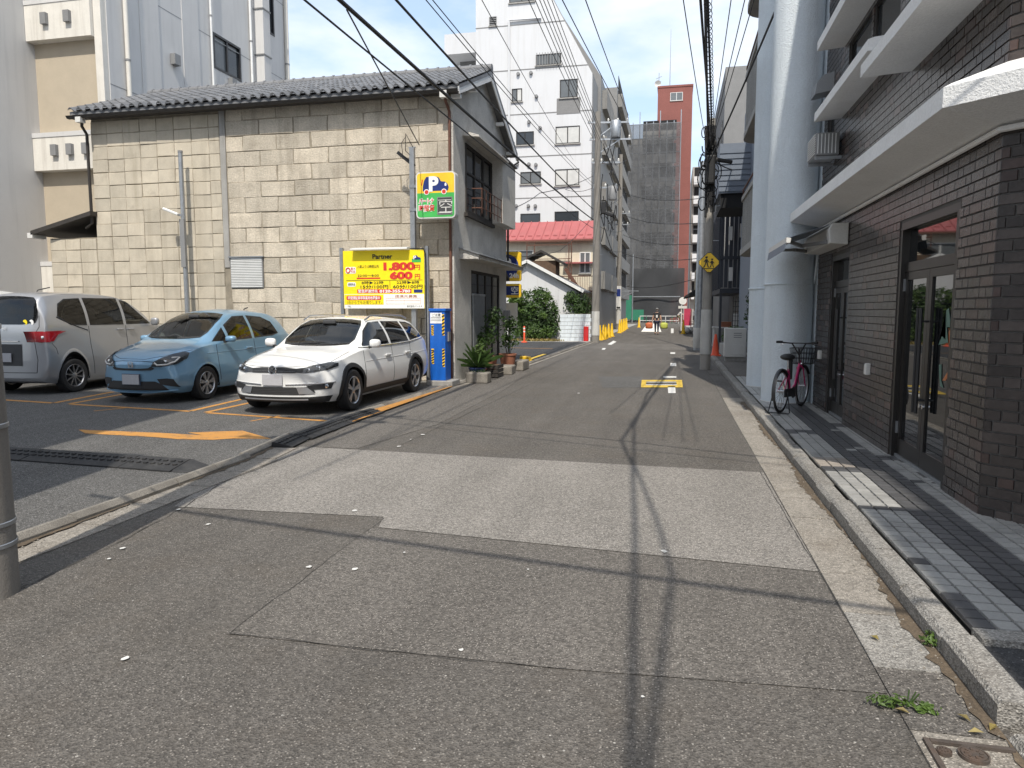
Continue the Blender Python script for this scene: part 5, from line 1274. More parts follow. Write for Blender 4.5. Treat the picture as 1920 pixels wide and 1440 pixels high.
        if solid: md = o.modifiers.new('solid', 'SOLIDIFY'); md.thickness = solid; md.offset = 1
        return o
    def line(s, name, view, pts, r, m, parent, eps=0.0, n=6, closed=False, step=.025):
        P = []
        q = pts+[pts[0]] if closed else pts
        for a, b in zip(q, q[1:]):
            k = max(1, int(math.hypot(b[0]-a[0], b[1]-a[1])/step))
            for i in range(k): P.append((a[0]+(b[0]-a[0])*i/k, a[1]+(b[1]-a[1])*i/k))
        if not closed: P.append(q[-1])
        if view in 'FB' and m != 'dark_void': eps += .003
        path = []
        for p in P: h, nn = s.hit(view, *p); path.append(h+nn*eps)
        return MB().tube(path, r, n, closed).build(name, m, parent, True, local=True)
    def window(s, name, view, poly, glass, parent, rim=.022, frame='cladding'):
        w = s.patch(name, view, poly, glass, parent, eps=.002)
        c = Vector((sum(p[0] for p in poly)/len(poly), sum(p[1] for p in poly)/len(poly)))
        n = len(poly); ar = sum(poly[i][0]*poly[(i+1) % n][1]-poly[(i+1) % n][0]*poly[i][1] for i in range(n)); sg = 1 if ar > 0 else -1
        ring = []
        for i in range(n):
            a, b, d = Vector(poly[i-1]), Vector(poly[i]), Vector(poly[(i+1) % n]); t = (d-a).normalized(); nn = Vector((-t.y, t.x))*sg; ring.append((b, b+nn*rim))
        mb = MB()
        for a, b in ring:
            for q, e in ((a, .006), (b, .005)): h, nn = s.hit(view, q.x, q.y); mb.v.append(h+nn*e)
        for i in range(n): j = (i+1) % n; mb.f.append((2*i, 2*j, 2*j+1, 2*i+1))
        mb.build('window_trim', frame, w, True, local=True)
        s.cuts.append((view, poly, {'F': lambda co: co.y < s.L*.6, 'B': lambda co: co.y > s.L*.5, 'R': lambda co: co.x > .3, 'L': lambda co: co.x < -.3, 'T': lambda co: True}[view]))
        return w
def ell(c, r, n=14, rings=8, squash=None):
    mb = MB()
    for i in range(rings+1):
        t = math.pi*i/rings
        for k in range(n):
            a = 2*math.pi*k/n; mb.v.append((c[0]+r[0]*math.sin(t)*math.cos(a), c[1]+r[1]*math.sin(t)*math.sin(a), c[2]+r[2]*math.cos(t)))
    for i in range(rings):
        for k in range(n): mb.f.append((i*n+k, i*n+(k+1) % n, (i+1)*n+(k+1) % n, (i+1)*n+k))
    return mb
def mirror_shape(c, r):
    m = ell(c, (1, 1, 1), 16, 10); p = lambda t: math.copysign(abs(t)**.62, t)
    m.v = [(c[0]+r[0]*p(v[0]-c[0]), c[1]+r[1]*(p(v[1]-c[1]) if v[1] > c[1] else (v[1]-c[1])*1.3), c[2]+r[2]*p(v[2]-c[2])) for v in m.v]; return m
def make_wheel(car, x, y, r, side, spokes, rim_m, wid=.2):
    """side +1: outer face towards +x"""
    hub = thing('w', '', ''); bpy.data.objects.remove(hub)
    w = bpy.data.objects.new('wheel', None); COL.objects.link(w); w.location = (x, y, r); par(w, car, True)
    sx = side; a = r
    prof = [(a*.66, -.5*wid), (a*.9, -.5*wid), (a*.985, -.42*wid), (a, -.3*wid), (a, .3*wid), (a*.985, .40*wid), (a*.93, .48*wid), (a*.80, .5*wid), (a*.68, .47*wid), (a*.66, .40*wid), (a*.66, -.5*wid)]
    MB().lathe([(p, q*sx) for p, q in prof], 40, (0, 0, 0), 'x', close=False).build('tyre', 'tyre', w, 30, local=True)
    ro = .40*wid
    MB().lathe([(p, q*sx) for p, q in ((a*.675, ro+.012), (a*.66, ro+.016), (a*.62, ro), (a*.60, -.4*wid), (a*.675, -.4*wid))], 40, (0, 0, 0), 'x', close=False).build('rim', rim_m, w, 30, local=True)
    MB().lathe([(a*.6, -.02*sx), (.01, -.02*sx)], 24, (0, 0, 0), 'x', close=False).build('brake_disc', 'dash', w, local=True)
    hubm = MB().lathe([(a*.16, .0), (a*.16, (ro+.004)*sx), (a*.10, (ro+.012)*sx), (.001, (ro+.014)*sx)], 20, (0, 0, 0), 'x', close=False).build('hub_cap', rim_m, w, 30, local=True)
    for k in range(spokes):
        an = 2*math.pi*k/spokes+.2
        for off in ((-.13, .13) if spokes <= 7 else (0,)):
            c1, s1 = math.cos(an), math.sin(an); c2, s2 = math.cos(an+off), math.sin(an+off)
            p = Vector((sx*(ro-.008), c1*a*.12, s1*a*.12)); q = Vector((sx*(ro-.004), c2*a*.64, s2*a*.64))
            MB().beam(p, q, a*.10 if spokes <= 7 else a*.07, .022, up=(1, 0, 0)).build('spoke', rim_m, w, local=True)
    return w
def seats(car, ys, z, w, H):
    for y in ys:
        for x in (-.36, .36):
            s_ = MB().obox((x, y, z), (.48, .5, .16)).obox((x, y+.28, z+.33), (.46, .14, .62), (R(-14), 0, 0)).build('seat', 'seat_cloth', car, bevel=.05, local=True)
            MB().obox((x, y+.37, z+.72), (.26, .10, .17), (R(-10), 0, 0)).build('headrest', 'seat_cloth', s_, bevel=.04, local=True)
def steering(car, x, y, z):
    P = [(x+.18*math.cos(a), y+.18*math.sin(a)*-.35, z+.18*math.sin(a)*.93) for a in [2*math.pi*i/24 for i in range(24)]]
    o = MB().tube(P, .016, 8, True).build('steering_wheel', 'dash', car, True, local=True)
    MB().beam((x-.17, y, z), (x+.17, y, z), .04, .03).tube([(x, y, z-.05), (x, y-.35, z-.15)], .03, 8).build('column', 'dash', o, local=True)
def arches(s, car, ycs, r, R_):
    for yc in ycs:
        poly = [(yc+R_*math.cos(2*math.pi*i/36), r+R_*math.sin(2*math.pi*i/36)) for i in range(36)]
        s.cuts.append(('R', poly, lambda co: co.x > .45)); s.cuts.append(('L', poly, lambda co: co.x < -.45))
        for sg in (-1, 1):
            mb = MB(); n = 24
            for xx in (sg*.50, sg*.84):
                for i in range(n+1): a = math.pi*1.15*i/n-.24; mb.v.append((xx, yc+(R_+.004)*math.cos(a), r+(R_+.004)*math.sin(a)))
            for i in range(n): mb.f.append((i, i+1, n+2+i, n+1+i))
            mb.f.append(tuple(range(n+1)))
            mb.build('wheel_well', 'dark_void', car, local=True)
def arch_trim(s, car, ycs, r, r0, r1, m, name='arch_trim', eps=.012):
    for yc in ycs:
        for view in ('R', 'L'):
            mb = MB(); n = 30
            for i in range(n+1):
                a = -.30+(math.pi+.60)*i/n
                for rr, e in ((r0, .0), (r0, eps), (r1, eps), (r1+.012, 0.0)):
                    u, v = yc+rr*math.cos(a), max(.17, r+rr*math.sin(a)); h, nn = s.hit(view, u, v); mb.v.append(h+nn*e)
            for i in range(n):
                for k in range(3): mb.f.append((4*i+k, 4*i+k+1, 4*i+4+k+1, 4*i+4+k))
            mb.build(name, m, car, True, local=True)

# ---------------------------------------------------------------- white estate car
def white_wagon():
    car = thing('white_wagon', 'white estate car with roof rails and black wheel arch trim nearest the street', 'car', (-5.77, 9.52, LOT), R(-1.0))
    Lc = 4.58
    K = {'y':   [0,   .05,  .13,  .35,  .75,  1.08, 1.22, 1.50, 1.90, 2.15, 2.8,  3.6,  4.05, 4.28, 4.48, 4.55, 4.58],
         'zt':  [.66, .755, .80,  .855, .93,  .975, 1.00, 1.17, 1.395,1.455,1.475,1.45, 1.40, 1.24, 1.02, .92,  .62],
         'zr':  [.64, .735, .775, .825, .895, .935, .965, 1.12, 1.335,1.395,1.415,1.39, 1.335,1.19, .99,  .90,  .60],
         'wr':  [.48, .56,  .58,  .60,  .62,  .645, .665, .655, .60,  .59,  .585, .575, .56,  .58,  .62,  .62,  .58],
         'zsh': [.58, .665, .70,  .755, .84,  .895, .915, .935, .95,  .955, .97,  .985, 1.00, .99,  .92,  .84,  .56],
         'wsh': [.66, .71,  .735, .775, .81,  .82,  .825, .83,  .835, .84,  .84,  .83,  .81,  .78,  .75,  .73,  .68],
         'zm':  [.44, .46,  .48,  .52,  .56,  .58,  .58,  .58,  .58,  .58,  .58,  .60,  .62,  .62,  .58,  .55,  .46],
         'wm':  [.74, .79,  .82,  .865, .895, .90,  .90,  .90,  .90,  .90,  .90,  .90,  .885, .86,  .82,  .80,  .76],
         'zb':  [.27, .225, .205, .20,  .20,  .20,  .20,  .20,  .20,  .20,  .20,  .20,  .21,  .24,  .30,  .33,  .38]}
    s = Shell(K, Lc, fc=.30)
    wr_, wy = .325, (.87, 3.50)
    arches(s, car, wy, wr_, .365)
    ws = smooth_poly([(-.655, 1.02), (-.3, .992), (.3, .992), (.655, 1.02), (.545, 1.385), (.25, 1.42), (-.25, 1.42), (-.545, 1.385)], 1)
    wsn = s.window('windshield', 'F', ws, 'car_glass', car, .03)
    MB().obox((0, 1.78, 1.375), (.24, .05, .07)).build('mirror_housing', 'dash', wsn, bevel=.02, local=True)
    for v in ('R', 'L'):
        s.window('side_window', v, [(1.42, .985), (2.38, .99), (2.40, 1.375), (2.0, 1.365), (1.72, 1.235)], 'car_glass_dark', car)
        s.window('side_window', v, [(2.47, .99), (3.30, 1.005), (3.27, 1.365), (2.48, 1.378)], 'car_glass_dark', car)
        s.window('side_window', v, [(3.38, 1.01), (4.10, 1.06), (3.92, 1.29), (3.70, 1.345), (3.36, 1.36)], 'car_glass_dark', car)
        s.line('window_molding', v, [(1.30, .962), (2.4, .968), (3.3, .982), (4.12, 1.035)], .009, 'chrome', car, .004)
        s.line('door_gap', v, [(1.34, .93), (1.28, .60), (1.30, .33)], .0045, 'dark_void', car); s.line('door_gap', v, [(2.44, .98), (2.44, .34)], .0045, 'dark_void', car); s.line('door_gap', v, [(3.33, 1.0), (3.30, .80), (3.12, .55), (3.10, .34)], .0045, 'dark_void', car)
        for hy in (2.22, 3.12):
            h, n = s.hit(v, hy, .80); MB().obox(h+n*.022, (.028, .22, .036)).build('door_handle', 'paint_white', car, bevel=.012, local=True)
        s.line('body_crease', v, [(1.35, .745), (2.4, .755), (3.6, .77), (4.3, .79)], .006, 'paint_white', car)
        s.patch('sill_cladding', v, [(1.20, .175), (3.15, .175), (3.15, .325), (1.20, .325)], 'cladding', car, .010)
        s.patch('sill_strip', v, [(1.26, .20), (3.09, .20), (3.09, .235), (1.26, .235)], 'alloy', car, .016)
    arch_trim(s, car, wy, wr_, .362, .42, 'cladding')
    for sg in (-1, 1):
        hl = [(sg*a, b) for a, b in ((.33, .655), (.50, .645), (.74, .685), (.80, .725), (.79, .775), (.70, .785), (.52, .735), (.36, .71))]
        if sg < 0: hl = hl[::-1]
        h = s.patch('headlight', 'F', hl, 'dash', car, .006)
        s.patch('lens', 'F', hl, 'lamp_glass', h, .016)
        for (cx, cz, rr) in ((.52, .69, .035), (.64, .715, .04)):
            p, n = s.hit('F', sg*cx, cz); MB().lathe([(.001, -.012), (rr*.6, -.012), (rr, -.004), (rr, 0.01)], 14, p+Vector((0, -.002, 0)), 'y', close=False).build('reflector', 'chrome', h, True, local=True)
        fg = [(sg*a, b) for a, b in ((.58, .40), (.80, .41), (.82, .49), (.60, .475), (.50, .46))]
        f = s.patch('fog_insert', 'F', fg, 'cladding', car, .006); p, n = s.hit('F', sg*.75, .45); MB().lathe([(.001, -.015), (.035, -.012), (.042, .01)], 14, p, 'y', close=False).build('fog_lamp', 'chrome', f, True, local=True)
        s.line('bumper_strip', 'F', [(sg*.83, .50), (sg*.5, .485), (sg*.2, .475)], .008, 'chrome', car, .006)
        s.patch('fog_blade', 'F', [(sg*.40, .335), (sg*.62, .345), (sg*.52, .43), (sg*.36, .44)], 'alloy', car, .012)
        mr = mirror_shape((sg*.965, 1.50, 1.03), (.095, .055, .07)).build('door_mirror', 'paint_white', car, 'all', local=True)
        MB().beam((sg*.86, 1.47, .96), (sg*.92, 1.50, .99), .05, .04).build('mirror_arm', 'cladding', mr, local=True)
        rr_ = MB().tube([(sg*.575, 1.95, 1.405), (sg*.575, 2.15, 1.475), (sg*.57, 2.9, 1.495), (sg*.56, 3.6, 1.47), (sg*.555, 3.85, 1.42)], .016, 8).build('roof_rail', 'alloy', car, True, local=True)
    gr = s.patch('grille', 'F', [(-.36, .650), (.36, .650), (.38, .708), (.2, .725), (-.2, .725), (-.38, .708)], 'cladding', car, .006)
    s.line('grille_bar', 'F', [(-.34, .672), (.34, .672)], .0035, 'chrome', gr, .004); s.line('grille_bar', 'F', [(-.36, .70), (.36, .70)], .003, 'dash', gr, .004)
    p, n = s.hit('F', 0, .69)
    em = MB().tube([(.062*math.cos(a), 0, .062*math.sin(a)) for a in [2*math.pi*i/28 for i in range(28)]], .007, 8, True)
    for a, b in (((-.038, .045), (0, .008)), ((.038, .045), (0, .008)), ((-.052, .018), (-.028, -.045)), ((-.028, -.045), (0, -.005)), ((0, -.005), (.028, -.045)), ((.028, -.045), (.052, .018))):
        em.beam((a[0], -.004, a[1]), (b[0], -.004, b[1]), .011, .01, up=(0, 1, 0))
    e = em.build('emblem', 'chrome', car, True, local=True); e.location = p+Vector((0, -.02, 0))
    MB().lathe([(.001, -.004), (.058, -.003), (.058, .02)], 24, (0, 0.004, 0), 'y', close=False).build('emblem_back', 'dash', e, local=True)
    lg = s.patch('lower_grille', 'F', [(-.46, .325), (.46, .325), (.62, .36), (.58, .44), (-.58, .44), (-.62, .36)], 'cladding', car, .005)
    for k in range(4): s.line('mesh_bar', 'F', [(-.52, .345+k*.026), (.52, .345+k*.026)], .003, 'dash', lg, .004)
    s.patch('bumper_cladding', 'F', [(-.74, .215), (.74, .215), (.80, .31), (.55, .295), (-.55, .295), (-.80, .31)], 'cladding', car, .008)
    s.line('skid_strip', 'F', [(-.52, .262), (.52, .262)], .013, 'alloy', car, .012)
    p, n = s.hit('F', 0, .50); MB().obox((0, p.y-.02, .545), (.33, .014, .165)).build('number_plate', 'plate_grey', car, bevel=.004, local=True)
    for a in ((-.42, .992), (.05, .985)):
        s.line('wiper', 'F', [(a[0], a[1]+.006), (a[0]+.5, a[1]+.035)], .008, 'cladding', car, .014)
    body = s.body('body', 'paint_white', car)
    s.line('hood_gap', 'F', [(-.80, .80), (-.52, .75), (-.2, .735), (.2, .735), (.52, .75), (.80, .80)], .004, 'dark_void', car)
    for sg, v in ((1, 'R'), (-1, 'L')): s.line('hood_gap', 'T', [(sg*.70, .30), (sg*.73, .7), (sg*.72, 1.05)], .004, 'dark_void', car)
    MB().box(-.82, .82, .9, 4.3, .25, .50).build('floor_pan', 'dark_void', car, local=True)
    MB().prism([(1.2, .55), (1.25, .955), (1.5, .965), (1.62, .86), (1.6, .5)], -.72, .72, 'x').build('dashboard', 'dash', car, bevel=.03, local=True)
    seats(car, (2.2, 3.05), .62, 0, 0); steering(car, -.36, 1.70, .93)
    for i, yy in enumerate(wy):
        for sg in (-1, 1): make_wheel(car, sg*.79, yy, wr_, sg, 5, 'alloy')
    return car
white_wagon()

# ---------------------------------------------------------------- pale blue hatchback
def blue_hatch():
    car = thing('blue_hatchback', 'metallic light blue hatchback parked between silver van and white wagon', 'car', (-8.86, 10.28, LOT), R(-1.5))
    ZMAP[0] = [(.6, .6), (1.0, 1.03), (1.5, 1.60)]
    Lc = 4.0
    K = {'y':   [0,   .05,  .13,  .30,  .60,  .82,  .95,  1.25, 1.70, 2.0,  2.4,  3.1,  3.5,  3.75, 3.92, 3.97, 4.0],
         'zt':  [.66, .755, .805, .875, .955, 1.00, 1.035,1.19, 1.40, 1.475,1.50, 1.475,1.40, 1.20, .98,  .88,  .60],
         'zr':  [.64, .735, .78,  .84,  .915, .96,  .995, 1.14, 1.335,1.41, 1.435,1.41, 1.335,1.15, .95,  .86,  .58],
         'wr':  [.46, .54,  .56,  .57,  .59,  .61,  .625, .61,  .565, .55,  .545, .535, .52,  .54,  .58,  .58,  .54],
         'zsh': [.60, .69,  .73,  .79,  .87,  .91,  .925, .945, .965, .97,  .985, 1.01, 1.03, 1.0,  .90,  .80,  .55],
         'wsh': [.62, .67,  .69,  .73,  .765, .775, .78,  .785, .79,  .79,  .79,  .78,  .76,  .73,  .71,  .70,  .66],
         'zm':  [.44, .46,  .48,  .52,  .56,  .58,  .58,  .58,  .58,  .58,  .58,  .60,  .62,  .62,  .58,  .55,  .46],
         'wm':  [.70, .745, .77,  .815, .84,  .848, .848, .848, .848, .848, .848, .848, .835, .81,  .78,  .76,  .72],
         'zb':  [.25, .20,  .185, .175, .175, .175, .175, .175, .175, .175, .175, .18,  .20,  .24,  .30,  .33,  .38]}
    s = Shell(K, Lc, fc=.30)
    wr_, wy = .30, (.83, 3.36)
    arches(s, car, wy, wr_, .335)
    arch_trim(s, car, wy, wr_, .332, .352, 'paint_blue', eps=.006)
    ws = smooth_poly([(-.615, 1.055), (-.3, 1.025), (.3, 1.025), (.615, 1.055), (.51, 1.40), (.25, 1.435), (-.25, 1.435), (-.51, 1.40)], 1)
    wsn = s.window('windshield', 'F', ws, 'car_glass', car, .028)
    MB().obox((0, 1.62, ZZ(1.38)), (.22, .05, .06)).build('mirror_housing', 'dash', wsn, bevel=.02, local=True)
    for v in ('R', 'L'):
        s.window('quarter_window', v, [(1.12, .985), (1.50, .985), (1.52, 1.20)], 'car_glass_dark', car, .014)
        s.window('side_window', v, [(1.58, .99), (2.28, 1.00), (2.29, 1.385), (1.95, 1.375), (1.60, 1.235)], 'car_glass_dark', car)
        s.window('side_window', v, [(2.36, 1.005), (3.0, 1.03), (3.22, 1.07), (3.12, 1.27), (2.85, 1.36), (2.37, 1.388)], 'car_glass_dark', car)
        s.line('door_gap', v, [(1.18, .94), (1.16, .60), (1.22, .32)], .0045, 'dark_void', car); s.line('door_gap', v, [(2.32, .99), (2.32, .32)], .0045, 'dark_void', car)
        for hy in (2.12, 2.92): h, n = s.hit(v, hy, .84); MB().obox(h+n*.02, (.026, .2, .034)).build('door_handle', 'paint_blue', car, bevel=.012, local=True)
        s.line('body_crease', v, [(.9, .80), (1.6, .81), (3.0, .84), (3.7, .86)], .006, 'paint_blue', car)
    for sg in (-1, 1):
        hl = [(sg*a, b) for a, b in ((.36, .63), (.52, .625), (.70, .66), (.755, .74), (.75, .83), (.66, .845), (.50, .765), (.39, .70))]
        if sg < 0: hl = hl[::-1]
        h = s.patch('headlight', 'F', hl, 'dash', car, .005); s.patch('lens', 'F', hl, 'lamp_glass', h, .018)
        s.line('running_light', 'F', [(sg*.41, .685), (sg*.46, .652), (sg*.60, .66), (sg*.68, .70), (sg*.705, .76), (sg*.62, .755)], .014, 'plastic_white', h, .010)
        p, n = s.hit('F', sg*.55, .70); MB().lathe([(.001, -.012), (.03, -.010), (.045, .01)], 14, p, 'y', close=False).build('reflector', 'chrome', h, True, local=True)
        tri = [(sg*a, b) for a, b in ((.50, .335), (.74, .285), (.69, .42), (.60, .435), (.45, .425))]
        s.patch('fog_insert', 'F', tri, 'cladding', car, .006)
        mr = mirror_shape((sg*.92, 1.42, ZZ(1.02)), (.10, .06, .058)).build('door_mirror', 'paint_blue', car, 'all', local=True)
        MB().beam((sg*.78, 1.42, ZZ(.97)), (sg*.88, 1.42, ZZ(.985)), .05, .035).build('mirror_arm', 'cladding', mr, local=True)
    s.patch('grille_slot', 'F', smooth_poly([(-.42, .60), (-.34, .565), (.34, .565), (.42, .60), (.36, .635), (.30, .60), (-.30, .60), (-.36, .635)], 1), 'cladding', car, .006)
    s.line('grille_line', 'F', [(-.40, .70), (-.2, .715), (.2, .715), (.40, .70)], .005, 'dark_void', car)
    s.patch('lower_grille', 'F', [(-.62, .24), (.62, .24), (.52, .335), (.42, .385), (-.42, .385), (-.52, .335)], 'cladding', car, .006)
    s.line('lip', 'F', [(-.70, .235), (-.3, .20), (.3, .20), (.70, .235)], .014, 'paint_blue', car, .008)
    p, n = s.hit('F', 0, .655)
    em = MB().tube([(a*.048, 0, b*.042) for a, b in ((-1, 1), (-.5, 1.1), (0, 1.12), (.5, 1.1), (1, 1), (.95, 0), (.75, -1), (0, -1.1), (-.75, -1), (-.95, 0))], .006, 6, True)
    for x in (-.024, .024): em.beam((x*1.15, 0, .035), (x*.8, 0, -.035), .012, .008, up=(0, 1, 0))
    em.beam((-.02, 0, 0), (.02, 0, 0), .010, .008, up=(0, 1, 0)); e = em.build('emblem', 'chrome', car, True, local=True); e.location = p+Vector((0, -.018, 0))
    p, n = s.hit('F', 0, .43); pl = MB().obox((0, p.y-.03, .415), (.33, .014, .165)).build('number_plate', 'plate_grey', car, bevel=.004, local=True)
    MB().obox((0, p.y-.015, .415), (.36, .012, .19)).build('plate_holder', 'plate_dark', pl, local=True)
    s.line('wiper', 'F', [(-.45, 1.035), (.1, 1.055)], .008, 'cladding', car, .014)
    s.line('hood_gap', 'F', [(-.74, .87), (-.5, .79), (-.25, .745), (.25, .745), (.5, .79), (.74, .87)], .004, 'dark_void', car)
    body = s.body('body', 'paint_blue', car)
    MB().tube([(0, 3.15, ZZ(1.46)), (0, 3.2, ZZ(1.50)), (0, 3.32, ZZ(1.53))], .012, 6).build('antenna', 'cladding', car, True, local=True)
    MB().box(-.76, .76, .85, 3.8, .22, .46).build('floor_pan', 'dark_void', car, local=True)
    MB().prism([(.95, .55), (1.0, .97), (1.35, .985), (1.5, .86), (1.5, .5)], -.66, .66, 'x').build('dashboard', 'dash', car, bevel=.03, local=True)
    seats(car, (1.95, 2.75), .70, 0, 0); steering(car, -.34, 1.56, .95)
    for yy in wy:
        for sg in (-1, 1): make_wheel(car, sg*.745, yy, wr_, sg, 7, 'alloy')
    return car
blue_hatch()

# ---------------------------------------------------------------- minivans (seen from the rear)
def van(name, label, loc, rz, paint, H=1.0, spokes=10, full=True):
    car = thing(name, label, 'van', loc, rz)
    ZMAP[0] = [(.45, .45), (.63, .70), (.80, 1.0), (.88, 1.18), (1.02, 1.28), (1.06, 1.31), (1.56, 1.83), (1.70, 1.94)]
    if H > 1: ZMAP[0] = [(a_, b_ if b_ < 1 else 1+(b_-1)*H) for a_, b_ in ZMAP[0]]
    Lc = 4.15
    k = H
    K = {'y':   [0,   .05,  .13,  .35,  .70,  .92,  1.05, 1.40, 1.85, 2.2,  2.7,  3.4,  3.85, 4.02, 4.08, 4.12, 4.15],
         'zt':  [.66, .77,  .83,  .91,  1.00, 1.05, 1.09, 1.33, 1.58, 1.66, 1.70, 1.685,1.64, 1.50, 1.18, .92,  .60],
         'zr':  [.64, .75,  .80,  .88,  .96,  1.01, 1.05, 1.28, 1.51, 1.59, 1.625,1.61, 1.555,1.42, 1.12, .90,  .58],
         'wr':  [.46, .54,  .56,  .58,  .60,  .62,  .635, .63,  .60,  .60,  .60,  .595, .585, .60,  .66,  .66,  .62],
         'zsh': [.60, .70,  .74,  .82,  .90,  .94,  .955, .975, .985, .99,  1.0,  1.01, 1.02, 1.02, .98,  .80,  .55],
         'wsh': [.62, .68,  .70,  .74,  .775, .785, .79,  .795, .80,  .80,  .80,  .795, .785, .775, .765, .75,  .70],
         'zm':  [.46, .48,  .50,  .54,  .58,  .60,  .60,  .60,  .60,  .60,  .60,  .60,  .60,  .60,  .58,  .55,  .46],
         'wm':  [.70, .75,  .78,  .82,  .845, .848, .848, .848, .848, .848, .848, .845, .835, .825, .82,  .81,  .78],
         'zb':  [.27, .22,  .20,  .19,  .19,  .19,  .19,  .19,  .19,  .19,  .19,  .19,  .20,  .22,  .24,  .26,  .32]}
    s = Shell(K, Lc, fc=.26, rc=.16)
    wr_, wy = .325, (.80, 3.45)
    if full:
        arches(s, car, wy, wr_, .355); arch_trim(s, car, wy, wr_, .352, .375, paint, eps=.006)
        s.window('windshield', 'F', smooth_poly([(-.62, 1.10), (.62, 1.10), (.55, 1.53), (-.55, 1.53)], 1), 'car_glass', car)
        s.window('rear_window', 'B', smooth_poly([(.60, 1.06), (.66, 1.22), (.56, 1.53), (.2, 1.565), (-.2, 1.565), (-.56, 1.53), (-.66, 1.22), (-.60, 1.06)], 1), 'car_glass_dark', car)
        for v in ('R', 'L'):
            s.window('side_window', v, [(1.30, 1.03), (2.02, 1.02), (2.0, 1.52), (1.78, 1.49)], 'car_glass', car)
            s.window('side_window', v, [(2.10, 1.02), (2.98, 1.02), (2.98, 1.545), (2.08, 1.55)], 'car_glass_dark', car)
            s.window('rear_quarter_window', v, [(3.05, 1.02), (3.42, 1.03), (3.70, 1.20), (3.60, 1.43), (3.42, 1.52), (3.05, 1.54)], 'car_glass_dark', car)
            s.line('slide_rail', v, [(3.05, .885), (3.72, ZZ(.895))], .010, 'dark_void', car)
            s.line('door_gap', v, [(2.05, 1.0), (2.05, .32)], .0045, 'dark_void', car); s.line('door_gap', v, [(3.02, 1.0), (3.02, .75), (2.98, .5), (2.96, .32)], .0045, 'dark_void', car)
            for hy in (1.92, 2.22): h, n = s.hit(v, hy, .88); MB().obox(h+n*.02, (.026, .18, .036)).build('door_handle', paint, car, bevel=.012, local=True)
            tl = s.patch('tail_light', v, [(3.66, .895), (4.14, .88), (4.14, .79), (3.86, .80)], 'tail_red', car, .007)
            s.line('bumper_gap', v, [(3.90, .78), (3.82, .72), (3.80, .66)], .0045, 'dark_void', car)
        for sg in (-1, 1):
            q = [(sg*.80, .88), (sg*.63, .875), (sg*.66, .79), (sg*.80, .79)]
            t2 = s.patch('tail_light', 'B', q, 'tail_red', car, .007); p, n = s.hit('B', sg*.72, .83)
            MB().lathe([(.001, .01), (.03, .008), (.045, -.01)], 14, p, 'y', close=False).build('reversing_lamp', 'chrome', t2, True, local=True)
            s.line('tailgate_gap', 'B', [(sg*.66, 1.22), (sg*.68, 1.0), (sg*.60, .80), (sg*.65, .60), (sg*.62, .42)], .005, 'dark_void', car)
            mr = mirror_shape((sg*.92, 1.32, ZZ(1.08)), (.09, .06, .085)).build('door_mirror', paint, car, 'all', local=True)
        s.line('bumper_gap', 'B', [(-.62, .42), (.62, .42)], .005, 'dark_void', car)
        s.line('chrome_strip', 'B', [(-.30, .80), (.30, .80)], .012, 'chrome', car, .01)
        s.patch('plate_recess', 'B', [(-.36, .52), (.36, .52), (.36, .77), (-.36, .77)], 'dash', car, .006)
        p, n = s.hit('B', 0, .62); MB().obox((0, p.y+.03, ZZ(.63)), (.33, .014, .165)).build('number_plate', 'plate_grey', car, bevel=.004, local=True)
        for x, m in ((-.42, 'print_yellow'), (-.54, 'print_white')):
            q = s.hit('B', x, 1.10)[0]; MB().lathe([(.001, 0), (.05, 0)], 14, q+Vector((0, .008, 0)), 'y', close=False).build('sticker', m, car, local=True)
        em = text_obj('emblem', 'H', .11, 'chrome', car, (-.04 if True else 0, 4.175, .90), (math.pi/2, 0, math.pi)); em.location = (.04, s.hit('B', 0, .93)[0].y+.02, ZZ(.895))
        seats(car, (1.75, 2.6, 3.3), .85, 0, 0); steering(car, .36, 1.35, 1.15)
        MB().prism([(1.0, .55), (1.05, 1.0), (1.25, 1.02), (1.35, .86), (1.3, .5)], -.66, .66, 'x').build('dashboard', 'dash', car, bevel=.03, local=True)
        MB().box(-.74, .74, .85, 3.9, .24, .48).build('floor_pan', 'dark_void', car, local=True)
        for yy in wy:
            for sg in (-1, 1): make_wheel(car, sg*.745, yy, wr_, sg, spokes, 'alloy_dark')
    else:
        for yy in wy:
            for sg in (-1, 1): make_wheel(car, sg*.745, yy, wr_, sg, 7, 'alloy_dark')
        for v in ('R', 'L'): s.patch('side_window', v, [(1.30, 1.03), (3.4, 1.03), (3.60, 1.3), (3.42, 1.5), (1.78, 1.49)], 'door_glass', car, .006)
        s.patch('windshield', 'F', smooth_poly([(-.62, 1.10), (.62, 1.10), (.55, 1.53), (-.55, 1.53)], 1), 'door_glass', car)
        s.patch('rear_window', 'B', smooth_poly([(.60, 1.06), (.56, 1.53), (-.56, 1.53), (-.60, 1.06)], 1), 'door_glass', car)
    s.body('body', paint, car)
    zr = ZZ(1.68)
    MB().tube([(-.25, 3.62, zr-.0), (-.25, 3.60, zr+.03), (-.22, 3.30, zr+.09)], .010, 6).build('antenna', 'cladding', car, True, local=True)
    return car
van('silver_minivan', 'silver minivan seen from behind at the left edge of the car park', (-12.03, 10.86+4.15, LOT), math.pi+R(-0.5), 'paint_silver')
van('white_minivan', 'white minivan of which only the roof shows behind the silver van', (-14.35, 10.75+4.15, LOT), math.pi, 'paint_white', 1.10, full=False)
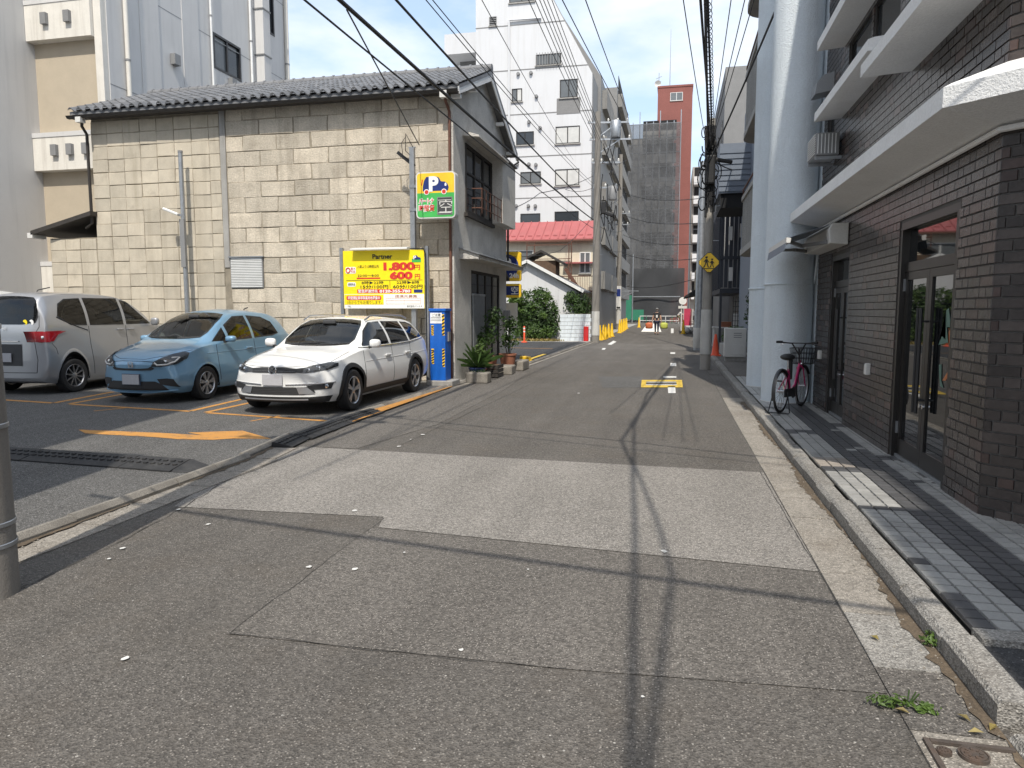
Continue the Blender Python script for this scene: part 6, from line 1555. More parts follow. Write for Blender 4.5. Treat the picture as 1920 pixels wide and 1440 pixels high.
# ================================================================== SIGNS AND STREET FURNITURE ON THE LEFT
def rrect(x0, x1, z0, z1, r, n=5):
    o = []
    for cx, cz, a0 in ((x1-r, z0+r, -90), (x1-r, z1-r, 0), (x0+r, z1-r, 90), (x0+r, z0+r, 180)):
        o += [(cx+r*math.cos(R(a0+90*i/n)), cz+r*math.sin(R(a0+90*i/n))) for i in range(n+1)]
    return o
def plate(name, poly, y, m, parent, t=.003): return MB().prism(poly, y-t, y, 'y').build(name, m, parent, local=True)
# illuminated P sign on its post
ps = thing('parking_sign', 'yellow and green parking sign box with navy car and white P on a post', 'sign', (-5.43, 14.62, 0))
MB().box(-.05, .05, -.05, .05, 0, 5.0).build('post', 'galvanised', ps, local=True)
MB().box(-.075, .075, -.02, .02, 5.0, 5.02).build('post_cap', 'galvanised', ps, local=True)
MB().beam((.05, 0, 4.62), (-.32, -.02, 4.92), .04, .07).build('bracket', 'black_metal', ps, local=True)
bx = MB().prism(rrect(.11, .97, 3.52, 4.47, .08), -.10, .12, 'y').build('sign_box', 'plastic_white', ps, local=True)
def clip_z(poly, zc, above):
    o = []; n = len(poly)
    for i in range(n):
        a, b = poly[i], poly[(i+1) % n]; ia, ib = (a[1] >= zc) == above, (b[1] >= zc) == above
        if ia: o.append(a)
        if ia != ib: t = (zc-a[1])/(b[1]-a[1]); o.append((a[0]+(b[0]-a[0])*t, zc))
    return o
rr = rrect(.135, .945, 3.545, 4.445, .065)
plate('panel', clip_z(rr, 4.04, True), -.1005, 'print_amber', bx); plate('panel', clip_z(rr, 4.04, False), -.1005, 'print_green', bx)
yl = -.1045
car_p = [(.26, 4.08), (.265, 4.18), (.29, 4.29), (.34, 4.37), (.56, 4.37), (.62, 4.345), (.66, 4.27), (.75, 4.26), (.80, 4.22), (.83, 4.15), (.81, 4.08)]
plate('car_emblem', car_p, yl, 'print_navy', bx)
plate('red_tail', [(.225, 4.20), (.245, 4.20), (.265, 4.30), (.25, 4.33)], yl, 'print_red', bx)
for cx in (.345, .725):
    MB().lathe([(.058, 0), (.058, .003)], 20, (cx, yl-.005, 4.06), 'y').build('wheel_ring', 'print_white', bx, local=True); MB().lathe([(.042, 0), (.042, .002)], 20, (cx, yl-.008, 4.06), 'y').build('wheel_disc', 'print_red', bx, local=True)
text_obj('letter_P', 'P', .40, 'print_white', bx, (.39, yl-.006, 4.085), bold=.02, extrude=.001)
plate('headlamp', [(.74, 4.18), (.775, 4.17), (.785, 4.21), (.765, 4.24), (.745, 4.23)], yl-.003, 'print_white', bx)
for dx, m, bo, dy in ((0, 'print_white', .014, -.001), (0, 'print_red', .002, -.004)):
    text_obj('sign_text', 'パートナ', .115, m, bx, (.17, yl+dy, 3.835), width=.33 if bo < .01 else .345, bold=bo); text_obj('sign_text', '時間貸', .135, m, bx, (.165, yl+dy, 3.68), width=.345 if bo < .01 else .36, bold=bo)
lp = MB().box(.575, .905, -.112, -.1005, 3.59, 3.95).build('led_panel', 'plastic_grey', bx, local=True); MB().box(.59, .89, -.114, -.1125, 3.605, 3.935).build('led_screen', 'dash', lp, local=True)
text_obj('led_text', '空', .30, 'plastic_white', lp, (.598, -.1155, 3.645), width=.28, bold=-.002)
for zz in (3.62, 3.88): MB().box(.6, .88, -.1155, -.1145, zz, zz+.012).build('led_row', 'plastic_white', lp, local=True)
for zz in (4.2, 3.72): MB().box(-.06, .11, -.06, .06, zz-.03, zz+.03).build('clamp', 'galvanised', ps, local=True)
MB().tube([(.03, -.03, 5.0), (-.10, -.05, 5.25), (-.22, -.04, 5.1), (-.2, -.04, 4.85), (-.05, -.05, 4.75)], .008, 5).tube([(.0, -.03, 5.05), (-.14, .0, 5.3), (-.16, .02, 4.95), (-.04, -.05, 4.85)], .008, 5).build('service_cable', 'cable', ps, local=True)

# yellow tariff board
fbd = thing('tariff_board', 'yellow parking tariff board with red prices behind the white wagon', 'sign', (-7.06, 14.55, 0))
BW, BH_ = 1.85, 1.24; X0 = .05; ZT = 2.88
for x in (-.0, BW+.10): MB().box(x-.035, x+.035, -.03, .05, 0, 2.95).build('post', 'galvanised', fbd, local=True)
bd = MB().box(X0, X0+BW, -.035, -.005, ZT-BH_, ZT).build('board', 'print_yellow', fbd, local=True)
U = lambda cx: X0+(cx-105)/587*BW
V = lambda cy: ZT-(cy-935)/420*BH_
fy = -.036
def bt(txt, x0, x1, y0, y1, m, bold=.0, lvl=1, latin=False):
    h = (V(y0)-V(y1)); text_obj('tariff_text', txt, h*(1.38 if latin else 1.12), m, bd, (U(x0), fy-.0045*lvl, V(y1)+(0 if latin else h*.10)), width=U(x1)-U(x0), bold=bold)
def bp(name, x0, x1, y0, y1, m, r=0, lvl=0): plate(name, rrect(U(x0), U(x1), V(y1), V(y0), r) if r else [(U(x0), V(y1)), (U(x1), V(y1)), (U(x1), V(y0)), (U(x0), V(y0))], fy-.0045*lvl, m, bd)
bp('white_field', 108, 690, 1250, 1354, 'print_white'); bp('yellow_field', 110, 398, 1253, 1326, 'print_yellow', lvl=1)
bt('Partner', 320, 465, 962, 995, 'print_black', .004, latin=True)
bp('logo_field', 605, 670, 1000, 1025, 'print_green'); plate('logo_car', [(U(612), V(1005)), (U(618), V(980)), (U(640), V(975)), (U(650), V(988)), (U(668), V(992)), (U(668), V(1005))], fy-.0045, 'print_navy', bd); bt('P', 616, 636, 978, 1004, 'print_white', .003, 2, True)
bt('入庫より12時間以内', 208, 365, 1040, 1062, 'print_black'); bt('1,800', 385, 612, 1024, 1076, 'print_red', .012, 1, True); bt('円', 620, 660, 1042, 1078, 'print_red', .002)
bp('white_tag', 122, 198, 1052, 1100, 'print_white', .03); bt('最大', 160, 194, 1056, 1075, 'print_red'); bt('料金', 160, 194, 1077, 1096, 'print_red')
MB().tube([(U(141)+.045*math.cos(a), fy-.006, V(1076)+.05*math.sin(a)) for a in [6.283*i/20 for i in range(20)]], .012, 5, True).build('red_ring', 'print_red', bd, local=True)
bt('22:00〜8:00', 210, 365, 1105, 1126, 'print_black'); bp('red_rule', 203, 376, 1130, 1140, 'print_red'); bt('600', 447, 612, 1092, 1140, 'print_red', .012, 1, True); bt('円', 622, 660, 1108, 1142, 'print_red', .002)
bp('black_rule', 125, 680, 1149, 1152, 'print_black'); bp('white_tag', 133, 195, 1163, 1195, 'print_white', .03); bt('通常料金', 138, 191, 1170, 1188, 'print_black', 0, 2)
bt('8時▶22時', 238, 398, 1156, 1179, 'print_black'); bt('22時▶8時', 493, 655, 1156, 1179, 'print_black'); bp('black_rule', 444, 447, 1155, 1206, 'print_black')
bt('15分/100円', 222, 425, 1184, 1211, 'print_black', .001); bt('60分/100円', 467, 678, 1184, 1211, 'print_black', .001)
bp('red_band', 205, 600, 1215, 1243, 'print_red'); bt('緊急時連絡先', 212, 355, 1218, 1241, 'print_white', .001); bt('0120-355-780', 370, 592, 1219, 1239, 'print_white', .003, 1, True); bp('navy_tag', 617, 678, 1218, 1241, 'print_navy')
bp('red_pill', 125, 382, 1262, 1293, 'print_red', .04, lvl=2); bt('時間貸駐車場事業用地募集中', 136, 372, 1266, 1290, 'print_white', .001, 3); bt('1台からでもお借りします。', 125, 382, 1299, 1322, 'print_black', .0, 2)
for zz in (1278, 1296, 1320): bp('table_rule', 415, 665, zz, zz+2, 'print_pink', lvl=1)
for xx in (415, 545, 663): bp('table_rule', xx, xx+2, 1280, 1319, 'print_pink', lvl=1)
bt('提携先募集', 480, 640, 1258, 1277, 'print_orange'); bt('株式会社パートナ', 565, 676, 1332, 1347, 'print_black', 0, 1); bt('TEL', 130, 160, 1334, 1346, 'print_black', 0, 1, True)
MB().prism([(-.2, ZT+.005), (-.2, ZT+.035), (-.04, ZT+.06), (-.04, ZT+.005)], U(182), U(592), 'x').build('lamp_cover', 'white_metal', fbd, local=True)
MB().tube([(U(580), -.03, ZT+.02), (U(690), -.05, ZT+.02), (U(704), -.05, ZT-.1), (U(704), -.04, .6)], .012, 6).build('conduit', 'cable', fbd, local=True)

# blue ticket machine
tm = thing('ticket_machine', 'tall blue parking ticket machine with hazard stripes on a stone base', 'ticket machine', (-4.80, 14.45, 0))
MB().box(-.24, .34, -.24, .30, 0.0, .13).build('stone_base', 'concrete', tm, bevel=.02, local=True)
mbx = MB().box(-.17, .17, -.17, .2, .13, 1.58).build('cabinet', 'blue_box', tm, bevel=.01, local=True); MB().box(-.185, .185, -.19, .22, 1.58, 1.64).build('cap', 'blue_box', tm, bevel=.008, local=True)
MB().box(-.155, .10, -.1735, -.1705, 1.33, 1.55).build('notice', 'print_white', mbx, local=True)
text_obj('notice_text', 'ご注意', .06, 'print_black', mbx, (-.12, -.1755, 1.48), width=.18)
for i in range(3): MB().box(-.14, .085, -.1755, -.174, 1.45-i*.035, 1.462-i*.035).build('notice_line', 'plastic_grey', mbx, local=True)
def hazard(x, z0, z1, side=False):
    n = 6; base = [(-.028, z0), (.028, z0), (.028, z1), (-.028, z1)]
    if not side: o = MB().box(x-.028, x+.028, -.1735, -.1705, z0, z1).build('hazard_strip', 'print_amber', mbx, local=True)
    else: o = MB().box(.1705, .1735, x-.028, x+.028, z0, z1).build('hazard_strip', 'print_amber', mbx, local=True)
    for i in range(n):
        a = z0+(z1-z0)*i/n; h = (z1-z0)/n*.5; e = .03
        if a+h+e > z1: e = 0
        if not side: MB().prism([(x-.028, a), (x+.028, a+e), (x+.028, a+e+h), (x-.028, a+h)], -.1755, -.174, 'y').build('stripe', 'print_black', o, local=True)
        else: MB().prism([(x-.028, a+e), (x+.028, a), (x+.028, a+h), (x-.028, a+e+h)], .174, .1755, 'x').build('stripe', 'print_black', o, local=True)
hazard(-.11, 1.08, 1.29); hazard(.128, 1.08, 1.52); hazard(-.11, .48, .80); hazard(.128, .42, .80)
MB().box(.171, .2, -.02, .12, .95, 1.15).build('coin_box', 'plastic_grey', mbx, local=True); MB().tube([(.175, .1, .70), (.2, .1, .70), (.2, .1, .86), (.175, .1, .86)], .008, 6).build('handle', 'chrome', mbx, local=True)

# lamp pole against the stone wall
lpz = thing('lot_lamp_pole', 'thin grey steel lamp pole standing before the square stone slabs', 'lamp pole', (-11.13, 14.80, 0))
MB().tube([(0, 0, 0), (0, 0, 5.2)], [.06, .05], 12).build('pole', 'galvanised', lpz, True, local=True); MB().lathe([(.056, 5.2), (.056, 5.25)], 12).build('cap', 'plastic_grey', lpz, local=True)
lh = MB().obox((-.2, -.15, 3.86), (.36, .16, .06), (0, R(22), R(20))).build('lamp_head', 'white_metal', lpz, bevel=.02, local=True); MB().beam((0, 0, 3.78), (-.08, -.06, 3.80), .05).build('arm', 'galvanised', lpz, local=True)
MB().box(-.06, .06, -.07, -.04, 2.6, 3.7).build('cable_cover', 'plastic_grey', lpz, local=True)

# utility poles -------------------------------------------------------------
def utility_pole(name, label, x, y, r0, h, wrap=None, m='pole_concrete', lean=0):
    t = thing(name, label, 'utility pole', (x, y, 0)); n = 24
    MB().lathe([(r0*(1-.32*i/10), h*i/10) for i in range(11)], n).build('shaft', m, t, True, local=True)
    if wrap: 
        a, b = wrap; MB().lathe([(r0*(1-.32*a/h)+.004, a), (r0*(1-.32*a/h)+.012, a+.005), (r0*(1-.32*b/h)+.012, b-.005), (r0*(1-.32*b/h)+.004, b)], n, close=False).build('wrap', 'pole_wrap', t, True, local=True)
    for i in range(int((h-3)/.45)):
        z = 3+i*.45; s = 1 if i % 2 else -1; MB().tube([(0, 0, z), (s*(r0+.13), 0, z)], .009, 5).build('step_bolt', 'galvanised', t, local=True)
    return t
def crossarm(t, z, l, ang=0, ins=4, off=0):
    o = MB().obox((off*math.cos(ang), off*math.sin(ang), z), (l, .08, .08), (0, 0, ang)).build('crossarm', 'galvanised', t, local=True)
    for i in range(ins):
        u = off+(i/(ins-1)-.5)*(l-.15); c = (u*math.cos(ang), u*math.sin(ang), 0)
        MB().lathe([(.02, z+.04), (.05, z+.07), (.03, z+.1), (.055, z+.13), (.03, z+.17), (.02, z+.2)], 10, c).build('insulator', 'plastic_white', o, True, local=True)
    return o
PN = utility_pole('utility_pole', 'grey concrete utility pole cut off by the left edge of the frame', -3.77, 3.15, .175, 10.5)
for z in (.28, .40, .95, 1.5): MB().lathe([(.178-.0053*z, z), (.182-.0053*z, z+.004), (.182-.0053*z, z+.024), (.178-.0053*z, z+.028)], 24, close=False).build('steel_band', 'galvanised', PN, True, local=True)
crossarm(PN, 9.6, 1.9); crossarm(PN, 8.8, 1.6, 0, 4); crossarm(PN, 6.6, .9, 0, 3, -.3)
P1_ = utility_pole('utility_pole', 'brown concrete utility pole with transformer beside the red fire box', -3.78, 36.0, .20, 11.2, (.35, 1.55))
crossarm(P1_, 10.7, 2.0, R(8), 5, .5); crossarm(P1_, 9.9, 2.0, R(8), 4, .6); crossarm(P1_, 8.8, 1.4, R(8), 4, .4); crossarm(P1_, 7.6, 1.2, R(8), 3, .4)
tr = MB().lathe([(.24, 0), (.27, .05), (.27, .75), (.22, .82)], 18, (.85, .1, 9.95)).build('transformer', 'galvanised', P1_, True, local=True)
MB().lathe([(.2, 0), (.22, .05), (.22, .6), (.16, .68)], 18, (.75, .1, 7.0)).build('transformer', 'plastic_grey', P1_, True, local=True)
MB().beam((0, 0, 9.2), (1.1, .1, 9.9), .05).beam((0, 0, 10.0), (.9, .1, 10.65), .05).build('brace', 'galvanised', P1_, local=True)
random.seed(21)
for k in range(14):
    z = random.uniform(6.2, 10.4); a = Vector((random.uniform(.1, 1.0), -.1, z)); b = Vector((random.uniform(.2, 1.2), -.1, z-random.uniform(.6, 2.2))); m_ = (a+b)/2+Vector((random.uniform(-.3, .4), 0, -.3))
    pts = [a.lerp(m_, t).lerp(m_.lerp(b, t), t) for t in [i/8 for i in range(9)]]; MB().tube(pts, .022, 5).build('jumper_cable', 'cable', P1_, local=True)
MB().obox((.35, -.2, 6.6), (.22, .2, .6)).build('splice_box', 'cable', P1_, bevel=.04, local=True); MB().obox((.6, -.2, 6.3), (.5, .16, .18), (0, .3, 0)).build('splice_box', 'cable', P1_, bevel=.04, local=True)
P2_ = utility_pole('utility_pole', 'farther grey utility pole with blue and white notices near the scaffold', -4.42, 60.2, .22, 14.2, (.5, 2.2))
crossarm(P2_, 9.5, 1.6, 0, 4); crossarm(P2_, 8.6, 1.4, 0, 4)
MB().box(-.2, .2, -.26, -.235, 1.7, 3.6).build('notice', 'plastic_white', P2_, local=True); MB().box(-.16, .16, -.268, -.2605, 2.75, 3.35).build('notice_field', 'print_navy', P2_, local=True); MB().box(-.15, .15, -.268, -.2605, 1.75, 1.9).build('notice_field', 'print_black', P2_, local=True)
MB().beam((.2, 0, 3.2), (1.6, .2, 3.2), .06).beam((.2, 0, 2.7), (1.2, .2, 3.1), .05).build('bracket', 'galvanised', P2_, local=True)
P3_ = utility_pole('utility_pole', 'grey concrete utility pole carrying the yellow school crossing sign', .88, 20.05, .14, 6.6, (.42, 1.62), 'pole_pale')
P4_ = utility_pole('utility_pole', 'pale steel pole standing just behind the school sign pole', 1.03, 29.7, .2, 7.4, None, 'galvanised')
MB().lathe([(.215, .1), (.225, .12), (.22, .9), (.21, .91)], 20, close=False).build('wrap', 'pole_wrap', P4_, True, local=True)
for i in range(26):
    z = random.uniform(4.4, 6.4); r = random.uniform(.06, .15); c = Vector((random.uniform(-.22, .14), random.uniform(-.25, -.1), z))
    a0 = random.uniform(0, 6); pts = [c+Vector((r*math.cos(a0+t), .1*math.sin(t*2), r*1.7*math.sin(a0+t))) for t in [i_*.35 for i_ in range(16)]]
    MB().tube(pts, random.uniform(.008, .02), 5).build('slack_cable', 'cable', P3_, local=True)
for i in range(5): MB().tube([(-.10+i*.05, -.16, 4.3+random.uniform(-.8, .3)), (-.12+i*.05, -.17, 5.4), (-.16+i*.06, -.12, 6.4)], .03, 6).build('riser_cable', 'cable', P3_, local=True)
MB().obox((-.02, -.24, 5.25), (.26, .2, .75)).build('splice_box', 'cable', P3_, bevel=.05, local=True); MB().obox((.3, -.1, 5.5), (.5, .1, .1), (0, .2, 0)).build('splice_box', 'cable', P3_, bevel=.03, local=True)
# school crossing diamond
sg_ = thing('school_crossing_sign', 'yellow diamond school crossing sign with two children on the pole', 'sign', (.90, 19.82, 2.86))
d_ = .27
def rdiam(r, q=.05):
    o = []
    for k in range(4):
        a = math.pi/2*k-math.pi/2; 
        for t in (-.14, -.05, .05, .14): o.append((r*math.cos(a+t)*(1-abs(t)*.0-.05*(.14-abs(t))/.14), r*math.sin(a+t)*(1-.05*(.14-abs(t))/.14)))
    return o
MB().prism(rdiam(d_), -.012, 0, 'y').build('plate', 'print_black', sg_, local=True); plate('field', rdiam(d_*.94), -.0125, 'print_amber', sg_)
def kid(cx, cz, s, flip=1):
    f = lambda pts: [(cx+flip*a*s, cz+b*s) for a, b in pts]
    MB().lathe([(.05*s, 0), (.05*s, .002)], 12, (cx, -.018, cz+.27*s), 'y').build('figure', 'print_black', sg_, local=True)
    plate('figure', f([(-.075, .28), (.08, .28), (.06, .325), (-.04, .33)]), -.0205, 'print_black', sg_, .002)
    for q in ([(-.06, .04), (.06, .04), (.055, .2), (-.05, .2)], [(-.05, .04), (0, .04), (-.05, -.14), (-.12, -.22), (-.15, -.19), (-.09, -.1)], [(0, .04), (.06, .04), (.08, -.08), (.13, -.2), (.08, -.21), (.03, -.08)], [(.04, .18), (.14, .06), (.12, .03), (.04, .11)], [(-.05, .18), (-.13, .08), (-.1, .05), (-.04, .12)]):
        plate('figure', f(q), -.0165, 'print_black', sg_, .002)
kid(-.07, -.02, .55); kid(.075, -.045, .45)
plate('figure', [(-.17, -.17), (.17, -.17), (.16, -.15), (-.16, -.15)], -.0165, 'print_black', sg_, .002)
# second car park: round P sign, vacancy sign, white board, delineator
p24 = thing('round_parking_sign', 'yellow parking sign with navy disc and white P past the house', 'sign', (-4.95, 22.0, 0))
a = aty(977, 472, 22); b = aty(977, 527, 22); px1 = a.x+4.95; pz1, pz0 = a.z, b.z
MB().box(px1-.95, px1-.87, .05, .12, 0, pz1).build('post', 'galvanised', p24, local=True)
s24 = MB().prism(rrect(px1-.86, px1, pz0, pz1, .07), -.04, .10, 'y').build('sign_box', 'print_amber', p24, local=True)
MB().lathe([(.36, 0), (.36, .003)], 32, (px1-.43, -.0435, pz1-.44), 'y').build('disc', 'print_navy', s24, local=True); text_obj('letter_P', 'P', .58, 'print_white', s24, (px1-.62, -.045, pz1-.60), bold=.03); text_obj('sign_text', '24h', .2, 'print_white', s24, (px1-.36, -.045, pz1-.80), bold=.008)
a = aty(977, 532, 22); b = aty(977, 558, 22)
v24 = MB().prism(rrect(px1-.86, px1, b.z, a.z, .06), -.04, .10, 'y').build('vacancy_box', 'print_amber', p24, local=True)
MB().box(px1-.78, px1-.06, -.044, -.0405, b.z+.08, a.z-.07).build('screen', 'print_navy', v24, local=True); text_obj('vacancy_text', '空', .26, 'print_white', v24, (px1-.32, -.0455, b.z+.12), bold=.004)
wbd = thing('notice_board', 'white notice board standing beside the second car park entrance', 'sign', (-5.2, 23.0, 0))
a = aty(955, 568, 23); b = aty(970, 615, 23); MB().box(a.x+5.2-.5, b.x+5.2, 0, .04, b.z, a.z).build('board', 'plastic_white', wbd, local=True); MB().box(b.x+5.2-.3, b.x+5.2-.24, .041, .1, 0, a.z).build('post', 'galvanised', wbd, local=True)
MB().box(a.x+5.2-.4, b.x+5.2-.05, -.004, -.0005, b.z+.16, b.z+.2).build('notice_line', 'plastic_grey', wbd, local=True)
dl = thing('delineator_post', 'orange flexible post with white bands in the second car park', 'bollard', tuple(atz(983, 642, LOT)))
MB().lathe([(.16, 0), (.16, .03), (.06, .06)], 18).build('base', 'cone_orange', dl, True, local=True); MB().lathe([(.045, .06), (.045, .78), (.03, .8)], 14).build('tube', 'cone_orange', dl, True, local=True)
for z in (.5, .65): MB().lathe([(.047, z), (.047, z+.07)], 14, close=False).build('band', 'print_white', dl, local=True)
wst = thing('yellow_kerb_ramp', 'small yellow wedge at the corner of the second car park', 'kerb ramp', tuple(atz(982, 680, .0)))
MB().prism([(-.15, 0), (.25, 0), (.15, .18), (-.12, .2)], 0, .3, 'y').build('wedge', 'cone_yellow', wst, bevel=.02, local=True)

# cones ---------------------------------------------------------------------
def cone(label, loc, m, h=.7, group=None, proto=[{}]):
    key = (m, h)
    if key not in proto[0]:
        t = thing('traffic_cone', label, 'traffic cone', loc, 0, group)
        MB().prism(rrect(-.18, .18, -.18, .18, .04), 0, .035, 'z').build('base', m, t, local=True)
        MB().lathe([(.135, .035), (.125, .06), (.04, h-.03), (.032, h), (.02, h)], 20).build('body', m, t, True, local=True)
        proto[0][key] = t; return t
    t = copy_tree(proto[0][key]); t.location = loc; t['label'] = label; t['category'] = 'traffic cone'
    if group: t['group'] = group
    elif 'group' in t: del t['group']
    return t
ordn = ['first', 'second', 'third', 'fourth', 'fifth', 'sixth']
for i, (x, y) in enumerate(((1124.5, 638), (1131, 637), (1135, 635.5), (1141, 633), (1147, 631))):
    cone('yellow traffic cone by the near utility pole, %s from the left' % ordn[i], tuple(atz(x, y)), 'cone_yellow', .82, 'yellow cones along the left kerb')
for i, (x, y) in enumerate(((1161.5, 624.5), (1165, 622.5), (1168.5, 620.5), (1171.5, 618.5), (1174.5, 616.5))):
    cone('yellow traffic cone in the row past the far utility pole, %s from the left' % ordn[i], tuple(atz(x, y)), 'cone_yellow', .95, 'yellow cones along the left kerb')
cone('yellow traffic cone standing alone before the scaffold', tuple(atz(1198, 614)), 'cone_yellow', .95); cone('yellow traffic cone by the red banner on the right', tuple(atz(1281, 626)), 'cone_yellow', .95)
cone('orange traffic cone behind the outdoor air conditioner', tuple(atz(1341, 667, .1)), 'cone_orange', .72)

# far end of the street ------------------------------------------------------
np_ = thing('round_road_sign', 'round road sign on a thin white post at the far right', 'sign', tuple(atz(1277, 620)))
MB().tube([(0, 0, 0), (0, 0, 2.6)], .05, 8).build('post', 'plastic_white', np_, local=True); MB().lathe([(.3, 0), (.3, .02)], 24, (.08, -.08, 2.35), 'y').build('disc', 'white_metal', np_, local=True)
MB().box(-.25, .4, -.1, -.08, 1.75, 1.95).build('plate', 'plastic_white', np_, local=True)
bn = thing('pink_banner', 'deep pink banner standing by the far yellow cone', 'banner', tuple(atz(1288, 617)))
MB().box(-.28, .28, 0, .03, .3, 1.75).build('cloth', 'pink_cloth', bn, local=True); MB().box(.3, .36, -.02, .5, .0, 1.7).build('side_cloth', 'red_plastic', bn, local=True); MB().tube([(-.3, .02, 0), (-.3, .02, 1.85)], .02, 6).build('pole', 'white_metal', bn, local=True)
for i, (x, y) in enumerate(((1287, 625), (1296, 624))):
    bg_ = thing('rubbish_bag', ['white rubbish bag beside the far yellow cone', 'white rubbish bag at the foot of the pale pole'][i], 'bag', tuple(atz(x, y)))
    mbb = ell((0, 0, .17), (.3, .25, .2), 14, 9); mbb.v = [(v[0]*(1+.12*math.sin(v[2]*30+v[0]*9)), v[1]*(1+.1*math.sin(v[0]*17)), v[2]+.06*math.exp(-((v[0]**2+v[1]**2)/.01))) for v in mbb.v]; mbb.build('sack', 'plastic_white', bg_, 'all', local=True)
br = thing('pipe_barrier', 'low white and green pipe barrier across the street end', 'barrier', (-2, 90, 0))
x0, x1 = aty(1200, 603, 90).x, aty(1272, 603, 90).x
for i in range(7):
    x = x0+(x1-x0)*i/6; MB().tube([(x, 90, 0), (x, 90, .95)], .04, 6).build('post', 'tarp_green' if i % 2 else 'plastic_white', br)
for z in (.35, .9): MB().tube([(x0, 90, z), (x1, 90, z)], .04, 6).build('rail', 'plastic_white', br)
pt = thing('white_board_panel', 'white sloped panel lying behind the walking person', 'panel', tuple(atz(1221, 622)))
MB().add([(-.75, 0, .0), (.75, 0, 0), (.5, .3, .6), (-.3, .3, .6), (-.75, .04, 0), (.75, .04, 0), (.5, .34, .6), (-.3, .34, .6)], [(0, 1, 2, 3), (7, 6, 5, 4), (0, 4, 5, 1), (1, 5, 6, 2), (2, 6, 7, 3), (3, 7, 4, 0)]).build('panel', 'plastic_white', pt, local=True)

# right: outdoor unit, hedge planter, grille panel, table of goods -----------------
ou = thing('floor_air_conditioner', 'white outdoor air conditioner standing on a block by the columns', 'air conditioner', (1.66, 22.0, .1))
MB().box(-.12, .42, .05, .4, 0, .12).build('stand', 'concrete', ou, local=True)
oc_ = MB().box(-.16, .46, 0, .32, .12, .98).build('casing', 'plastic_white', ou, bevel=.02, local=True)
MB().box(.02, .4, -.012, -.001, .2, .5).build('valve_cover', 'plastic_white', oc_, bevel=.01, local=True)
for i in range(3): MB().box(.1, .32, -.006, -.001, .70+i*.06, .72+i*.06).build('louvre', 'plastic_grey', oc_, local=True)
MB().tube([(.4, .1, .25), (.6, .05, .2), (.75, .1, .5)], .035, 8).build('pipe', 'plastic_white', ou, True, local=True)
hp = thing('hedge_planter', 'low green hedge in a concrete planter by the navy house', 'hedge', (2.1, 25.2, .1))
MB().box(-.45, .5, -1.6, 1.5, 0, .35).build('planter', 'concrete', hp, local=True); random.seed(31)
leaves(MB(), (0, -.2, .62), (.5, 1.5, .38), 1500, .09).build('foliage', 'leaf', hp, fix=False, local=True)
gp = thing('lattice_panel', 'white board behind a dark wire grille near the navy house', 'panel', (2.2, 26.9, .1))
a = aty(1374, 588, 26.9); b = aty(1404, 632, 26.9)
MB().box(a.x-2.2, b.x-2.2, 0, .03, b.z-.1, a.z-.1).build('board', 'plastic_white', gp, local=True)
for i in range(8): x = a.x-2.2+(b.x-a.x)*i/7; MB().tube([(x, -.06, b.z-.3), (x, -.06, a.z+.5)], .012, 5).build('bar', 'black_metal', gp, local=True)
for i in range(9): z = b.z-.2+i*.17; MB().tube([(a.x-2.2, -.05, z), (b.x-2.2, -.05, z)], .009, 5).build('wire', 'black_metal', gp, local=True)
tb = thing('goods_table', 'white table with cardboard boxes under the slatted canopy', 'table', (1.75, 30.5, .1))
MB().box(-.15, .7, 0, .8, .78, .82).build('top', 'plastic_white', tb, local=True)
for x in (-.1, .65):
    for y in (.05, .75): MB().box(x-.025, x+.025, y-.025, y+.025, 0, .78).build('leg', 'white_metal', tb, local=True)
cbx = thing('cardboard_box', 'brown cardboard box on the white table', 'box', (1.95, 30.7, .92)); MB().box(0, .4, 0, .35, 0, .22).build('carton', 'terracotta', cbx, local=True); MB().box(.02, .38, .12, .2, .221, .224).build('tape', 'ledge_cream', cbx, local=True)
random.seed(33)
for i, (x, y, m, lab) in enumerate(((1.5, 44, 'cloth_grey', 'grey covered bicycle rack heap outside the awning shop'), (1.7, 47, 'plastic_grey', 'stack of grey crates outside the awning shop'))):
    t = thing('stacked_goods', lab, 'goods', (x, y, .1))
    for k in range(5): MB().obox((random.uniform(-.1, .1), random.uniform(-.2, .2), .2+k*.28), (.6+random.uniform(-.1, .1), .5, .26), (0, 0, random.uniform(-.2, .2))).build('crate', [m, 'plastic_white', 'galvanised'][k % 3], t, bevel=.02, local=True)
# ================================================================== PLANTS
def stemmed(t, base, tips, r=.02, m='bark'):
    for q in tips: MB().tube([base, tuple((Vector(base)+Vector(q))/2+Vector((random.uniform(-.05, .05), random.uniform(-.05, .05), .03))), q], [r, r*.7, r*.3], 6).build('stem', m, t, local=True)
def pot(t, c, r, h, m):
    MB().lathe([(r*.72, 0), (r*.9, h*.6), (r, h*.9), (r*1.08, h*.9), (r*1.08, h), (r*.92, h), (r*.9, h*.85), (.01, h*.85)], 20, c, close=False).build('pot', m, t, True, local=True)
    MB().lathe([(r*.9, h*.86), (.01, h*.88)], 16, c, close=False).build('earth', 'soil', t, local=True)
random.seed(41)
bs = thing('large_shrub', 'large dark green shrub in front of the small white house', 'shrub', (-6.95, 36.9, 0))
f = MB()
for c, r, n in (((-.3, 0, 1.45), (1.1, .7, 1.25), 2600), ((-1.0, .1, 1.2), (.6, .6, 1.1), 900), ((.7, .1, 1.2), (.55, .55, 1.0), 900), ((0, -.15, .6), (1.3, .6, .6), 1300), ((.25, .1, 2.35), (.5, .5, .5), 500)): leaves(f, c, r, n, .15, shell=.45)
f.build('foliage', 'leaf', bs, fix=False, local=True)
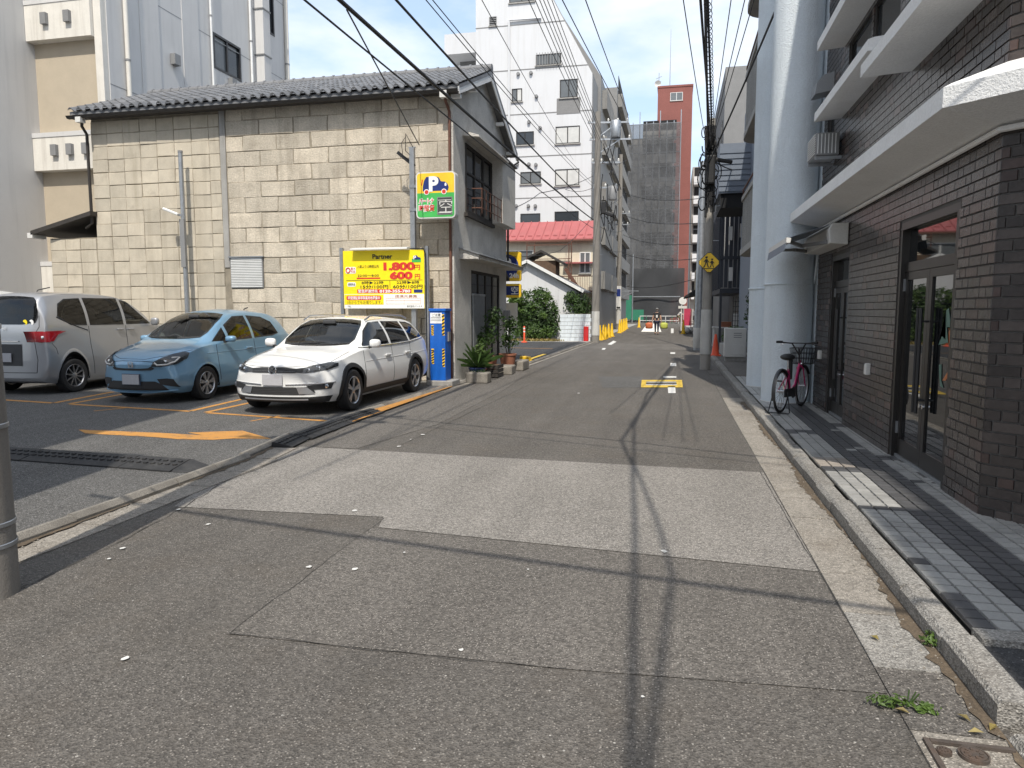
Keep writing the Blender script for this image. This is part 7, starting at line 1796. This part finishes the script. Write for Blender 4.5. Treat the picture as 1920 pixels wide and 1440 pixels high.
f = MB(); leaves(f, (-1.05, -.3, 2.1), (.45, .4, .65), 160, .34, shell=.2); leaves(f, (0, -.5, .45), (1.3, .35, .35), 500, .13); f.build('bright_foliage', 'leaf_bright', bs, fix=False, local=True)
f = MB()
for k in range(40):
    a = random.uniform(0, 6.28); e = random.uniform(-.1, 1.3); c = Vector((-.2+1.25*math.cos(a)*math.cos(e), .7*math.sin(a)*math.cos(e), 1.35+1.35*math.sin(e))); leaves(f, c, (.16, .16, .22), 16, .16, shell=.1)
f.build('sprigs', 'leaf_bright', bs, fix=False, local=True)
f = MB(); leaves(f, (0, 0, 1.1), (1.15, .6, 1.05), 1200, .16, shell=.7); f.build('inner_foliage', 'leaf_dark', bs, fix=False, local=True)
stemmed(bs, (0, 0, 0), [(-.8, 0, 1.6), (.5, .1, 1.8), (0, 0, 2.2), (-.3, .2, 1.9)], .05)
leaves(MB(), (0, -.6, .08), (1.7, .3, .1), 500, .12).build('ground_growth', 'leaf_dry', bs, fix=False, local=True)
b2 = thing('small_shrub', 'rounded green shrub rising above the block garden wall', 'shrub', (-4.95, 38.2, 0))
f = MB(); leaves(f, (0, 0, 1.75), (.85, .7, .85), 2200, .13, shell=.4); leaves(f, (-.3, -.2, 2.3), (.45, .4, .4), 500, .13); f.build('foliage', 'leaf', b2, fix=False, local=True)
stemmed(b2, (0, 0, 0), [(-.4, 0, 1.9), (.4, .1, 1.8), (0, 0, 2.2)], .05)
# pots in front of the old house
sp = thing('potted_sword_plant', 'spiky sword-leaved plant in a dark blue pot by the old house', 'plant', (-4.32, 15.65, .05))
pot(sp, (0, 0, 0), .19, .26, 'pot_blue'); f = MB()
for i in range(46):
    a = random.uniform(0, 6.28); e = random.uniform(.15, 1.2); l = random.uniform(.45, .75); d = Vector((math.cos(a)*math.cos(e), math.sin(a)*math.cos(e), math.sin(e))); s_ = d.cross(Vector((0, 0, 1))).normalized()*.022
    b_ = Vector((0, 0, .26)); mth = b_+d*l*.6+Vector((0, 0, .03)); tp = b_+d*l+Vector((0, 0, -.10*l)); f.face(b_-s_*.6, b_+s_*.6, mth+s_, tp, mth-s_)
f.build('leaves', 'leaf', sp, fix=False, local=True)
def shrubpot(name, label, loc, r, h, pm, cs, n, m='leaf', size=.09):
    t = thing(name, label, 'plant', loc); pot(t, (0, 0, 0), r, h, pm); f = MB()
    for c, rad in cs: leaves(f, c, rad, n, size, shell=.2)
    f.build('foliage', m, t, fix=False, local=True); stemmed(t, (0, 0, h*.8), [tuple(Vector(c)+Vector((random.uniform(-.1, .1), 0, 0))) for c, _ in cs], .014); return t
shrubpot('potted_shrub', 'tall loose green shrub in a terracotta pot beside the house wall', (-4.38, 17.0, .1), .2, .38, 'terracotta', [((0, 0, .95), (.3, .3, .38)), ((.1, .1, 1.35), (.28, .26, .28)), ((-.2, -.1, .75), (.26, .26, .22))], 230)
shrubpot('potted_shrub', 'bushy green plant in a terracotta pot nearest the second car park', (-4.22, 18.3, .05), .22, .42, 'terracotta', [((0, 0, .85), (.36, .36, .36)), ((.1, 0, 1.2), (.26, .26, .25))], 260)
shrubpot('potted_shrub', 'small plant in a red clay pot next to the blue pot', (-4.42, 16.25, .05), .15, .26, 'terracotta', [((0, 0, .55), (.22, .22, .26))], 200, 'leaf_bright')
for i, (x, y, s_, lab) in enumerate(((-4.18, 15.25, (.5, .35, .24), 'dark rough stone planter next to the ticket machine'), (-4.10, 17.55, (.42, .6, .22), 'rough grey stone step below the potted shrubs'), (-4.02, 18.9, (.35, .8, .26), 'long weathered stone block by the second car park'))):
    t = thing('stone_block_step', lab, 'stone', (x, y, 0)); mbb = MB().obox((0, 0, s_[2]/2+.0), s_, (0, 0, random.uniform(-.15, .15))); o = mbb.build('stone', 'kerb_stone', t, bevel=.03, local=True)
    if i == 0: leaves(MB(), (0, 0, s_[2]), (.22, .15, .07), 120, .05).build('moss', 'leaf_dark', t, fix=False, local=True)
cr_ = thing('wooden_crate', 'low dark wooden crate between the plant pots', 'crate', (-4.2, 16.6, 0))
for k in range(3): MB().box(-.2, .2, -.3, -.27, .03+k*.1, .11+k*.1).build('slat', 'wood_dark', cr_, local=True); MB().box(.17, .2, -.27, .3, .03+k*.1, .11+k*.1).build('slat', 'wood_dark', cr_, local=True)
MB().box(-.2, .17, -.27, .3, .25, .3).build('lid', 'wood_brown', cr_, local=True)
# weeds along the right kerb
for i, (x, y, s_, lab) in enumerate(((1683, 1105, .042, 'small green weed in the kerb joint beside the pavement'), (1750, 1210, .06, 'bright green weed growing at the foot of the right kerb'), (1700, 1325, .08, 'flat green weed spreading over the gutter joint'))):
    p = atz(x, y, .01); t = thing('weed', lab, 'weed', tuple(p)); f = MB()
    if i < 2: leaves(f, (0, 0, s_*.55), (s_, s_, s_*.7), 170, .028, up=.8, shell=.1)
    else: leaves(f, (-.06, 0, .02), (.10, .04, .022), 110, .026, up=1, shell=.1); leaves(f, (.06, -.02, .02), (.06, .035, .02), 70, .03, up=1, shell=.1)
    f.build('leaves', 'leaf_bright', t, fix=False, local=True)
    for k in range(3): MB().tube([(0, 0, -.005), (random.uniform(-.5, .5)*s_, random.uniform(-.5, .5)*s_, s_*.8)], .003, 5).build('stem', 'leaf', t, local=True)
random.seed(9)
for i, (x, y, lab) in enumerate(((1692, 1332, 'curled yellow leaf beside the flat weed in the gutter'), (1808, 1345, 'yellow fallen leaf on the drain cover slab'), (1862, 1363, 'tan fallen leaf by the corner of the kerb'), (1640, 1195, 'pale fallen leaf on the bright granite slab'), (1830, 1372, 'small brown leaf near the round drain lid'))):
    p = atz(x, y, .022); s_ = .028; a = random.uniform(0, 6)
    o = MB().add([(p.x-s_*math.cos(a), p.y-s_*math.sin(a), .018), (p.x+s_*.5*math.sin(a), p.y-s_*.5*math.cos(a), .03), (p.x+s_*math.cos(a), p.y+s_*math.sin(a), .022), (p.x-s_*.5*math.sin(a), p.y+s_*.5*math.cos(a), .032)], [(0, 1, 2), (0, 2, 3)]).build('fallen_leaf', 'leaf_dry'); tag(o, lab, 'leaf', 'fallen leaves in the right gutter')
mpn = thing('garden_plant', 'dark green plants beside the wire grille on the right', 'plant', (2.5, 21.2, .1)); leaves(MB(), (0, 0, .55), (.35, .7, .5), 900, .10, shell=.2).build('foliage', 'leaf_dark', mpn, fix=False, local=True); leaves(MB(), (-.2, .9, 1.5), (.25, .5, .8), 500, .12, shell=.2).build('foliage', 'leaf_dark', mpn, fix=False, local=True)
stemmed(mpn, (0, 0, 0), [(-.2, .9, 1.6), (0, 0, .7)], .02)

# ================================================================== BICYCLE
bk_ = thing('bicycle', 'magenta city bicycle with front basket parked by the pale column', 'bicycle', (1.55, 10.88, .12), R(-26))
WR = .315; WB_ = 0.99
def bwheel(y):
    w = bpy.data.objects.new('wheel', None); COL.objects.link(w); w.location = (0, y, WR); par(w, bk_, True)
    MB().tube([(0, (WR-.018)*math.cos(a), (WR-.018)*math.sin(a)) for a in [6.2832*i/40 for i in range(40)]], .019, 8, True).build('tyre', 'tyre', w, True, local=True)
    MB().tube([(0, (WR-.042)*math.cos(a), (WR-.042)*math.sin(a)) for a in [6.2832*i/40 for i in range(40)]], .010, 6, True).build('rim', 'alloy', w, True, local=True)
    for i in range(20): a = 6.2832*i/20; MB().tube([((.02 if i % 2 else -.02), .02*math.cos(a+.6), .02*math.sin(a+.6)), (0, (WR-.04)*math.cos(a), (WR-.04)*math.sin(a))], .0022, 4).build('spoke', 'chrome', w, local=True)
    MB().lathe([(.022, -.045), (.022, .045)], 12, (0, 0, 0), 'x').build('hub', 'alloy', w, True, local=True)
bwheel(0); bwheel(WB_)
BBp = (0, .40, .27)
fr = MB().tube([BBp, (0, .62, .36), (0, .80, .64), (0, .815, .72)], .021, 8).tube([BBp, (0, .285, .62)], .019, 8)
for s_ in (-.05, .05): fr.tube([BBp, (s_, 0, WR)], .011, 6).tube([(0, .30, .56), (s_, 0, WR)], .010, 6)
fr.build('frame', 'bike_pink', bk_, True, local=True)
fk = MB()
for s_ in (-.045, .045): fk.tube([(0, .82, .66), (s_, .85, .60), (s_, WB_, WR)], .011, 6)
fk.build('fork', 'bike_pink', bk_, True, local=True)
MB().tube([(0, .80, .66), (0, .78, .90)], .014, 8).tube([(0, .78, .80), (-.10, .74, .98), (-.27, .64, 1.0)], .012, 8).tube([(0, .78, .80), (.10, .74, .98), (.27, .64, 1.0)], .012, 8).tube([(-.12, .73, .985), (.12, .73, .985)], .008, 6).build('handlebar', 'black_metal', bk_, True, local=True)
for s_ in (-1, 1): MB().tube([(s_*.22, .67, 1.0), (s_*.30, .62, 1.0)], .019, 8).build('grip', 'rubber', bk_, True, local=True); MB().tube([(s_*.19, .70, .985), (s_*.27, .70, .95)], .006, 5).build('brake_lever', 'chrome', bk_, local=True)
MB().tube([(0, .285, .60), (0, .27, .76)], .014, 8).build('seat_post', 'chrome', bk_, True, local=True)
sd_ = ell((0, .25, .80), (.105, .145, .05), 16, 8); sd_.v = [(v[0]*(1-.55*max(0, (v[1]-.25)/.145)), v[1], v[2]) for v in sd_.v]; sd_.build('saddle', 'cladding', bk_, 'all', local=True)
bas = MB()
for z, w_, d_ in ((.66, .13, .10), (.74, .145, .115), (.82, .16, .13), (.90, .175, .14)):
    bas.tube([(-w_, .95-d_+.06, z), (w_, .95-d_+.06, z), (w_, .95+d_+.06, z), (-w_, .95+d_+.06, z)], .005, 5, True)
for i in range(9):
    t = -1+2*i/8
    for y0, y1 in ((.91, .87), (1.11, 1.15)): bas.tube([(t*.13, y0, .66), (t*.175, y1, .90)], .0035, 4)
    if abs(t) > .01: pass
for i in range(7):
    t = i/6
    for s_ in (-1, 1): bas.tube([(s_*.13, .91+.2*t, .66), (s_*.175, .87+.28*t, .90)], .0035, 4)
    bas.tube([(-.13, .91+.2*t, .66), (.13, .91+.2*t, .66)], .003, 4)
bas.build('basket', 'black_metal', bk_, local=True)
def fender(y, a0, a1, nm):
    mb = MB(); n = 18
    for i in range(n+1):
        a = R(a0+(a1-a0)*i/n)
        for s_ in (-.028, 0, .028): mb.v.append((s_, y+(WR+.018-abs(s_)*.3)*math.cos(a), WR+(WR+.018-abs(s_)*.3)*math.sin(a)))
    for i in range(n):
        for k in range(2): mb.f.append((3*i+k, 3*i+k+1, 3*i+4+k, 3*i+3+k))
    mb.build(nm, 'black_metal', bk_, True, local=True)
fender(0, 40, 200, 'rear_fender'); fender(WB_, 30, 150, 'front_fender')
MB().lathe([(.085, -.005), (.085, .005)], 20, (.05, .40, .27), 'x').build('chainring', 'dash', bk_, local=True); MB().prism([(-.02, .23), (.44, .21), (.47, .27), (.43, .34), (-.01, .35)], .045, .06, 'x').build('chain_guard', 'dash', bk_, bevel=.01, local=True)
MB().beam((.07, .40, .27), (.09, .46, .12), .02).beam((-.07, .40, .27), (-.09, .34, .42), .02).build('crank', 'chrome', bk_, local=True)
for p in ((.13, .46, .11), (-.13, .34, .43)): MB().obox(p, (.08, .07, .02)).build('pedal', 'rubber', bk_, local=True)
MB().tube([(-.10, -.02, WR), (-.15, -.06, .02), (-.15, -.10, .01), (.15, -.10, .01), (.15, -.06, .02), (.10, -.02, WR)], .008, 6).build('kickstand', 'black_metal', bk_, True, local=True)
MB().box(-.035, .035, .33, .39, .46, .78).build('battery', 'cladding', bk_, bevel=.015, local=True); ell((0, WB_-.05, .66), (.03, .045, .03)).build('head_lamp', 'chrome', bk_, 'all', local=True)

# ================================================================== PEOPLE
def skin_body(name, joints, edges, m, parent, sub=2):
    me = bpy.data.meshes.new(name); me.from_pydata([j[0] for j in joints], edges, []); o = bpy.data.objects.new(name, me); COL.objects.link(o)
    par(o, parent, True); md = o.modifiers.new('skin', 'SKIN'); md.use_smooth_shade = True
    sv = me.skin_vertices[0].data if me.skin_vertices else None
    if sv is None:
        bpy.context.view_layer.objects.active = o; bpy.ops.mesh.customdata_skin_add(); sv = me.skin_vertices[0].data
    for i, j in enumerate(joints):
        r = j[1]; sv[i].radius = r if isinstance(r, tuple) else (r, r); sv[i].use_root = (i == 0)
    sb_ = o.modifiers.new('sub', 'SUBSURF'); sb_.levels = sub; sb_.render_levels = sub; me.materials.append(MATS[m]); return o
def head(parent, c, tilt, hair, mask=None, cap=None):
    h = ell((0, 0, 0), (.075, .095, .115), 18, 12); h.v = [(v[0]*(1 if v[2] > -.02 else 1+v[2]*1.8+.03), v[1], v[2]) for v in h.v]
    o = h.build('head', 'skin', parent, 'all', local=True); o.location = c; o.rotation_euler = tilt
    MB().add([(-.014, -.09, -.025), (.014, -.09, -.025), (0, -.118, -.03), (0, -.09, .02)], [(0, 1, 2), (0, 2, 3), (1, 3, 2)]).build('nose', 'skin', o, local=True)
    for s_ in (-1, 1):
        ell((s_*.03, -.086, .012), (.012, .008, .007), 10, 6).build('eye', 'cloth_black', o, 'all', local=True); ell((s_*.077, .005, 0), (.012, .022, .032), 10, 6).build('ear', 'skin', o, 'all', local=True)
    MB().box(-.022, .022, -.091, -.086, -.06, -.053).build('mouth', 'tail_red', o, local=True)
    hr = ell((0, .012, .025), (.084, .102, .108), 18, 12); hr.v = [(v[0], v[1] if v[1] > -.05 or v[2] > .06 else -.05, v[2] if v[2] > -.05 or v[1] > .02 else -.0) for v in hr.v]; hr.build('hair', hair, o, 'all', local=True)
    if mask: ell((0, -.055, -.045), (.062, .052, .045), 12, 8).build('mask', mask, o, 'all', local=True)
    if cap: ell((0, .0, .055), (.09, .108, .075), 16, 8).build('cap', cap, o, 'all', local=True); MB().prism([(-.07, -.09), (.07, -.09), (.05, -.18), (-.05, -.18)], .045, .055, 'z').build('cap_peak', cap, o, local=True)
    return o
def hand(parent, c, d, m='skin'):
    c = Vector(c); o = MB().obox(c+Vector((0, 0, -.03)), (.035, .075, .085)).build('hand', m, parent, bevel=.012, local=True)
    for k in range(4): 
        y = c.y-.03+k*.02; MB().tube([(c.x, y, c.z-.065), (c.x+d*.012, y, c.z-.10), (c.x+d*.035, y, c.z-.115+abs(k-1.5)*.006), (c.x+d*.045, y, c.z-.095)], [.010, .0095, .009, .007], 6).build('finger', m, o, True, local=True)
    MB().tube([(c.x+d*.012, c.y-.035, c.z-.02), (c.x+d*.035, c.y-.05, c.z-.05), (c.x+d*.045, c.y-.035, c.z-.08)], [.011, .010, .008], 6).build('thumb', m, o, True, local=True)
p = atz(1231, 627)
pe = thing('person', 'person in black top and cap walking with a large bag in each hand', 'person', tuple(p))
J = [((0, 0, .93), (.15, .11)), ((0, 0, 1.15), (.145, .10)), ((0, .0, 1.36), (.17, .11)), ((0, 0, 1.46), (.06, .06)), ((0, -.01, 1.53), (.055, .055)),
     ((.19, 0, 1.40), .062), ((.25, -.02, 1.14), .048), ((.29, -.03, .90), .036), ((-.19, 0, 1.40), .062), ((-.25, .0, 1.14), .048), ((-.30, -.02, .90), .036),
     ((.09, 0, .86), .088), ((.09, -.08, .48), .062), ((.09, -.10, .10), .042), ((-.09, 0, .86), .088), ((-.09, .02, .48), .062), ((-.09, .16, .13), .042), ((.09, -.22, .05), .04), ((-.09, .06, .05), .04)]
Ed = [(0, 1), (1, 2), (2, 3), (3, 4), (2, 5), (5, 6), (6, 7), (2, 8), (8, 9), (9, 10), (0, 11), (11, 12), (12, 13), (0, 14), (14, 15), (15, 16), (13, 17), (16, 18)]
skin_body('body', J, Ed, 'skin', pe)
cl = lambda js, k=1.14: [(j[0], tuple(q*k for q in j[1]) if isinstance(j[1], tuple) else j[1]*k) for j in js]
skin_body('shirt', cl([J[1], J[0], J[2], ((0, 0, 1.44), (.08, .07)), J[5], ((.225, -.01, 1.25), .055), J[8], ((-.225, 0, 1.25), .055)]), [(0, 1), (0, 2), (2, 3), (2, 4), (4, 5), (2, 6), (6, 7)], 'cloth_black', pe)
skin_body('trousers', cl([((0, 0, .95), (.15, .115)), J[11], J[12], J[13], J[14], J[15], J[16]]), [(0, 1), (1, 2), (2, 3), (0, 4), (4, 5), (5, 6)], 'cloth_navy', pe)
head(pe, (0, -.02, 1.64), (0, 0, 0), 'cloth_black', 'cloth_white', 'cloth_grey')
for x in (.3, -.3): hand(pe, (x, -.03, .88), 1 if x < 0 else -1)
for s_ in (1, -1): ell((s_*.09, -.16 if s_ > 0 else .12, .045), (.05, .13, .045), 12, 8).build('shoe', 'cloth_black', pe, 'all', local=True)
MB().box(-.06, .06, -.135, -.12, 1.12, 1.3).build('shirt_print', 'cloth_white', pe, local=True)
for x, m, lab in ((-.50, 'bag_orange', 'orange bag carried by the walking person'), (.48, 'bag_lime', 'yellow-green bag carried by the walking person')):
    t = thing('carrier_bag', lab, 'bag', (p.x+x, p.y-.03, .38)); mbb = ell((0, 0, .2), (.26, .19, .24), 16, 10); mbb.v = [(max(-.24, min(.24, v[0]*1.1))*(1+.05*math.sin(v[2]*25)), max(-.16, min(.16, v[1]*1.1)), max(0.0, min(.4, v[2]))) for v in mbb.v]
    mbb.build('bag_body', m, t, 'all', local=True); hx = .19*(1 if x < 0 else -1)
    MB().tube([(-.12, 0, .39), (-.05+hx*.3, 0, .44), (hx, 0, .44), (.05+hx*.3, 0, .44), (.12, 0, .39)], .012, 6).build('strap', m, t, True, local=True)
# cyclist at the far right
p = atz(1271, 607)
cy_ = thing('person', 'cyclist in a pale top riding across at the far end', 'person', (p.x, p.y, .0), R(75))
J2 = [((0, .0, .95), (.15, .12)), ((0, -.12, 1.15), (.14, .11)), ((0, -.27, 1.36), (.16, .10)), ((0, -.31, 1.46), (.055, .055)), ((.18, -.29, 1.38), .058), ((.22, -.45, 1.18), .045), ((.22, -.66, 1.10), .034), ((-.18, -.29, 1.38), .058), ((-.22, -.45, 1.18), .045), ((-.22, -.66, 1.10), .034),
      ((.09, -.02, .90), .09), ((.1, -.38, .72), .065), ((.1, -.28, .32), .045), ((-.09, -.02, .90), .09), ((-.1, -.36, .62), .065), ((-.1, -.22, .22), .045)]
E2 = [(0, 1), (1, 2), (2, 3), (2, 4), (4, 5), (5, 6), (2, 7), (7, 8), (8, 9), (0, 10), (10, 11), (11, 12), (0, 13), (13, 14), (14, 15)]
skin_body('body', J2, E2, 'skin', cy_); skin_body('shirt', cl([J2[1], J2[0], J2[2], J2[4], J2[5], J2[7], J2[8]]), [(0, 1), (0, 2), (2, 3), (3, 4), (2, 5), (5, 6)], 'cloth_white', cy_); skin_body('trousers', cl([J2[0], J2[10], J2[11], J2[12], J2[13], J2[14], J2[15]]), [(0, 1), (1, 2), (2, 3), (0, 4), (4, 5), (5, 6)], 'cloth_olive', cy_)
head(cy_, (0, -.36, 1.63), (R(-8), 0, 0), 'wood_brown')
for x in (.22, -.22): hand(cy_, (x, -.68, 1.13), -1 if x > 0 else 1)
for x, y, z in ((.1, -.30, .28), (-.1, -.26, .18)): ell((x, y, z), (.045, .12, .045), 10, 6).build('shoe', 'cloth_grey', cy_, 'all', local=True)
bc2 = thing('bicycle', 'dark bicycle ridden by the far cyclist', 'bicycle', (p.x, p.y, 0), R(75))
for y in (.25, -.85):
    w = bpy.data.objects.new('wheel', None); COL.objects.link(w); w.location = (0, y, .33); par(w, bc2, True)
    MB().tube([(0, .31*math.cos(a), .31*math.sin(a)) for a in [6.2832*i/28 for i in range(28)]], .02, 6, True).build('tyre', 'tyre', w, True, local=True)
    for i in range(10): a = 6.2832*i/10; MB().tube([(0, 0, 0), (0, .3*math.cos(a), .3*math.sin(a))], .003, 4).build('spoke', 'chrome', w, local=True)
MB().tube([(0, .25, .33), (0, -.2, .28), (0, -.05, .75)], .018, 6).tube([(0, -.2, .28), (0, -.62, .72), (0, -.68, .9)], .02, 6).tube([(0, -.64, .74), (0, -.85, .33)], .016, 6).tube([(-.24, -.62, 1.08), (0, -.70, 1.02), (.24, -.62, 1.08)], .012, 6).tube([(0, -.68, .88), (0, -.70, 1.02)], .014, 6).build('frame', 'cloth_olive', bc2, True, local=True)
ell((0, 0, .80), (.1, .14, .05)).build('saddle', 'cladding', bc2, 'all', local=True)

# ================================================================== OVERHEAD WIRES
WN = [0]
def wire(label, pts, r=.012, sag=.15, n=14, name='overhead_wire', cat='wire', coil=False, grp='overhead wires'):
    P = []
    for a, b in zip(pts, pts[1:]):
        a, b = Vector(a), Vector(b)
        for i in range(n): t = i/n; P.append(a.lerp(b, t)-Vector((0, 0, sag*4*t*(1-t))))
    P.append(Vector(pts[-1]))
    mb = MB().tube(P, r, 6)
    o = mb.build(name, 'cable', None, True); tag(o, label, cat, grp); return o
def ext(far, near, Y): 
    far, near = Vector(far), Vector(near); d = near-far; return tuple(far+d*((Y-far.y)/d.y))
def img_wire(label, f, fY, nr, nY, endY=-4, r=.012, sag=.15):
    A = aty(f[0], f[1], fY); B = aty(nr[0], nr[1], nY); return wire(label, [A, ext(A, B, endY)], r, sag)
img_wire('thick black cable running from the brown pole above the house gable', (1112, 412), 35.8, (648, 0), 7.7, 3.2, .026, .12)
img_wire('thin black cable crossing the tiled roof at the far left', (1112, 428), 35.8, (585, 0), 6.9, 3.2, .012, .15)
img_wire('black cable passing the ridge end of the tiled roof', (1112, 392), 35.8, (755, 0), 9.4, 3.2, .018, .15)
img_wire('fine wire left of a close pair above the white tower', (1112, 350), 35.8, (818, 0), 10.8, 3.2, .008, .25)
img_wire('fine wire right of a close pair above the white tower', (1113, 345), 35.8, (830, 0), 11.0, 3.2, .008, .25)
img_wire('fine wire crossing the middle of the white tower', (1075, 300), 44.5, (912, 0), 14.0, 3.2, .008, .2)
for i, (fx, fy_, nx_, Yn) in enumerate(((1113, 262, 998, 18.5), (1117, 258, 1010, 19), (1122, 262, 1018, 19.5), (1128, 268, 1025, 20), (1135, 272, 1032, 20.5), (1140, 280, 1040, 21))):
    img_wire('power line over the white tower, %s of six from the left' % ordn[i], (fx, fy_), 35.9, (nx_, 0), Yn, 3.2, .011, .2)
img_wire('power line left of the two running to the transformer top', (1165, 212), 36.2, (1060, 0), 20, 0, .015, .15); img_wire('power line right of the two running to the transformer top', (1178, 216), 36.2, (1102, 0), 20, 0, .015, .15)
wire('service cable dropping to the top of the parking sign post', [aty(786, 272, 14.62), aty(650, 18, 8.0)], .010, .0)
wire('service wire from the house corner to the brown pole', [aty(936, 398, 20.3), aty(1012, 362, 27), aty(1112, 330, 35.8)], .014, .1)
wire('lower service wire from the house to the brown pole', [aty(938, 480, 20.4), aty(1050, 470, 28), aty(1112, 405, 35.8)], .010, .1)
wire('slack cable from the brown pole to the white tower wall', [aty(1112, 352, 35.8), aty(1060, 355, 40), aty(1065, 345, 44.9)], .012, .15)
for i, (ya, yb) in enumerate(((440, 457), (474, 484), (402, 418), (535, 520), (360, 372))):
    wire('cable across the street end, %s in the fan between far poles' % ordn[i], [aty(1168, ya, 60), aty(1314, yb, 29.8)], .016, .3)
for i, (xa, ya, xb, yb) in enumerate(((1117, 420, 1172, 430), (1118, 450, 1170, 470), (1116, 390, 1173, 360), (1117, 300, 1174, 300))): wire('cable between the two left poles, %s in order' % ordn[i], [aty(xa, ya, 36), aty(xb, yb, 60)], .016, .3)
# bundles over the street
PR = (.80, 19.95, 5.9)
W1 = [PR, (.05, 4.75, 5.62), (.26, 3.4, 5.62), (.41, 1.0, 5.65), (.54, -1.7, 5.7), (.65, -5, 5.8)]
W2 = [(.86, 19.95, 6.1), (.21, 9.7, 5.85), (.16, 5.8, 5.75), (.28, 3.4, 5.7), (.57, 1.3, 5.7), (.68, .2, 5.72), (.6, -1.7, 5.75), (.5, -5, 5.85)]
wire('thick cable bundle over the street from the school sign pole', W1, .024, .01, 8); wire('second thick cable beside the main bundle', W2, .021, .01, 6)
wire('thin strand left of the main bundle', [(.74, 19.95, 6.0), (-.25, 6.8, 5.95)], .008, .10)
mb = MB(); pts = []; nt_ = 60; A, B = Vector((.90, 19.9, 5.95)), Vector((.10, 5.9, 5.72))
for i in range(nt_*10+1):
    t = i/(nt_*10); c = A.lerp(B, t); a = t*nt_*6.2832; pts.append(c+Vector((.055*math.cos(a), 0, .055*math.sin(a))))
mb.tube(pts, .006, 4); mb.tube([A, B], .02, 6)
tag(mb.build('overhead_wire', 'cable'), 'spiral-wrapped cable hanging beside the main bundle', 'wire', 'overhead wires')
for i, (nx_, lab) in enumerate(((1370, 'left'), (1395, 'middle'), (1412, 'right'))): img_wire('thin wire high on the right, %s of three' % lab, (1330, 282), 20, (nx_, 0), 10, 5, .007, .05)
wire('black cable slanting from the sign pole to the pale columns', [aty(1326, 312, 20), aty(1462, 0, 12.6)], .018, .05); wire('service cable from the sign pole to the siding house bay', [aty(1326, 292, 20), aty(1372, 318, 24.4)], .02, .05)
wire('cross wire tying the bundle over the street', [(-6.2, 6.75, 5.8), (.05, 4.75, 5.62), (2.2, 3.95, 5.5)], .016, .02); wire('second cross wire just behind the tie', [(-6.2, 6.4, 5.7), (2.2, 3.7, 5.4)], .010, .02)
wire('thick cross cable nearest the camera overhead', [(-4.2, 1.05, 5.6), (2.2, .02, 5.5)], .026, .04)
bpy.context.view_layer.update()
